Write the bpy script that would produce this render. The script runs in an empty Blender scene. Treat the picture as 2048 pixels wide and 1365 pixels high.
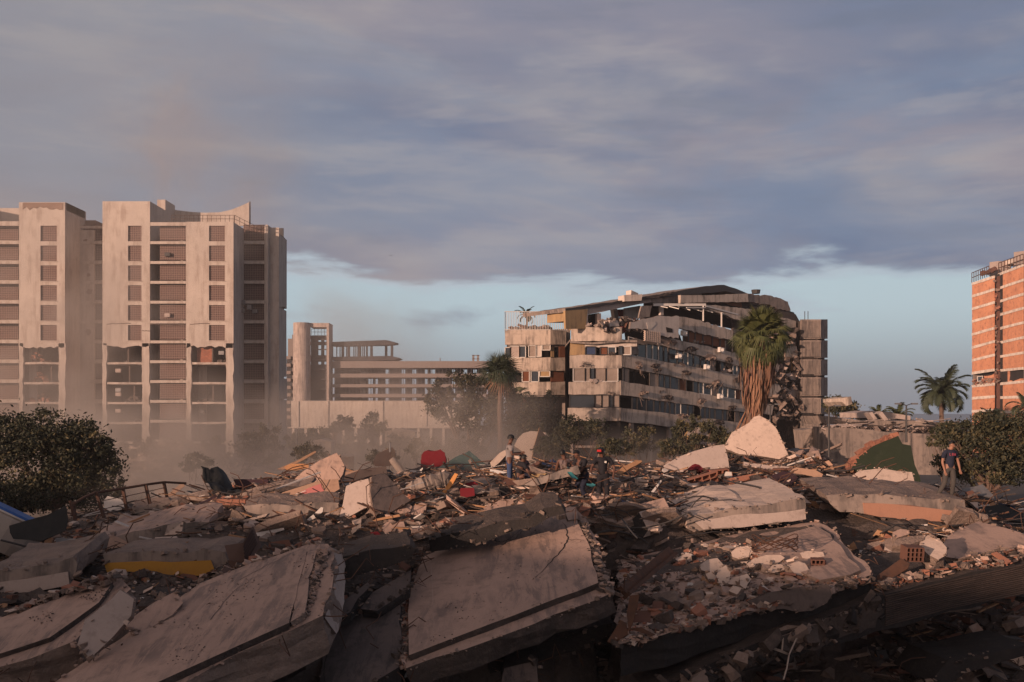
import bpy, math, random
from math import radians, sin, cos, pi, sqrt
from mathutils import Vector, Matrix, Euler, noise
random.seed(7)
sc = bpy.context.scene
COL = sc.collection
# ---------------------------------------------------------------- camera
F = 1991.0            # focal length in photograph pixels (35 mm lens on 36 mm sensor, 2048 px wide)
CH = 9.0              # eye height above the street
HZ = 826.0            # row of the sea horizon
cam = bpy.data.cameras.new('camera'); camo = bpy.data.objects.new('camera', cam); COL.objects.link(camo)
camo.location = (0, 0, CH); camo.rotation_euler = (pi/2, 0, 0)
cam.lens = 35; cam.sensor_width = 36; cam.shift_y = (HZ-682.5)/2048; cam.clip_start = .5; cam.clip_end = 12000
sc.camera = camo
# ---------------------------------------------------------------- sun, sky, exposure
SUN_EL, SUN_AZ = radians(7.5), radians(225)      # low evening sun behind the camera, to the left
sl = bpy.data.lights.new('sun', 'SUN'); so = bpy.data.objects.new('sun', sl); COL.objects.link(so)
sl.energy = 4.8; sl.angle = radians(.6); sl.color = (1, .67, .49)
LT = Vector((.68, .735, -math.tan(SUN_EL))).normalized()     # the way the light travels
so.rotation_euler = LT.to_track_quat('-Z', 'Y').to_euler(); so.location = (-60, -60, 60)
sc.view_settings.view_transform = 'Standard'; sc.view_settings.look = 'None'
sc.view_settings.exposure = 0.2; sc.view_settings.gamma = 1
w = bpy.data.worlds.new('World'); sc.world = w; w.use_nodes = True
nt = w.node_tree; nt.nodes.clear()
def N(t, **k):
    n = nt.nodes.new(t)
    for a, b in k.items(): setattr(n, a, b)
    return n
def L(a, b): nt.links.new(a, b)
def M(op, a, b=None, c=None, clamp=False):
    n = N('ShaderNodeMath', operation=op); n.use_clamp = clamp
    for i, x in enumerate((a, b, c)):
        if x is None: continue
        if isinstance(x, (int, float)): n.inputs[i].default_value = x
        else: L(x, n.inputs[i])
    return n.outputs[0]
def SS(x, lo, hi):
    n = N('ShaderNodeMapRange', interpolation_type='SMOOTHSTEP'); L(x, n.inputs[0])
    n.inputs[1].default_value = lo; n.inputs[2].default_value = hi; return n.outputs[0]
def MX(f, a, b, bt='MIX'):
    n = N('ShaderNodeMix', data_type='RGBA', blend_type=bt)
    if isinstance(f, (int, float)): n.inputs[0].default_value = f
    else: L(f, n.inputs[0])
    for i, x in ((6, a), (7, b)):
        if isinstance(x, tuple): n.inputs[i].default_value = x + (1,)
        else: L(x, n.inputs[i])
    return n.outputs[2]
def NZ(vec, scale, detail=5, rough=.55, dist=0):
    n = N('ShaderNodeTexNoise'); L(vec, n.inputs['Vector']); n.inputs['Scale'].default_value = scale
    n.inputs['Detail'].default_value = detail; n.inputs['Roughness'].default_value = rough
    n.inputs['Distortion'].default_value = dist; return n.outputs[0]
tc = N('ShaderNodeTexCoord'); sx = N('ShaderNodeSeparateXYZ'); L(tc.outputs['Generated'], sx.inputs[0])
X, Y, Z = sx.outputs
sky = N('ShaderNodeTexSky'); sky.sky_type = 'NISHITA'; sky.sun_disc = False
sky.sun_elevation = SUN_EL; sky.sun_rotation = math.atan2(-LT.x, -LT.y) ; sky.air_density = 1.2; sky.dust_density = 2.0
base = MX(1.0, sky.outputs[0], (.10, .10, .10), 'MULTIPLY')
# clear strip above the horizon
lowc = MX(SS(Z, .0, .11), (.235, .280, .340), (.42, .53, .60))
clear = MX(.88, base, lowc)
# cloud deck seen in perspective
zz = M('ADD', M('MAXIMUM', Z, 0), .16)
cv = N('ShaderNodeCombineXYZ'); L(M('DIVIDE', X, zz), cv.inputs[0]); L(M('DIVIDE', Y, zz), cv.inputs[1])
n1 = NZ(cv.outputs[0], .42, 6, .5, .5)
cv2 = N('ShaderNodeCombineXYZ'); L(M('MULTIPLY', X, 2.6), cv2.inputs[0]); L(M('MULTIPLY', Z, 8.5), cv2.inputs[1]); L(Y, cv2.inputs[2])
n3 = NZ(cv2.outputs[0], 1.7, 6, .52, .25); n2 = NZ(cv2.outputs[0], .9, 6, .6, .6)
cv3 = N('ShaderNodeCombineXYZ'); L(M('MULTIPLY', X, 1.6), cv3.inputs[0]); L(M('MULTIPLY', Z, 9), cv3.inputs[1]); L(M('MULTIPLY', Y, 1.6), cv3.inputs[2])
cloud = MX(SS(n1, .42, .60), (.125, .168, .262), (.285, .258, .292))
cloud = MX(M('MULTIPLY', SS(n3, .44, .70), .55), cloud, (.39, .355, .345))
cloud = MX(M('MULTIPLY', SS(n2, .46, .62), .6), cloud, (.175, .225, .320))
n4 = NZ(cv3.outputs[0], 3.0, 7, .6, .2)
cloud = MX(M('MULTIPLY', SS(n4, .50, .68), .35), cloud, (.36, .335, .345))
cloud = MX(M('MULTIPLY', SS(n4, .48, .32), .30), cloud, (.14, .165, .22))
# darker and plainer overhead, warmer to the left
cloud = MX(M('MULTIPLY', SS(X, .0, -.42), .5), cloud, (.345, .295, .268))
edge = M('ADD', Z, M('ADD', M('MULTIPLY', M('SUBTRACT', n3, .5), .15), M('MULTIPLY', M('SUBTRACT', n4, .5), .11)))
edge = M('ADD', edge, M('MULTIPLY', X, .03))
deck = SS(edge, .106, .150)
streak = M('MULTIPLY', SS(n3, .53, .67), M('MULTIPLY', SS(Z, .045, .10), .75))
mask = M('MAXIMUM', deck, streak)
col = MX(mask, clear, cloud)
# broken bright gap under the deck
gap = M('MULTIPLY', M('MULTIPLY', SS(edge, .108, .125), SS(edge, .145, .125)), .45)
col = MX(gap, col, (.47, .54, .60))
# evening glow round the sun, behind the camera
dt = N('ShaderNodeVectorMath', operation='DOT_PRODUCT'); L(tc.outputs['Generated'], dt.inputs[0])
dt.inputs[1].default_value = (-.66, -.70, .28)
glow = M('POWER', M('MAXIMUM', dt.outputs['Value'], 0), 2.2)
col = MX(SS(glow, .0, 1.0), col, (.80, .60, .51), 'MIX')
col = MX(M('MULTIPLY', SS(Z, .40, .8), .75), col, (.13, .118, .13))
bg = N('ShaderNodeBackground'); L(col, bg.inputs[0]); bg.inputs[1].default_value = 1.0
wo = N('ShaderNodeOutputWorld'); L(bg.outputs[0], wo.inputs[0])
sc.cycles.volume_step_rate = 1.0; sc.cycles.volume_max_steps = 96; sc.cycles.max_bounces = 6
sc.cycles.volume_bounces = 1; sc.cycles.transparent_max_bounces = 12
sc.cycles.use_denoising = True
# ---------------------------------------------------------------- helpers
def P(px, py, d): return Vector(((px-1024)/F*d, d, CH-(py-HZ)/F*d))
def ray(px, py): return Vector(((px-1024)/F, 1, -(py-HZ)/F))
def on(px, py, p0, n):
    r = ray(px, py); c = Vector((0, 0, CH)); t = n.dot(p0-c)/n.dot(r); return c+r*t
def A1(x, y): return (x/2.353, 380+y/2.353)
def A2(x, y): return (560+x/3.792, 600+y/3.792)
def A3(x, y): return (980+x/2.926, 540+y/2.926)
def A4(x, y): return (1440+x/2.625, 480+y/2.625)
def B1(x, y): return (x/2.65, 850+y/2.65)
def B2(x, y): return (480+x/2.65, 850+y/2.65)
def B3(x, y): return (980+x/2.65, 850+y/2.65)
def B4(x, y): return (1480+x/2.65, 850+y/2.65)
def conv(f, *pts): return [f(*p) for p in pts]
def U(a, b): return random.uniform(a, b)
def rv(s=1): return Vector((U(-s, s), U(-s, s), U(-s, s)))

MATS = {}
def mat(name, c1, c2=None, c3=None, sc1=.6, sc2=6, a2=.6, a3=.5, rough=.9, bump=.3, bs=12, streak=0, sc_c=(.05,.045,.045),
        bdist=.03, metal=0, spec=.3, trans=0, grid=None, brick=None, fine=.35, ribs=None, scratch=0):
    m = bpy.data.materials.new(name); m.use_nodes = True; t = m.node_tree; nd = t.nodes; nd.clear()
    def n_(ty, **k):
        n = nd.new(ty)
        for a, b in k.items(): setattr(n, a, b)
        return n
    lk = t.links.new
    out = n_('ShaderNodeOutputMaterial'); bs_ = n_('ShaderNodeBsdfPrincipled'); lk(bs_.outputs[0], out.inputs[0])
    co = n_('ShaderNodeTexCoord')
    def noi(scale, det=6, ro=.6, mp=None, dist=0):
        n = n_('ShaderNodeTexNoise'); n.inputs['Scale'].default_value = scale; n.inputs['Detail'].default_value = det
        n.inputs['Roughness'].default_value = ro; n.inputs['Distortion'].default_value = dist
        if mp:
            q = n_('ShaderNodeMapping'); q.inputs['Scale'].default_value = mp[:3]
            if len(mp) > 3: q.inputs['Rotation'].default_value = mp[3]
            lk(co.outputs['Object'], q.inputs[0]); lk(q.outputs[0], n.inputs[0])
        else: lk(co.outputs['Object'], n.inputs[0])
        return n.outputs[0]
    def rng(x, lo, hi, to=1.0):
        n = n_('ShaderNodeMapRange'); n.interpolation_type = 'SMOOTHSTEP'; lk(x, n.inputs[0]); n.inputs[1].default_value = lo; n.inputs[2].default_value = hi
        n.inputs[4].default_value = to; return n.outputs[0]
    def mix(f, a, b, bt='MIX'):
        n = n_('ShaderNodeMix', data_type='RGBA', blend_type=bt)
        if isinstance(f, (int, float)): n.inputs[0].default_value = f
        else: lk(f, n.inputs[0])
        for i, x in ((6, a), (7, b)):
            if isinstance(x, tuple): n.inputs[i].default_value = tuple(x)+(1,)
            else: lk(x, n.inputs[i])
        return n.outputs[2]
    c2 = c2 or tuple(x*.7 for x in c1); col = c1
    c = mix(rng(noi(sc1), .38, .66, a2), c1, c2)
    if c3: c = mix(rng(noi(sc2, 8, .65), .5, .68, a3), c, c3)
    g = noi(bs*2.5, 4, .7)
    c = mix(fine, c, mix(g, (.45, .43, .42), (1.0, .98, .96)), 'MULTIPLY') if fine else c
    if brick:
        b = n_('ShaderNodeTexBrick'); b.offset = .5; q = n_('ShaderNodeMapping'); q.inputs['Rotation'].default_value = (pi/2, 0, brick[2] if len(brick) > 2 else 0)
        lk(co.outputs['Object'], q.inputs[0]); lk(q.outputs[0], b.inputs[0])
        b.inputs['Scale'].default_value = 1; b.inputs['Brick Width'].default_value = brick[0]; b.inputs['Row Height'].default_value = brick[1]
        b.inputs['Mortar Size'].default_value = brick[1]*.09; lk(c, b.inputs['Color1']); lk(mix(1., c, (.62, .6, .6), 'MULTIPLY'), b.inputs['Color2'])
        b.inputs['Mortar'].default_value = (.22, .15, .12, 1); c = b.outputs[0]
    if grid:
        b = n_('ShaderNodeTexBrick'); b.offset = 0; q = n_('ShaderNodeMapping'); q.inputs['Rotation'].default_value = (pi/2, 0, grid[2] if len(grid) > 2 else 0)
        lk(co.outputs['Object'], q.inputs[0]); lk(q.outputs[0], b.inputs[0])
        b.inputs['Scale'].default_value = 1; b.inputs['Brick Width'].default_value = grid[0]; b.inputs['Row Height'].default_value = grid[0]
        b.inputs['Mortar Size'].default_value = grid[0]*.13; b.inputs['Mortar Smooth'].default_value = 0
        lk(c, b.inputs['Color1']); lk(mix(1., c, (.6, .6, .6), 'MULTIPLY'), b.inputs['Color2'])
        b.inputs['Mortar'].default_value = tuple(grid[1])+(1,); c = b.outputs[0]
    if streak:
        s = noi(1.6, 7, .7, (1.0, 1.0, .12)); s2 = noi(.35, 4, .6)
        f = n_('ShaderNodeMath', operation='MULTIPLY'); lk(rng(s, .44, .62, streak), f.inputs[0]); lk(rng(s2, .32, .55), f.inputs[1])
        c = mix(f.outputs[0], c, sc_c)
    if scratch:
        s = noi(2.2, 8, .72, (1.6, .22, 1.0, (0, 0, .6)), .5); s2 = noi(.5, 3, .5)
        f = n_('ShaderNodeMath', operation='MULTIPLY'); lk(rng(s, .45, .6, scratch), f.inputs[0]); lk(rng(s2, .36, .56), f.inputs[1])
        c = mix(f.outputs[0], c, sc_c)
        s = noi(9, 6, .7, (3.0, .25, 1.0, (0, 0, .6)))
        c = mix(rng(s, .55, .75, .35), c, tuple(x*1.25 for x in c1))
    if isinstance(c, tuple): bs_.inputs['Base Color'].default_value = c+(1,)
    else: lk(c, bs_.inputs['Base Color'])
    bs_.inputs['Roughness'].default_value = rough; bs_.inputs['Metallic'].default_value = metal
    bs_.inputs['Specular IOR Level'].default_value = spec
    if trans: bs_.inputs['Transmission Weight'].default_value = trans
    if bump:
        b = n_('ShaderNodeBump'); b.inputs['Strength'].default_value = bump; b.inputs['Distance'].default_value = bdist
        h = noi(bs, 8, .65)
        if ribs:
            wv = n_('ShaderNodeTexWave'); wv.bands_direction = ribs[0]; wv.inputs['Scale'].default_value = ribs[1]
            lk(co.outputs['Object'], wv.inputs[0]); a = n_('ShaderNodeMath', operation='MULTIPLY_ADD'); lk(wv.outputs[0], a.inputs[0]); a.inputs[1].default_value = ribs[2]; lk(h, a.inputs[2]); h = a.outputs[0]
        lk(h, b.inputs['Height']); lk(b.outputs[0], bs_.inputs['Normal'])
    MATS[name] = m; return m

class G:
    def __init__(s): s.v = []; s.f = []; s.m = []
    def add(s, vs, fs, mi=0):
        o = len(s.v); s.v.extend(vs)
        for k, f in enumerate(fs): s.f.append(tuple(i+o for i in f)); s.m.append(mi if isinstance(mi, int) else mi[k])
    def hexa(s, b, mi=0):      # b: 4 bottom then 4 top, both counter-clockwise from above
        s.add(list(b), [(3,2,1,0),(4,5,6,7),(0,1,5,4),(1,2,6,5),(2,3,7,6),(3,0,4,7)], mi)
    def box(s, x0, x1, y0, y1, z0, z1, mi=0):
        s.hexa([Vector(p) for p in ((x0,y0,z0),(x1,y0,z0),(x1,y1,z0),(x0,y1,z0),(x0,y0,z1),(x1,y0,z1),(x1,y1,z1),(x0,y1,z1))], mi)
    def obox(s, c, size, rot=(0,0,0), mi=0, jit=0):
        R = Euler(rot).to_matrix() if not isinstance(rot, Matrix) else rot; h = Vector(size)/2; c = Vector(c)
        s.hexa([c+R@Vector((h.x*a*(1+U(-jit,jit)), h.y*b*(1+U(-jit,jit)), h.z*d*(1+U(-jit,jit)))) for d in (-1,1) for a,b in ((-1,-1),(1,-1),(1,1),(-1,1))], mi)
    def beam(s, p, q, w, h, mi=0, up=Vector((0,0,1))):
        p = Vector(p); q = Vector(q); d = (q-p).normalized(); sd = d.cross(up)
        if sd.length < 1e-3: sd = Vector((1,0,0))
        sd.normalize(); u = sd.cross(d).normalized()
        s.hexa([p-sd*w/2-u*h/2, q-sd*w/2-u*h/2, q+sd*w/2-u*h/2, p+sd*w/2-u*h/2, p-sd*w/2+u*h/2, q-sd*w/2+u*h/2, q+sd*w/2+u*h/2, p+sd*w/2+u*h/2][:8], mi)
    def tube(s, pts, r, n=6, mi=0, cap=True):
        pts = [Vector(p) for p in pts]; rr = r if isinstance(r, (list, tuple)) else [r]*len(pts); o = []
        up = Vector((0, 0, 1))
        for i, p in enumerate(pts):
            d = (pts[min(i+1, len(pts)-1)]-pts[max(i-1, 0)]).normalized()
            a = d.cross(up if abs(d.z) < .95 else Vector((1, 0, 0))).normalized(); b = a.cross(d)
            o += [p+(a*cos(2*pi*k/n)+b*sin(2*pi*k/n))*rr[i] for k in range(n)]
        fs = [(i*n+k, i*n+(k+1) % n, (i+1)*n+(k+1) % n, (i+1)*n+k) for i in range(len(pts)-1) for k in range(n)]
        if cap: fs += [tuple(range(n))[::-1], tuple((len(pts)-1)*n+k for k in range(n))]
        s.add(o, fs, mi)
    def prism(s, pts, ext, rough=0, seg=.5, nl=1, mt=0, ms=1, keep=False):
        pts = [Vector(p) for p in pts]; ext = Vector(ext)
        nrm = Vector((0, 0, 0))
        for i in range(len(pts)): nrm += (pts[i]-pts[0]).cross(pts[(i+1) % len(pts)]-pts[0])
        nrm.normalize()
        if nrm.dot(ext) > 0: pts.reverse(); nrm = -nrm
        ring = []
        for i, p in enumerate(pts):
            q = pts[(i+1) % len(pts)]; e = q-p; k = max(1, int(e.length/seg)) if rough else 1
            sd = e.cross(nrm).normalized() if e.length > 1e-6 else Vector((0,0,0))
            for j in range(k):
                t = j/k; a = p+e*t
                if rough and j: a = a+sd*(U(-rough, rough)+.6*rough*noise.noise(a*1.3))
                ring.append(a)
        n = len(ring); vs = []; eh = ext.normalized(); ce = sum(ring, Vector((0,0,0)))/n; long_ = ext.length > 1.2
        if rough: nl = max(nl, min(12, int(ext.length/(.35 if long_ else .13))))
        for l in range(nl+1):
            for a in ring:
                b = a+ext*(l/nl)
                if rough and 0 < l:
                    o = (a-ce); o = (o-eh*o.dot(eh)).normalized(); am = min(rough, .05)
                    b = b+o*(noise.noise(b*2.1)*am*1.6+noise.noise(b*6.5)*am*1.2-(am*.3 if not long_ else 0))+rv(am*(.25 if long_ else .45))
                vs.append(b)
        fs = [tuple(range(n)), tuple(nl*n+k for k in range(n))[::-1]]; mi = [mt, ms]
        for l in range(nl):
            for k in range(n): fs.append((l*n+k, (l+1)*n+k, (l+1)*n+(k+1) % n, l*n+(k+1) % n)); mi.append(ms)
        s.add(vs, fs, mi)
    def build(s, name, mats, parent=None, origin=None, smooth=False):
        if not isinstance(mats, (list, tuple)): mats = [mats]
        if origin is None:
            n = max(1, len(s.v)); o = Vector((sum(v.x for v in s.v)/n, sum(v.y for v in s.v)/n, min([v.z for v in s.v] or [0])))
        else: o = Vector(origin)
        me = bpy.data.meshes.new(name); me.from_pydata([v-o for v in s.v], [], s.f)
        for m in mats: me.materials.append(MATS[m] if isinstance(m, str) else m)
        if len(mats) > 1: me.polygons.foreach_set('material_index', s.m)
        if smooth: me.polygons.foreach_set('use_smooth', [True]*len(me.polygons))
        me.update(); ob = bpy.data.objects.new(name, me); COL.objects.link(ob)
        ob.location = o
        if parent: ob.parent = parent; ob.location = o-WL[parent.name]
        WL[ob.name] = o; return ob
WL = {}
def thing(name, loc, label, cat, group=None):
    o = bpy.data.objects.new(name, None); COL.objects.link(o); o.location = loc; WL[o.name] = Vector(loc); o.empty_display_size = .3
    return tag(o, label, cat, group)
def tag(o, label, cat, group=None):
    o['label'] = label; o['category'] = cat; o['kind'] = 'thing'
    if group: o['group'] = group
    return o
def kind(o, k): o['kind'] = k; return o
def V3(*a): return Vector(a).normalized()
def px_plane(poly, anchor, n):
    p0 = P(*anchor); return [on(x, y, p0, n) for x, y in poly]
# a vertical facade plane through two ground points; elements are placed by u (metres along), z and depth inwards
class Face:
    def __init__(s, a, b, tilt=0):
        s.a = Vector((a[0], a[1], 0)); s.d = Vector((b[0]-a[0], b[1]-a[1], 0)); s.len = s.d.length; s.d.normalize()
        s.i = Vector((-s.d.y, s.d.x, 0)); s.tilt = tilt          # s.i points into the building when a is left of b
    def uz(s, px, py, dep=0):
        p = on(px, py, s.a+s.i*dep, s.i); u = (p-s.a).dot(s.d); return u, p.z+s.tilt*u
    def pt(s, u, z, dep=0): return s.a+s.d*u+s.i*dep+Vector((0, 0, z-s.tilt*u))
    def box(s, g, u0, u1, z0, z1, d0, d1, mi=0, jit=0):
        J = lambda: rv(jit) if jit else Vector((0,0,0))
        g.hexa([s.pt(u0,z0,d0)+J(), s.pt(u1,z0,d0)+J(), s.pt(u1,z0,d1), s.pt(u0,z0,d1), s.pt(u0,z1,d0)+J(), s.pt(u1,z1,d0)+J(), s.pt(u1,z1,d1), s.pt(u0,z1,d1)], mi)
    def poly(s, g, pts, dep, th, **k):
        g.prism([on(x, y, s.a+s.i*dep, s.i) for x, y in pts], s.i*th, **k)

# ---------------------------------------------------------------- materials
mat('plaster_tower', (.50,.425,.375), (.43,.365,.325), (.33,.26,.215), sc1=.25, sc2=.8, a3=.35, streak=.45, sc_c=(.2,.14,.11), bump=.25, bs=3)
mat('plaster_raw', (.22,.15,.12), (.30,.21,.17), (.14,.10,.085), sc1=.5, sc2=2, bump=.5, bs=4)
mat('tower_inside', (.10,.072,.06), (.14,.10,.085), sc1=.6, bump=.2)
mat('lattice', (.06,.027,.025), (.095,.045,.038), sc1=.8, fine=0, bump=0, grid=(.27, (.24,.17,.145)))
mat('brick_red', (.42,.13,.07), (.30,.10,.06), (.45,.22,.15), sc1=1.5, sc2=6, bump=.5, bs=6, brick=(.42,.15))
mat('plaster_cream', (.58,.465,.385), (.48,.38,.315), (.16,.125,.11), sc1=.5, sc2=1.1, a3=.45, streak=.75, sc_c=(.085,.07,.064), bump=.35, bs=4)
mat('plaster_shell', (.46,.37,.33), (.36,.29,.26), (.16,.13,.12), sc1=.5, sc2=1.5, a3=.4, streak=.5, bump=.3, bs=4)
mat('plaster_white', (.62,.52,.46), (.5,.42,.37), sc1=.8, streak=.3, bump=.3, bs=5)
mat('plaster_ochre', (.40,.26,.135), (.31,.20,.11), sc1=.8, streak=.5, bump=.3, bs=5)
mat('concrete_old', (.30,.235,.20), (.22,.175,.155), (.10,.085,.08), sc1=.6, sc2=2.2, a3=.5, streak=.7, bump=.5, bs=5)
mat('concrete_far', (.25,.205,.19), (.21,.17,.16), sc1=.05, sc2=.4, streak=.35, sc_c=(.17,.13,.11), bump=.1)  # far concrete darkened, its shade and haze put into the colour
mat('far_dark', (.05,.05,.055), (.08,.07,.075), sc1=.1, bump=0)
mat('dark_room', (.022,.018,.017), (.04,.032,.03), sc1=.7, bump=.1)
mat('glass_dark', (.03,.035,.042), (.05,.05,.055), rough=.12, spec=.6, bump=0, fine=0, sc1=.5)
mat('curtain', (.30,.23,.19), (.36,.29,.25), sc1=2, rough=.95, bump=.3, ribs=('X', 4, 2), fine=.2)
mat('blind_brown', (.17,.062,.03), (.11,.04,.025), sc1=1, bump=.2, fine=.2)
mat('frame_white', (.66,.6,.55), (.55,.5,.46), sc1=3, bump=.05, rough=.5)
mat('frame_dark', (.05,.045,.045), sc1=3, bump=.05, rough=.6)
mat('metal_rust', (.12,.06,.04), (.06,.04,.035), sc1=6, bump=.3, rough=.8, metal=.3)
mat('metal_grey', (.22,.21,.21), (.15,.14,.14), sc1=4, bump=.1, rough=.5, metal=.4)
mat('brick_tower', (.62,.275,.155), (.48,.205,.12), (.30,.125,.08), sc1=.35, sc2=1.3, a3=.75, bump=.5, bs=4, streak=.35, sc_c=(.30,.15,.10))
mat('band_white', (.72,.62,.54), (.5,.4,.34), sc1=.7, streak=.3, bump=.2)
mat('slab_top', (.45,.305,.245), (.36,.245,.20), (.20,.145,.122), sc1=.55, sc2=2.6, a3=.5, bump=.6, bs=8, bdist=.03, scratch=.62, sc_c=(.12,.095,.09))
mat('slab_sooty', (.12,.095,.09), (.17,.125,.11), (.05,.045,.045), sc1=.9, sc2=3, a3=.6, bump=.5, bs=8, scratch=.7, sc_c=(.035,.032,.034))
mat('broken', (.27,.195,.160), (.14,.105,.09), (.36,.275,.235), sc1=1.4, sc2=6, a3=.5, bump=1.0, bs=9, bdist=.08)
mat('broken_dark', (.085,.064,.056), (.03,.025,.024), (.15,.11,.095), sc1=1.0, sc2=5, a3=.45, bump=1.0, bs=8, bdist=.08)
mat('soot', (.022,.019,.019), (.035,.028,.026), (.06,.047,.042), sc1=1.2, sc2=5, a3=.3, bump=.8, bs=7, bdist=.06)  # soot black, also puts the shade of the voids into the colour
mat('soot_rib', (.075,.052,.044), (.03,.025,.024), (.11,.08,.068), sc1=.5, sc2=3, a3=.3, bump=.7, bs=9, bdist=.04)  # same tone for the ribbed edge, soot and shade in one colour
mat('plaster_pale', (.56,.43,.36), (.47,.36,.30), (.28,.21,.18), sc1=.7, sc2=4, a3=.5, bump=.6, bs=8, bdist=.03)
mat('plaster_side', (.44,.35,.31), (.36,.285,.25), (.22,.17,.15), sc1=.7, sc2=3.5, a3=.45, bump=.5, bs=7)
mat('paint_yellow', (.46,.235,.04), (.38,.19,.04), (.28,.16,.06), sc1=.8, sc2=4, a3=.4, bump=.3)
mat('paint_salmon', (.36,.185,.125), (.30,.16,.11), (.26,.14,.10), sc1=.6, sc2=3, a3=.35, bump=.3)
mat('paint_green', (.022,.031,.017), (.016,.023,.014), (.045,.05,.032), sc1=.5, sc2=3, a3=.3, bump=.35)  # green paint darkened, the standing wall's shade is put into it
mat('paint_pink', (.58,.20,.18), (.5,.18,.16), sc1=2, bump=.3)
mat('plaster_orange', (.46,.28,.19), (.40,.25,.175), (.28,.17,.12), sc1=1, sc2=4, a3=.4, bump=.4)
mat('clay', (.31,.135,.088), (.26,.11,.075), (.32,.22,.18), sc1=2, sc2=9, a3=.3, bump=.4, bs=20)
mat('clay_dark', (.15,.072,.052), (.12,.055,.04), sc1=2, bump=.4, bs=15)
mat('wood', (.34,.185,.10), (.24,.13,.075), (.42,.27,.17), sc1=2.5, sc2=12, a3=.4, bump=.4, bs=20)
mat('wood_orange', (.60,.27,.09), (.48,.20,.07), sc1=3, bump=.3, bs=14)
mat('wood_dark', (.065,.035,.028), (.04,.024,.02), sc1=2, bump=.3, bs=14)
mat('cabinet', (.13,.08,.065), (.09,.058,.05), sc1=1.5, bump=.2)
mat('black_sheet', (.012,.013,.014), (.025,.024,.024), sc1=2, rough=.65, bump=.4, bs=3)
mat('dust_paper', (.55,.50,.47), (.45,.4,.37), sc1=3, bump=.4)
mat('white_plastic', (.62,.55,.50), (.5,.45,.42), sc1=2, rough=.6, bump=.15)
mat('tank_cream', (.45,.37,.31), (.36,.3,.26), sc1=1.2, rough=.6, bump=.2)
mat('blue_plastic', (.025,.09,.30), (.04,.12,.33), sc1=2, rough=.5, bump=.15)
mat('teal_cloth', (.05,.26,.27), (.04,.2,.22), sc1=2, bump=.4)
mat('tarp_green', (.07,.10,.095), (.05,.07,.07), (.12,.15,.14), sc1=1.4, sc2=5, a3=.5, rough=.75, bump=.5, bs=4)
mat('tarp_blue', (.10,.17,.26), (.08,.13,.2), sc1=1.5, rough=.7, bump=.4, bs=4)
mat('cloth_red', (.15,.012,.018), (.16,.012,.02), sc1=2, bump=.5, bs=6)
mat('cloth_yellow', (.52,.33,.15), (.5,.28,.11), sc1=2, bump=.4, bs=6)
mat('cloth_blue', (.045,.065,.13), (.035,.05,.1), sc1=4, bump=.4, bs=8)
mat('mattress', (.40,.315,.265), (.36,.28,.24), (.25,.19,.165), sc1=1.6, sc2=6, a3=.5, bump=.5, bs=10)
mat('rubble_ground', (.10,.076,.067), (.06,.048,.044), (.17,.13,.112), sc1=.9, sc2=5, a3=.5, bump=1.0, bs=7, bdist=.1)
mat('street', (.09,.075,.068), (.06,.052,.048), (.14,.115,.10), sc1=.15, sc2=1.5, a3=.5, bump=.5, bs=3)
mat('sea', (.06,.075,.11), (.05,.065,.10), sc1=.01, rough=.35, bump=.4, bs=.6, bdist=.3)
mat('bark', (.16,.105,.08), (.09,.06,.048), sc1=3, bump=.8, bs=9)
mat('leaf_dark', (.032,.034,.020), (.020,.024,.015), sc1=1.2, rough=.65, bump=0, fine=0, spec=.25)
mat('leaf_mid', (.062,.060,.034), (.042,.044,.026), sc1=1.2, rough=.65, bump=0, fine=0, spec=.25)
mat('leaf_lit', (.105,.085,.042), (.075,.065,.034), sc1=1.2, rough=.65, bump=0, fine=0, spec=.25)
mat('frond_green', (.065,.075,.026), (.10,.095,.035), sc1=.8, rough=.6, bump=0, fine=0)
mat('frond_dark', (.035,.045,.026), (.05,.058,.03), sc1=.8, rough=.6, bump=0, fine=0)
mat('frond_dry', (.25,.13,.08), (.12,.065,.045), (.36,.21,.13), sc1=1.2, sc2=5, rough=.9, bump=0, fine=0)
mat('skin_dark', (.13,.062,.042), (.10,.05,.035), sc1=6, rough=.55, bump=0, fine=0)
mat('skin_tan', (.30,.15,.10), (.25,.125,.085), sc1=6, rough=.55, bump=0, fine=0)
mat('hair_black', (.010,.009,.009), (.018,.015,.014), sc1=20, rough=.5, bump=.3, bs=60, fine=0)
mat('shirt_grey', (.23,.20,.195), (.17,.15,.15), sc1=4, bump=.4, bs=10, fine=0)
mat('shirt_black', (.014,.013,.017), (.022,.02,.024), sc1=4, bump=.4, bs=10, fine=0)
mat('shirt_maroon', (.045,.022,.028), (.03,.018,.022), sc1=4, bump=.4, bs=10, fine=0)
mat('shirt_navy', (.016,.018,.034), (.024,.026,.045), sc1=4, bump=.4, bs=10, fine=0)
mat('shirt_dusty', (.16,.115,.11), (.10,.075,.075), sc1=3, bump=.4, bs=10, fine=0)
mat('jeans_blue', (.04,.062,.13), (.03,.045,.1), sc1=4, bump=.4, bs=10, fine=0)
mat('jeans_grey', (.055,.048,.045), (.08,.07,.062), sc1=4, bump=.4, bs=10, fine=0)
mat('cap_red', (.40,.02,.02), (.3,.015,.02), sc1=6, bump=.1, fine=0)
mat('print_pink', (.42,.08,.12), bump=0, fine=0)
mat('print_white', (.6,.55,.5), bump=0, fine=0)

EDGES = []
mat('plaster_flank', (.40,.315,.27), (.34,.27,.23), (.24,.185,.16), sc1=.6, sc2=3, a3=.4, bump=.4)
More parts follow.
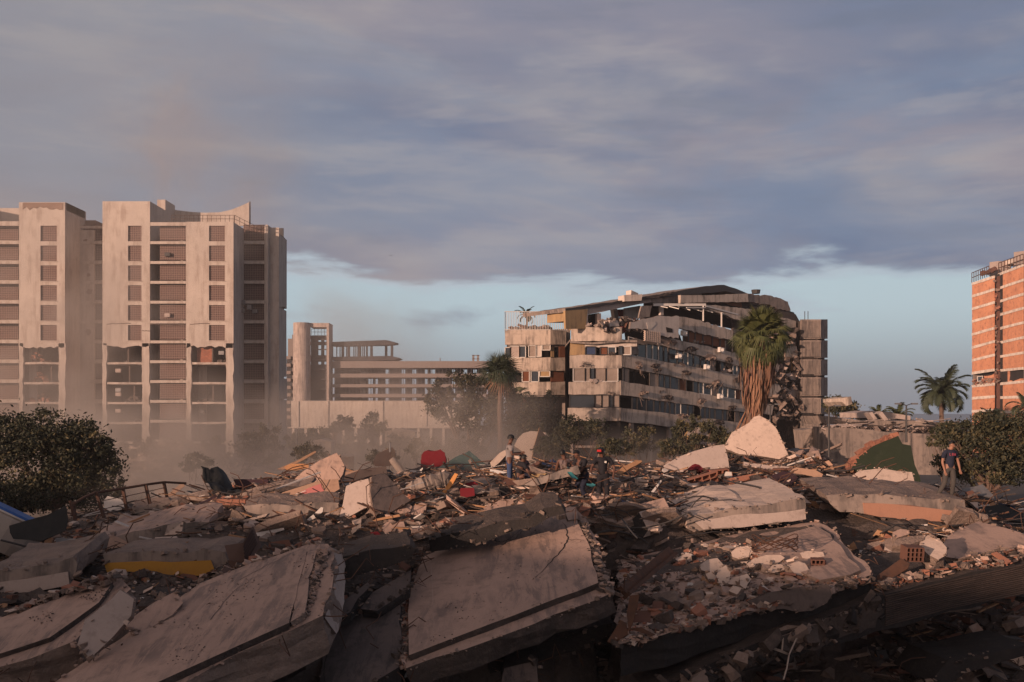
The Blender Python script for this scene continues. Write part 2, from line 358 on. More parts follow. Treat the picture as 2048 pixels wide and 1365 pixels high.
# ---------------------------------------------------------------- ground, street, sea
def grid_obj(name, x0, x1, y0, y1, z, m, n=8):
    g = G(); g.add([Vector((x0+(x1-x0)*i/n, y0+(y1-y0)*j/n, z)) for j in range(n+1) for i in range(n+1)],
        [(j*(n+1)+i, j*(n+1)+i+1, (j+1)*(n+1)+i+1, (j+1)*(n+1)+i) for j in range(n) for i in range(n)])
    return kind(g.build(name, m, origin=(0, 0, z)), 'structure')
grid_obj('ground', -500, 500, -180, 420, 0, 'street')
grid_obj('sea', -9000, 9000, 419.5, 9000, -.6, 'sea')

# ---------------------------------------------------------------- apartment tower on the left (front at Y = 150)
TD = 150.0
def fx(px, d=TD): return (px-1024)/F*d
def fz(py, d=TD): return CH-(py-HZ)/F*d
ROW = [452+39.7*i for i in range(13)]          # window heads, pixel rows
def jag(g, x0, x1, z0, z1, y0, y1, amp=.25, mt=0, ms=0, top=True):
    """a wall strip with a broken lower edge"""
    n = max(3, int((x1-x0)/.5)); pts = [Vector((x0, y0, z1)), Vector((x1, y0, z1))]
    for k in range(n+1): pts.append(Vector((x1+(x0-x1)*k/n, y0, z0+U(-amp, amp))))
    g.prism(pts, (0, y1-y0, 0), mt=mt, ms=ms)
def strip(g, px0, px1, pt, pb, y0=TD, y1=TD+.45, wob=0):
    x0, x1, z0, z1 = fx(px0), fx(px1), max(-.2, fz(pb)), fz(pt)
    if not wob: g.box(x0, x1, y0, y1, z0, z1); return
    n = max(4, int((z1-z0)/.8)); pts = []
    for k in range(n+1): pts.append(Vector((x0+U(-wob, wob)*.5, y0, z1+(z0-z1)*k/n)))
    for k in range(n, -1, -1): pts.append(Vector((x1+U(-wob, wob), y0, z1+(z0-z1)*k/n)))
    g.prism(pts, (0, y1-y0, 0), mt=0, ms=0)
DB = 690                                       # first broken row
def pier(root, x0, x1, top, wx0, wx1, cols):
    g = G(); zb = fz(DB-3)
    g.box(fx(x0), fx(wx0), TD, TD+.45, zb, fz(top)); g.box(fx(wx1), fx(x1), TD, TD+.45, zb, fz(top))
    e = [top]+[v for i in range(6) for v in (ROW[i], ROW[i]+31)]+[DB-3]
    for k in range(0, len(e), 2): g.box(fx(wx0), fx(wx1), TD, TD+.45, fz(e[k+1]), fz(e[k]))
    jag(g, fx(x0)+.1, fx(x1)-.1, fz(DB+4), zb, TD, TD+.45)
    for a, b in cols: strip(g, a, b, DB-3, 960, wob=.13)
    g.build('wall', 'plaster_tower', root)
    for i in range(6):
        l = G(); l.box(fx(wx0), fx(wx1), TD+.25, TD+.33, fz(ROW[i]+31), fz(ROW[i])); l.build('lattice_window', 'lattice', root)
        if i: 
            s = G(); s.box(fx(wx0)-.12, fx(wx1)+.12, TD-.1, TD+.1, fz(ROW[i]+32.3), fz(ROW[i]+30.9)); s.build('sill', 'plaster_tower', root)
def bay(root, x0, x1, top, dy, lat, rows=13, first=0, front=0.0, lm='lattice', ldy=None):
    """recessed bay: floor edge beams at the front, back wall and lattice screen behind"""
    yf = TD+front; X0, X1_ = fx(x0, yf), fx(x1, yf)
    for i in range(first, rows):
        if ROW[i] > 950: break
        g = G(); g.box(X0, X1_, yf, yf+.3, fz(ROW[i]+36.5, yf), fz(ROW[i]+31, yf)); g.build('floor_beam', 'plaster_tower', root)
        h = G(); h.box(X0+.02, X1_-.02, yf+.3, TD+dy+1, fz(ROW[i]+36.5, yf)+.05, fz(ROW[i]+33, yf)); h.build('balcony_slab', 'plaster_raw', root)
    g = G(); g.box(X0, X1_, yf, yf+.3, fz(ROW[0], yf), fz(top, yf)); g.build('floor_beam', 'plaster_tower', root)
    b = G(); b.box(X0-.2, X1_+2, TD+dy+.1, TD+dy+.3, -.2, fz(top, yf)-.1); b.build('back_wall', 'plaster_tower', root)
    for i in range(first, rows):
        if ROW[i] > 930: break
        y = TD+(ldy or dy); l = G(); x_0, x_1 = fx(lat[0], y), fx(lat[1], y)
        l.box(x_0, x_1, y-.02, y+.08, fz(ROW[i]+29, y), fz(ROW[i]-2, y)); l.build('lattice_window', lm, root)
def rooms(root, x0, x1, k0=0, k1=7, bricks=(), walls=()):
    """open rooms where the outer wall fell away"""
    g = G(); f = G()
    for k in range(k0, k1):
        zt = fz(DB+39.7*k+35); tt = .32
        f.prism([Vector((fx(x0), TD+.15+U(-.1,.1), zt)), Vector(((fx(x0)+fx(x1))/2, TD+.05+U(-.25,.2), zt+U(-.05,.05))), Vector((fx(x1), TD+.15, zt)), Vector((fx(x1), TD+8, zt)), Vector((fx(x0), TD+8, zt))], (0,0,-tt), rough=.12, seg=.8, nl=1, ms=0)
    g.box(fx(x0)-.3, fx(x1)+.3, TD+6, TD+6.2, -.2, fz(DB-3)); g.box(fx(x0)-.25, fx(x0), TD+.5, TD+6, -.2, fz(DB-3)); g.box(fx(x1), fx(x1)+.25, TD+.5, TD+6, -.2, fz(DB-3))
    for wx, k, d in walls: g.box(fx(wx), fx(wx)+.2, TD+d, TD+6, fz(DB+39.7*k+35), fz(DB+39.7*k+1))
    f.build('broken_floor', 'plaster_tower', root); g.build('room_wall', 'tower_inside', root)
    for bx, k, wpx, hpx in bricks:
        z0 = fz(DB+39.7*k+35); xx = fx(bx); b = G(); W_ = wpx*.0753; H_ = hpx*.0753
        for _ in range(26):
            u = U(-1, 1); b.obox((xx+u*W_/2, TD+1+U(0, 1.8), z0+U(.1, 1)*H_*(1-abs(u)*.8)), (U(.3,.7), U(.2,.5), U(.15,.4)), (U(-.4,.4), U(-.5,.5), U(0,3)), jit=.2)
        b.build('brick_heap', 'clay' if random.random() < .6 else 'rubble_ground', root)
tw = thing('apartment_tower', (fx(390), TD+6, 0), 'tall beige tower at far left edge, brick heaps in its torn open lower rooms', 'apartment tower')
tw['label'] = 'tall beige tower cut by the left photo edge, dish aerial on its low roof'
g = G()
pier(tw, 38, 130, 405, 81, 114, [(38, 46), (117, 131)])
bay(tw, -60, 37.4, 405+38, 1.6, (-60, 37), front=.05)
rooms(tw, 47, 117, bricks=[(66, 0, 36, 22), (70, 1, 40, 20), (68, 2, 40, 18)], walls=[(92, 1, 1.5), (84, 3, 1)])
bay(tw, 159, 204, 457, 6.4, (158, 204), front=5.2)
g.box(fx(38), fx(130), TD+.45, TD+7, fz(420), fz(405)+.05)      # solid head of the pier
jag(g, fx(-60), fx(38)-.02, fz(441), fz(403), TD+5, TD+5.3, .05)
g.box(fx(130)-.4, fx(130), TD+.46, TD+7.4, -.2, fz(405)+.04)
g.box(fx(130)-.02, fx(159), TD+5.3, TD+5.7, -.2, fz(448))
g.box(fx(-60), fx(-60)+.3, TD, TD+14, -.2, fz(405))
g.box(fx(-60), fx(204), TD+13.6, TD+14, -.2, fz(446))
g.build('side_wall', 'plaster_tower', tw)
g = G(); g.box(fx(-60)+.3, fx(204)-.05, TD+6.5, TD+13.6, fz(457), fz(457)+.3); g.build('roof', 'concrete_far', tw)
g = G(); g.box(fx(131), fx(152), TD+7, TD+13.6, fz(457)+.3, fz(423)); g.build('roof_room', 'plaster_raw', tw)
g = G()
jag(g, fx(46), fx(126), fz(417), fz(406), TD-.06, TD-.003, .3); g.build('fallen_plaster', 'plaster_raw', tw)
for xx, yy, w_ in ((141, 470, 5), (147, 540, 7), (150, 575, 9), (146, 660, 8)):
    g = G(); g.prism([Vector((fx(xx)+U(-.2,.2)+w_*.05*cos(a), TD+5.28, fz(yy)+w_*.06*sin(a)*U(.5,1.3))) for a in [k*.9 for k in range(7)]], (0, .01, 0)); g.build('fallen_plaster', 'plaster_raw', tw)
g = G(); g.tube([(fx(174), TD+8, fz(457)), (fx(174), TD+8, fz(409))], .13); g.build('mast', 'metal_grey', tw)
g = G()
for i in range(6): xx = fx(160)+i*.65; g.tube([(xx, TD+6, fz(457)), (xx, TD+6, fz(457)+1.2)], .035, 4)
for zz in (.6, 1.2): g.tube([(fx(160), TD+6, fz(457)+zz), (fx(204), TD+6, fz(457)+zz)], .035, 4)
g.build('railing', 'metal_rust', tw)
g = G(); c0 = Vector((fx(186), TD+7, fz(440)))
g.add([c0]+[c0+Vector((.55*cos(a), -.25*abs(sin(a)), .35*sin(a)+.1)) for a in [k*pi/5 for k in range(10)]], [(0, 1+k, 1+(k+1) % 10) for k in range(10)]+[(0, 1+(k+1) % 10, 1+k) for k in range(10)]); g.tube([c0, c0-Vector((0, 0, 1.1))], .05, 4)
g.build('dish_aerial', 'metal_grey', tw)
g = G(); g.tube([(fx(192), TD+5.1, fz(450)), (fx(192), TD+5.1, 4)], .09, 5); g.build('rain_pipe', 'metal_rust', tw)
for k, z in ((1, 515), (3, 590)):
    g = G(); g.box(fx(178), fx(190), TD+5.6, TD+6.3, fz(z), fz(z-13)); g.build('air_conditioner', 'metal_grey', tw)

tb = thing('apartment_tower', (fx(390), TD+7, 0), 'tall beige tower with a curved rooftop screen and torn open lower rooms', 'apartment tower')
pier(tb, 205, 300, 403, 256, 283, [(205, 213.5), (284, 299)])
pier(tb, 372, 467, 444, 418, 450, [(372.5, 382), (452, 467)])
bay(tb, 300.2, 371.8, 445, 3.6, (320, 371.5), front=.04, ldy=.9)
random.seed(55)
for k in range(9):
    q = random.choice((232, 262, 330, 400, 438, 505)); r_ = random.choice((1,2,3,4,5) if q in (330, 505) else (6,7,8,9)); y_ = TD+(.6 if q != 505 else 6.1); zc = fz(ROW[r_]+U(14,24), y_)
    g = G(); g.box(fx(q, y_), fx(q, y_)+.8, y_-.25, y_+.2, zc, zc+.55); g.build('air_conditioner', random.choice(('metal_grey','frame_dark','plaster_side')), tb)
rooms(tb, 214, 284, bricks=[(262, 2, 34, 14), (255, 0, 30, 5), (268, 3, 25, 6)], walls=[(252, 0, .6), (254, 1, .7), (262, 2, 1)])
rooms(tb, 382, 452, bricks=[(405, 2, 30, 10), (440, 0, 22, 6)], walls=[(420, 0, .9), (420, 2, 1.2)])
bay(tb, 487, 529.5, 452, 6.4, (487, 529), front=5.5)
g = G(); bx = fx(389); g.box(bx, fx(421), TD+1.2, TD+1.5, fz(DB+35), fz(DB+2)); g.build('brick_partition', 'brick_red', tb)
g = G()
g.box(fx(300)-.4, fx(300), TD+.46, TD+5, -.2, fz(403)-.02); 
g.prism([Vector((fx(300)-.41, TD+.46, fz(403)-.02)), Vector((fx(300)-.41, TD+7.3, fz(403)-.02)), Vector((fx(300)-.41, TD+7.3, fz(440))), Vector((fx(300)-.41, TD+.46, fz(440)))], (.43, 0, 0))
g.box(fx(205), fx(205)+.4, TD+.46, TD+14, -.2, fz(403)-.02)
g.box(fx(205)+.41, fx(300)-.42, TD+.46, TD+7, fz(403)-.3, fz(403)-.02)
g.box(fx(205)+.41, fx(300)-.42, TD+6.7, TD+7, fz(444), fz(403)-.31)
g.box(fx(467)-.4, fx(467)-.01, TD+.46, TD+5.9, -.2, fz(444)-.02)
g.box(fx(467)-.38, fx(487, 156), TD+5.91, TD+6.3, -.2, fz(450))
X1 = -38.1
g.build('side_wall', 'plaster_tower', tb)
# right end wall, cracked in three lifts that have slipped a little
for k, (za, zb, dx) in enumerate(((fz(604, 156), fz(452, 155.6), .0), (fz(752, 156), fz(606, 156), -.05), (fz(797, 156), fz(753, 156), .06), (-.2, fz(798, 156), -.02))):
    g = G(); n = 9
    lo = [Vector((X1+dx, TD+5.5+12.9*i/n, za+U(-.12, .12)+(.25 if i > 6 and k < 2 else 0))) for i in range(n+1)]
    pts = lo+[Vector((X1+dx, TD+18.4, zb)), Vector((X1+dx, TD+5.5, zb))]
    g.prism(pts, (-.4, 0, 0), mt=0, ms=0)
    g.box(X1-.6+dx, X1-.41+dx, TD+5.6, TD+18.3, za, zb)
    g.build('end_wall', 'plaster_tower', tb)
g = G(); g.box(X1-.4, X1-.02, TD+5.45, TD+5.75, -.2, fz(450,155.5)); g.box(fx(205)+.4, X1-.5, TD+18, TD+18.4, -.2, fz(450, 165)); g.build('wall', 'plaster_tower', tb)
g = G(); g.box(fx(300)+.05, X1-.45, TD+7.4, TD+18, fz(451)-.4, fz(451)); g.build('roof', 'concrete_far', tb)
# curved rooftop screen
g = G(); pr = [(334, 411), (340, 418), (355, 421), (380, 424), (410, 426), (440, 425), (462, 420), (480, 413), (498, 405)]
for (a, ya), (b, yb) in zip(pr, pr[1:]):
    y = 162; g.hexa([Vector((fx(a,y), y, fz(452,y))), Vector((fx(b,y), y, fz(452,y))), Vector((fx(b,y), y+.3, fz(452,y))), Vector((fx(a,y), y+.3, fz(452,y))), Vector((fx(a,y), y, fz(ya,y))), Vector((fx(b,y), y, fz(yb,y))), Vector((fx(b,y), y+.3, fz(yb,y))), Vector((fx(a,y), y+.3, fz(ya,y)))])
g.box(fx(300)-.3, fx(334, 162), 157.5, 162, fz(452), fz(411, 162)-.05)
g.build('roof_screen', 'plaster_tower', tb)
g = G(); g.tube([(fx(499.5,163), 163, fz(452,163)), (fx(499.5,163), 163, fz(404,163))], .17); g.build('mast', 'metal_grey', tb)
g = G(); zr = fz(451)
def rail(g, a, b, n, h=1.1, r=.035):
    a = Vector(a); b = Vector(b)
    for i in range(n+1): p = a.lerp(b, i/n); g.tube([p, p+Vector((0,0,h))], r, 4)
    for q in (h*.5, h): g.tube([a+Vector((0,0,q)), b+Vector((0,0,q))], r, 4)
rail(g, (fx(340), TD+.6, fz(444)), (fx(466), TD+.6, fz(444)), 14); rail(g, (fx(467), TD+.6, fz(444)), (fx(487), TD+6, fz(450)), 4); rail(g, (fx(489), TD+6, fz(450)), (X1-.2, TD+6, fz(450)), 4); rail(g, (X1-.2, TD+6, fz(450)), (X1-.2, TD+18, fz(450)), 9)
g.build('railing', 'metal_rust', tb)
for x_, y_, c_ in ((485.5, 610, 0), (485.5, 626, 0), (500, 620, 1)):
    g = G(); g.box(fx(x_-4, 155), fx(x_+4, 155), 154.4, 155.3, fz(y_, 155), fz(y_-9, 155)); g.build('air_conditioner', 'metal_grey', tb)
g = G()
for x0, x1, yy in ((214, 262, 648), (300, 372, 649), (380, 420, 648), (284, 300, 662)):
    n = 8; g.tube([(fx(x0+(x1-x0)*i/n), TD-.01, fz(yy+U(-1.2, 1.2))) for i in range(n+1)], .05, 4)
g.build('crack', 'tower_inside', tb)

# ---------------------------------------------------------------- far shell of a long building with a round stair tower (Y = 290)
D3 = 290.0
def m2(x, y, d=D3): px, py = A2(x, y); return (px-1024)/F*d, CH-(py-HZ)/F*d
lb = thing('concrete_shell_building', (-35, D3+6, 0), 'long hollow concrete shell with open floors and thin roof frame, far behind the smoke', 'building')
g = G()
bands = [(465, 517), (560, 590), (640, 664), (714, 740), (765, 790)]
xl, xr = m2(388, 0)[0], m2(1640, 0)[0]
for a, b in bands:
    z1, z0 = m2(0, a)[1], m2(0, b)[1]
    for y in (0, 11): g.box(xl, xr, D3+y, D3+y+.35, z0, z1)
    g.box(xl, xr, D3+.35, D3+11, z0+.05, z0+.45)
g.build('floor_band', 'concrete_far', lb)
g = G(); hol = [668, 718, 795, 925, 1003, 1097, 1150, 1310, 1395, 1478, 1575]
x = xl+.5
for k in range(4):
    z1, z0 = m2(0, bands[k][1])[1], m2(0, bands[k+1][0])[1]
    ho = [(m2(h-(13 if i % 3 else 18), 0)[0], m2(h+(10 if i % 2 else 17), 0)[0]) for i, h in enumerate(hol) if not (h < 780 and k == 0) ]
    x = xl
    for a, b in ho+[(xr, xr)]:
        if a > x: g.box(x, a, D3+5.4, D3+5.6, z0, z1)
        x = max(x, b)
    for i in range(46):
        xx = xl+(xr-xl)*i/46; g.box(xx-.09, xx+.09, D3+.6, D3+.8, z0, z1)
    kind(g.build('partition', 'far_dark', lb), 'stuff'); g = G()
g = G(); roof = [(388, 318), (800, 303), (870, 322), (870, 336), (815, 343), (388, 352)]
g.prism([Vector((m2(x, y)[0], D3+1, m2(x, y)[1])) for x, y in roof], (0, 9, .4), mt=0, ms=0)
g.prism([Vector((m2(x, y)[0], D3+.5, m2(x, y)[1])) for x, y in [(388, 432), (840, 425), (905, 440), (870, 455), (700, 462), (388, 458)]], (0, 9, 0), mt=0, ms=0)
g.build('roof_slab', 'far_dark', lb)
g = G()
for i, x in enumerate([400, 430, 455, 475, 505, 520, 560, 575, 590, 600, 612, 628, 640, 655, 662, 693, 804, 848]):
    w_ = .35 if x in (475, 520, 600, 693, 804, 848) else .13
    g = G(); y = D3+(1.5 if i % 2 else 8); g.box(m2(x,0,y)[0]-w_, m2(x,0,y)[0]+w_, y, y+2*w_, m2(0, 432)[1], m2(0, 335)[1]); g.build('column', 'far_dark', lb)
g = G()
for x in (1462, 1498): g.box(m2(x,0)[0]-.3, m2(x,0)[0]+.3, D3+4, D3+4.6, m2(0,475)[1], m2(0,412)[1])
for y in (413, 440): g.box(m2(1452,0)[0], m2(1510,0)[0], D3+4, D3+4.5, m2(0,y+5)[1], m2(0,y)[1])
g.box(m2(900,0)[0], m2(1410,0)[0], D3+3, D3+9, m2(0,466)[1], m2(0,461)[1]); g.tube([(m2(1207,0)[0], D3+4, m2(0,463)[1]), (m2(1207,0)[0], D3+4, m2(0,435)[1])], .12, 4)
g.build('roof_frame', 'concrete_far', lb)
g = G(); cxx, rr = m2(183, 0)[0], 2.45; cz = m2(0, 183)[1]
pts = [Vector((cxx+rr*1.0*cos(a), D3-3+rr*sin(a), -.2)) for a in [2*pi*k/28 for k in range(28)]]
g.prism(pts, (0, 0, m2(0, 430)[1]+.2), mt=0, ms=0)
g.prism([p+Vector((0, 0, m2(0,430)[1]+.2)) for p in pts], (0, 0, cz-m2(0,430)[1]), mt=0, ms=0)
g.prism([Vector((cxx+(p.x-cxx)*1.03, D3-3+(p.y-D3+3)*1.03, m2(0,470)[1])) for p in pts], (0,0,m2(0,440)[1]-m2(0,470)[1]), mt=0, ms=0)
g.build('stair_tower', 'plaster_shell', lb)
g = G(); xa, xb, xc = m2(243,0)[0], m2(368,0)[0], m2(386,0)[0]
g.box(xb, xc, D3-3, D3+3, -.2, cz); g.box(xa, xb, D3-3, D3+3, m2(0,214)[1], cz-.01)
g.build('portal_frame', 'plaster_shell', lb)
g = G(); 
for za, zb in ((270, 300), (318, 345), (420, 470), (490, 765)): g.box(xa-1.2, xb, D3, D3+.4, m2(0,zb)[1], m2(0,za)[1])
for xa_, xb_ in ((234, 290), (312, 335), (352, 368)): g.box(m2(xa_,0)[0], m2(xb_,0)[0], D3-.02, D3+.38, m2(0,490)[1], m2(0,270)[1])
for zz in range(300, 760, 75): g.box(xa, xb, D3-1, D3, m2(0,zz+7)[1], m2(0,zz)[1])
g.build('stair_wall', 'far_dark', lb)
g = G(); rail(g, (xa, D3-1, m2(0,270)[1]), (xb, D3-1, m2(0,270)[1]), 5, 1.8, .06); g.build('railing', 'far_dark', lb)
# wing at the left of the stair tower: balconies seen edge on
g = G()
for k, y in enumerate(range(430, 900, 56)):
    g.box(m2(60,0)[0], m2(92,0)[0], D3-2, D3-.5, m2(0,y+24)[1], m2(0,y)[1])
g.box(m2(92,0)[0], m2(130,0)[0], D3, D3+.5, m2(0, 765)[1], m2(0,265)[1]); g.box(m2(60,0)[0], m2(92,0)[0], D3, D3+.5, m2(0,430)[1], m2(0,295)[1])
g.build('balcony', 'concrete_far', lb)
g = G(); g.box(m2(50,0)[0], m2(91,0)[0], D3, D3+.3, 0, m2(0,432)[1]); g.build('back_wall', 'far_dark', lb)
pw = G(); pw.box(m2(84,0,270)[0], m2(1500,0,270)[0], 270, 270.6, m2(0,970,270)[1], m2(0,768,270)[1])
pw.box(m2(84,0,270)[0], m2(1500,0,270)[0], 269.9, 270.7, m2(0,772,270)[1], m2(0,766,270)[1])
for x in (130, 355, 770, 1100): pw.box(m2(x,0,270)[0], m2(x,0,270)[0]+.5, 269.7, 270, m2(0,965,270)[1], m2(0,768,270)[1])
pw.box(m2(60,0,270)[0], m2(1500,0,270)[0], 269.6, 270.9, m2(0,974,270)[1], m2(0,966,270)[1])
for i in range(16): x = m2(90+i*95,0,270)[0]; pw.box(x, x+.7, 270, 270.6, -.2, m2(0,973,270)[1])
dw = G(); dw.box(m2(60,0,270)[0], m2(1500,0,270)[0], 274, 274.5, -.2, m2(0,966,270)[1]); tag(dw.build('cellar_wall', 'far_dark'), 'dark wall deep behind the short pillars of the long beige wall', 'wall')  # dark sheet added so the gaps between the pillars look shaded
tag(pw.build('retaining_wall', 'plaster_tower', origin=(-40, 270, 0)), 'long plain beige wall on short pillars below the hollow shell, hazed by smoke', 'wall')

# ---------------------------------------------------------------- collapsed apartment block in the centre
cb = thing('collapsed_apartment_block', (18, 118, 0), 'leaning beige apartment block with wrecked open top floor and long stepped window bands', 'apartment block')
def X_(px, d): return (px-1024)/F*d
FF = Face((X_(1139,110), 110), (X_(1241,110), 110))                 # sunlit short front
LF = Face((X_(1241,110), 110), (X_(1493,125), 125), tilt=.0)        # long shaded side
AF = Face((X_(1010,120), 120), (X_(1101,120), 120))                 # annex front
AS = Face((X_(1101,120), 120), (X_(1133,121.3), 121.3))                 # annex return
LEN = 38.0
def zline(f, c, pts, dep=0):          # crop points -> (u, z) pairs on a face
    return [f.uz(*c(x, y), dep) for x, y in pts]
def band(face, g, pts, dep, th, **k): face.poly(g, pts, dep, th, **k)
# long side: bands given by crop rows at two columns, carried on to the far end
def lf_band(g, x0, y0t, y0b, x1, y1t, y1b, uend=None, ustart=0.0, dep=0, th=.35, rough=.07, name=None):
    (u0, a0), (_, b0) = zline(LF, A3, [(x0, y0t), (x0, y0b)]); (u1, a1), (_, b1) = zline(LF, A3, [(x1, y1t), (x1, y1b)])
    st, sb = (a1-a0)/(u1-u0), (b1-b0)/(u1-u0); ue = uend or u1
    us = [ustart+(ue-ustart)*i/16 for i in range(17)]
    top = [(u, a0+st*(u-u0)) for u in us]; bot = [(u, b0+sb*(u-u0)) for u in us]
    pts = [LF.pt(u, z+U(-rough, rough), dep) for u, z in top]+[LF.pt(u, z+U(-rough, rough), dep) for u, z in reversed(bot)]
    g.prism(pts, LF.i*th, mt=0, ms=0)
    return (lambda u: a0+st*(u-u0)), (lambda u: b0+sb*(u-u0))
rowsL = [(1000,385,440, 1500,500,575), (800,497,572, 1510,627,710), (790,655,737, 1510,768,836), (790,812,888, 1480,895,962)]
edges = []
for i, r in enumerate(rowsL):
    g = G(); edges.append(lf_band(g, *r, uend=(24.5, 25.5, 25, 26)[i], ustart=(6.2, .15, .05, 0)[i]))
    g.build('parapet_band', 'plaster_cream', cb)
# top terrace wall: left stub with a rounded corner
def curve_band(face, zt, zb, g, r=1.2, th=.35):
    a0 = math.atan2(-face.i.y, -face.i.x)
for (yt, yb, xs, xe) in ((335, 417, 475, 800), (500, 575, 467, 765), (655, 730, 460, 765), (808, 885, 455, 762)):
    g = G(); u0, z1 = FF.uz(*A3(xs, yt)); _, z0 = FF.uz(*A3(xs, yb)); u1 = FF.len-.55
    n = 8; pt = [FF.pt(u0+(u1-u0)*i/n, z1+U(-.05,.05)) for i in range(n+1)]; pb = [FF.pt(u0+(u1-u0)*i/n, z0+U(-.04,.04)) for i in range(n+1)]
    g.prism(pt+pb[::-1], FF.i*.35, mt=0, ms=0)
    # rounded corner
    c = FF.pt(FF.len-.55, 0)+FF.i*1.15; seg = 5; a_s, a_e = -pi/2, -pi/2+math.atan2(LF.d.y, LF.d.x); ar = []
    tl = .62
    for k in range(seg+1):
        a = a_s+(a_e-a_s)*k/seg; ar.append((c+Vector((cos(a)*1.15, sin(a)*1.15, 0)), c+Vector((cos(a)*.8, sin(a)*.8, 0))))
    for (p, pi_), (q, qi) in zip(ar, ar[1:]):
        Z0, Z1 = Vector((0,0,z0)), Vector((0,0,z1)); g.hexa([p+Z0, q+Z0, qi+Z0, pi_+Z0, p+Z1, q+Z1, qi+Z1, pi_+Z1])
    g.build('parapet_band', 'plaster_cream', cb)
# floor slabs and dark interior
zf = [FF.uz(*A3(600, y))[1] for y in (415, 573, 728, 883)]
def quad_floor(g, z, ins, t=.25):
    a = FF.pt(.1, z)+Vector((0, ins, 0)); b = FF.pt(FF.len-.3, z)+Vector((0, ins, 0)); c = LF.pt(25, z-1.9)+LF.i*ins; d = c+LF.i*11; e = FF.pt(.1, z)+Vector((0, 13, 0))
    g.prism([a, b, c, d, e], (0, 0, -t), mt=0, ms=0)
g = G()
for z in zf+[FF.uz(*A3(600, 1040))[1]]: quad_floor(g, z+.2, .4)
g.build('floor_slab', 'concrete_old', cb)
g = G(); 
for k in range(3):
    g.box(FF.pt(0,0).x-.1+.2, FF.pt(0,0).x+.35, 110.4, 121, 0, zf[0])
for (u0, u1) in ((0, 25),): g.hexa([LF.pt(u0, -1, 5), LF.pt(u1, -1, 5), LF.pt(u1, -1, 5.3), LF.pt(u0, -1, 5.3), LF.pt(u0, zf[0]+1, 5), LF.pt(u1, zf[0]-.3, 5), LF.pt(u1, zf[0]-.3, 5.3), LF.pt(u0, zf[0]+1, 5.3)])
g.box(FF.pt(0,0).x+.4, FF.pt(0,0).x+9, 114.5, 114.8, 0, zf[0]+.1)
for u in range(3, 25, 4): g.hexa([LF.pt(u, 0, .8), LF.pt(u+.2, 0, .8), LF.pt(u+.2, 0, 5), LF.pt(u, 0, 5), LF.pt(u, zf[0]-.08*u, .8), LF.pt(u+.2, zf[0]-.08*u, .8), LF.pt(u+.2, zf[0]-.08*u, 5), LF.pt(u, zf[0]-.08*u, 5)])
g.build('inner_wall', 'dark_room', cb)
# windows of the long side, between bands
def lf_window(u0, u1, zb0, zb1, zt0, zt1, dep, kindw):
    g = G(); p = [LF.pt(u0, zb0, dep), LF.pt(u1, zb1, dep), LF.pt(u1, zt1, dep), LF.pt(u0, zt0, dep)]
    fr = 'frame_white' if kindw == 'w' else 'frame_dark'
    for a, b in ((0, 1), (1, 2), (2, 3), (3, 0)): g.beam(p[a], p[b], .09, .09, up=LF.i)
    wn = g.build('window', fr, cb)
    q = G(); q.prism([x+LF.i*.06 for x in p], LF.i*.05, mt=0, ms=0)
    q.build('pane', {'w': 'glass_dark', 'd': 'glass_dark', 'c': 'curtain', 'b': 'blind_brown'}[kindw], wn)
pairs = [(edges[0][1], edges[1][0], 1.5, 24), (edges[1][1], edges[2][0], .6, 25), (edges[2][1], edges[3][0], .6, 25)]
random.seed(11)
for r, (zt, zb, us, ue) in enumerate(pairs):
    u = us
    while u < ue-.8:
        w_ = random.choice((.85, 1.0, 1.25, 1.5)); k = random.choices('wdcb', (3, 2.5, 1.6, 1.3))[0]
        if r == 0 and u < 6: k = 'w'
        if r == 2: k = random.choices('wdc', (2, 6, .5))[0]
        if random.random() > .12: lf_window(u, u+w_, zb(u)+.02, zb(u+w_)+.02, zt(u)-.02, zt(u+w_)-.02, .22, k)
        u += w_+.04
# upper long window row with brown blinds
def a3poly(face, pts, dep, th, m, name='wall_panel', rough=0, seg=.4, parent=cb, mats=None, nl=1):
    g = G(); g.prism([on(*A3(x, y), face.a+face.i*dep, face.i) for x, y in pts], face.i*th, rough=rough, seg=seg, nl=nl, mt=0, ms=1 if mats else 0)
    return g.build(name, mats or m, parent)
a3poly(LF, [(1155,355),(1300,383),(1300,440),(1155,420)], .3, .1, 'blind_brown', 'blind')
a3poly(LF, [(1302,384),(1378,400),(1378,462),(1302,442)], .32, .1, 'blind_brown', 'blind')
a3poly(LF, [(1130,345),(1500,425),(1500,500),(1130,430)], .9, .1, 'dark_room', 'room_wall')
for x in (1160, 1200, 1245, 1300, 1345, 1378, 1420): 
    y0 = 350+(x-1155)*.2; a3poly(LF, [(x,y0),(x+5,y0+1),(x+5,y0+78),(x,y0+77)], .2, .12, 'frame_dark', 'mullion')
a3poly(LF, [(1105,275),(1180,285),(1420,352),(1420,415),(1130,348),(1105,340)], 0, .35, None, 'parapet_band', rough=.1, mats=['plaster_cream','concrete_old'])
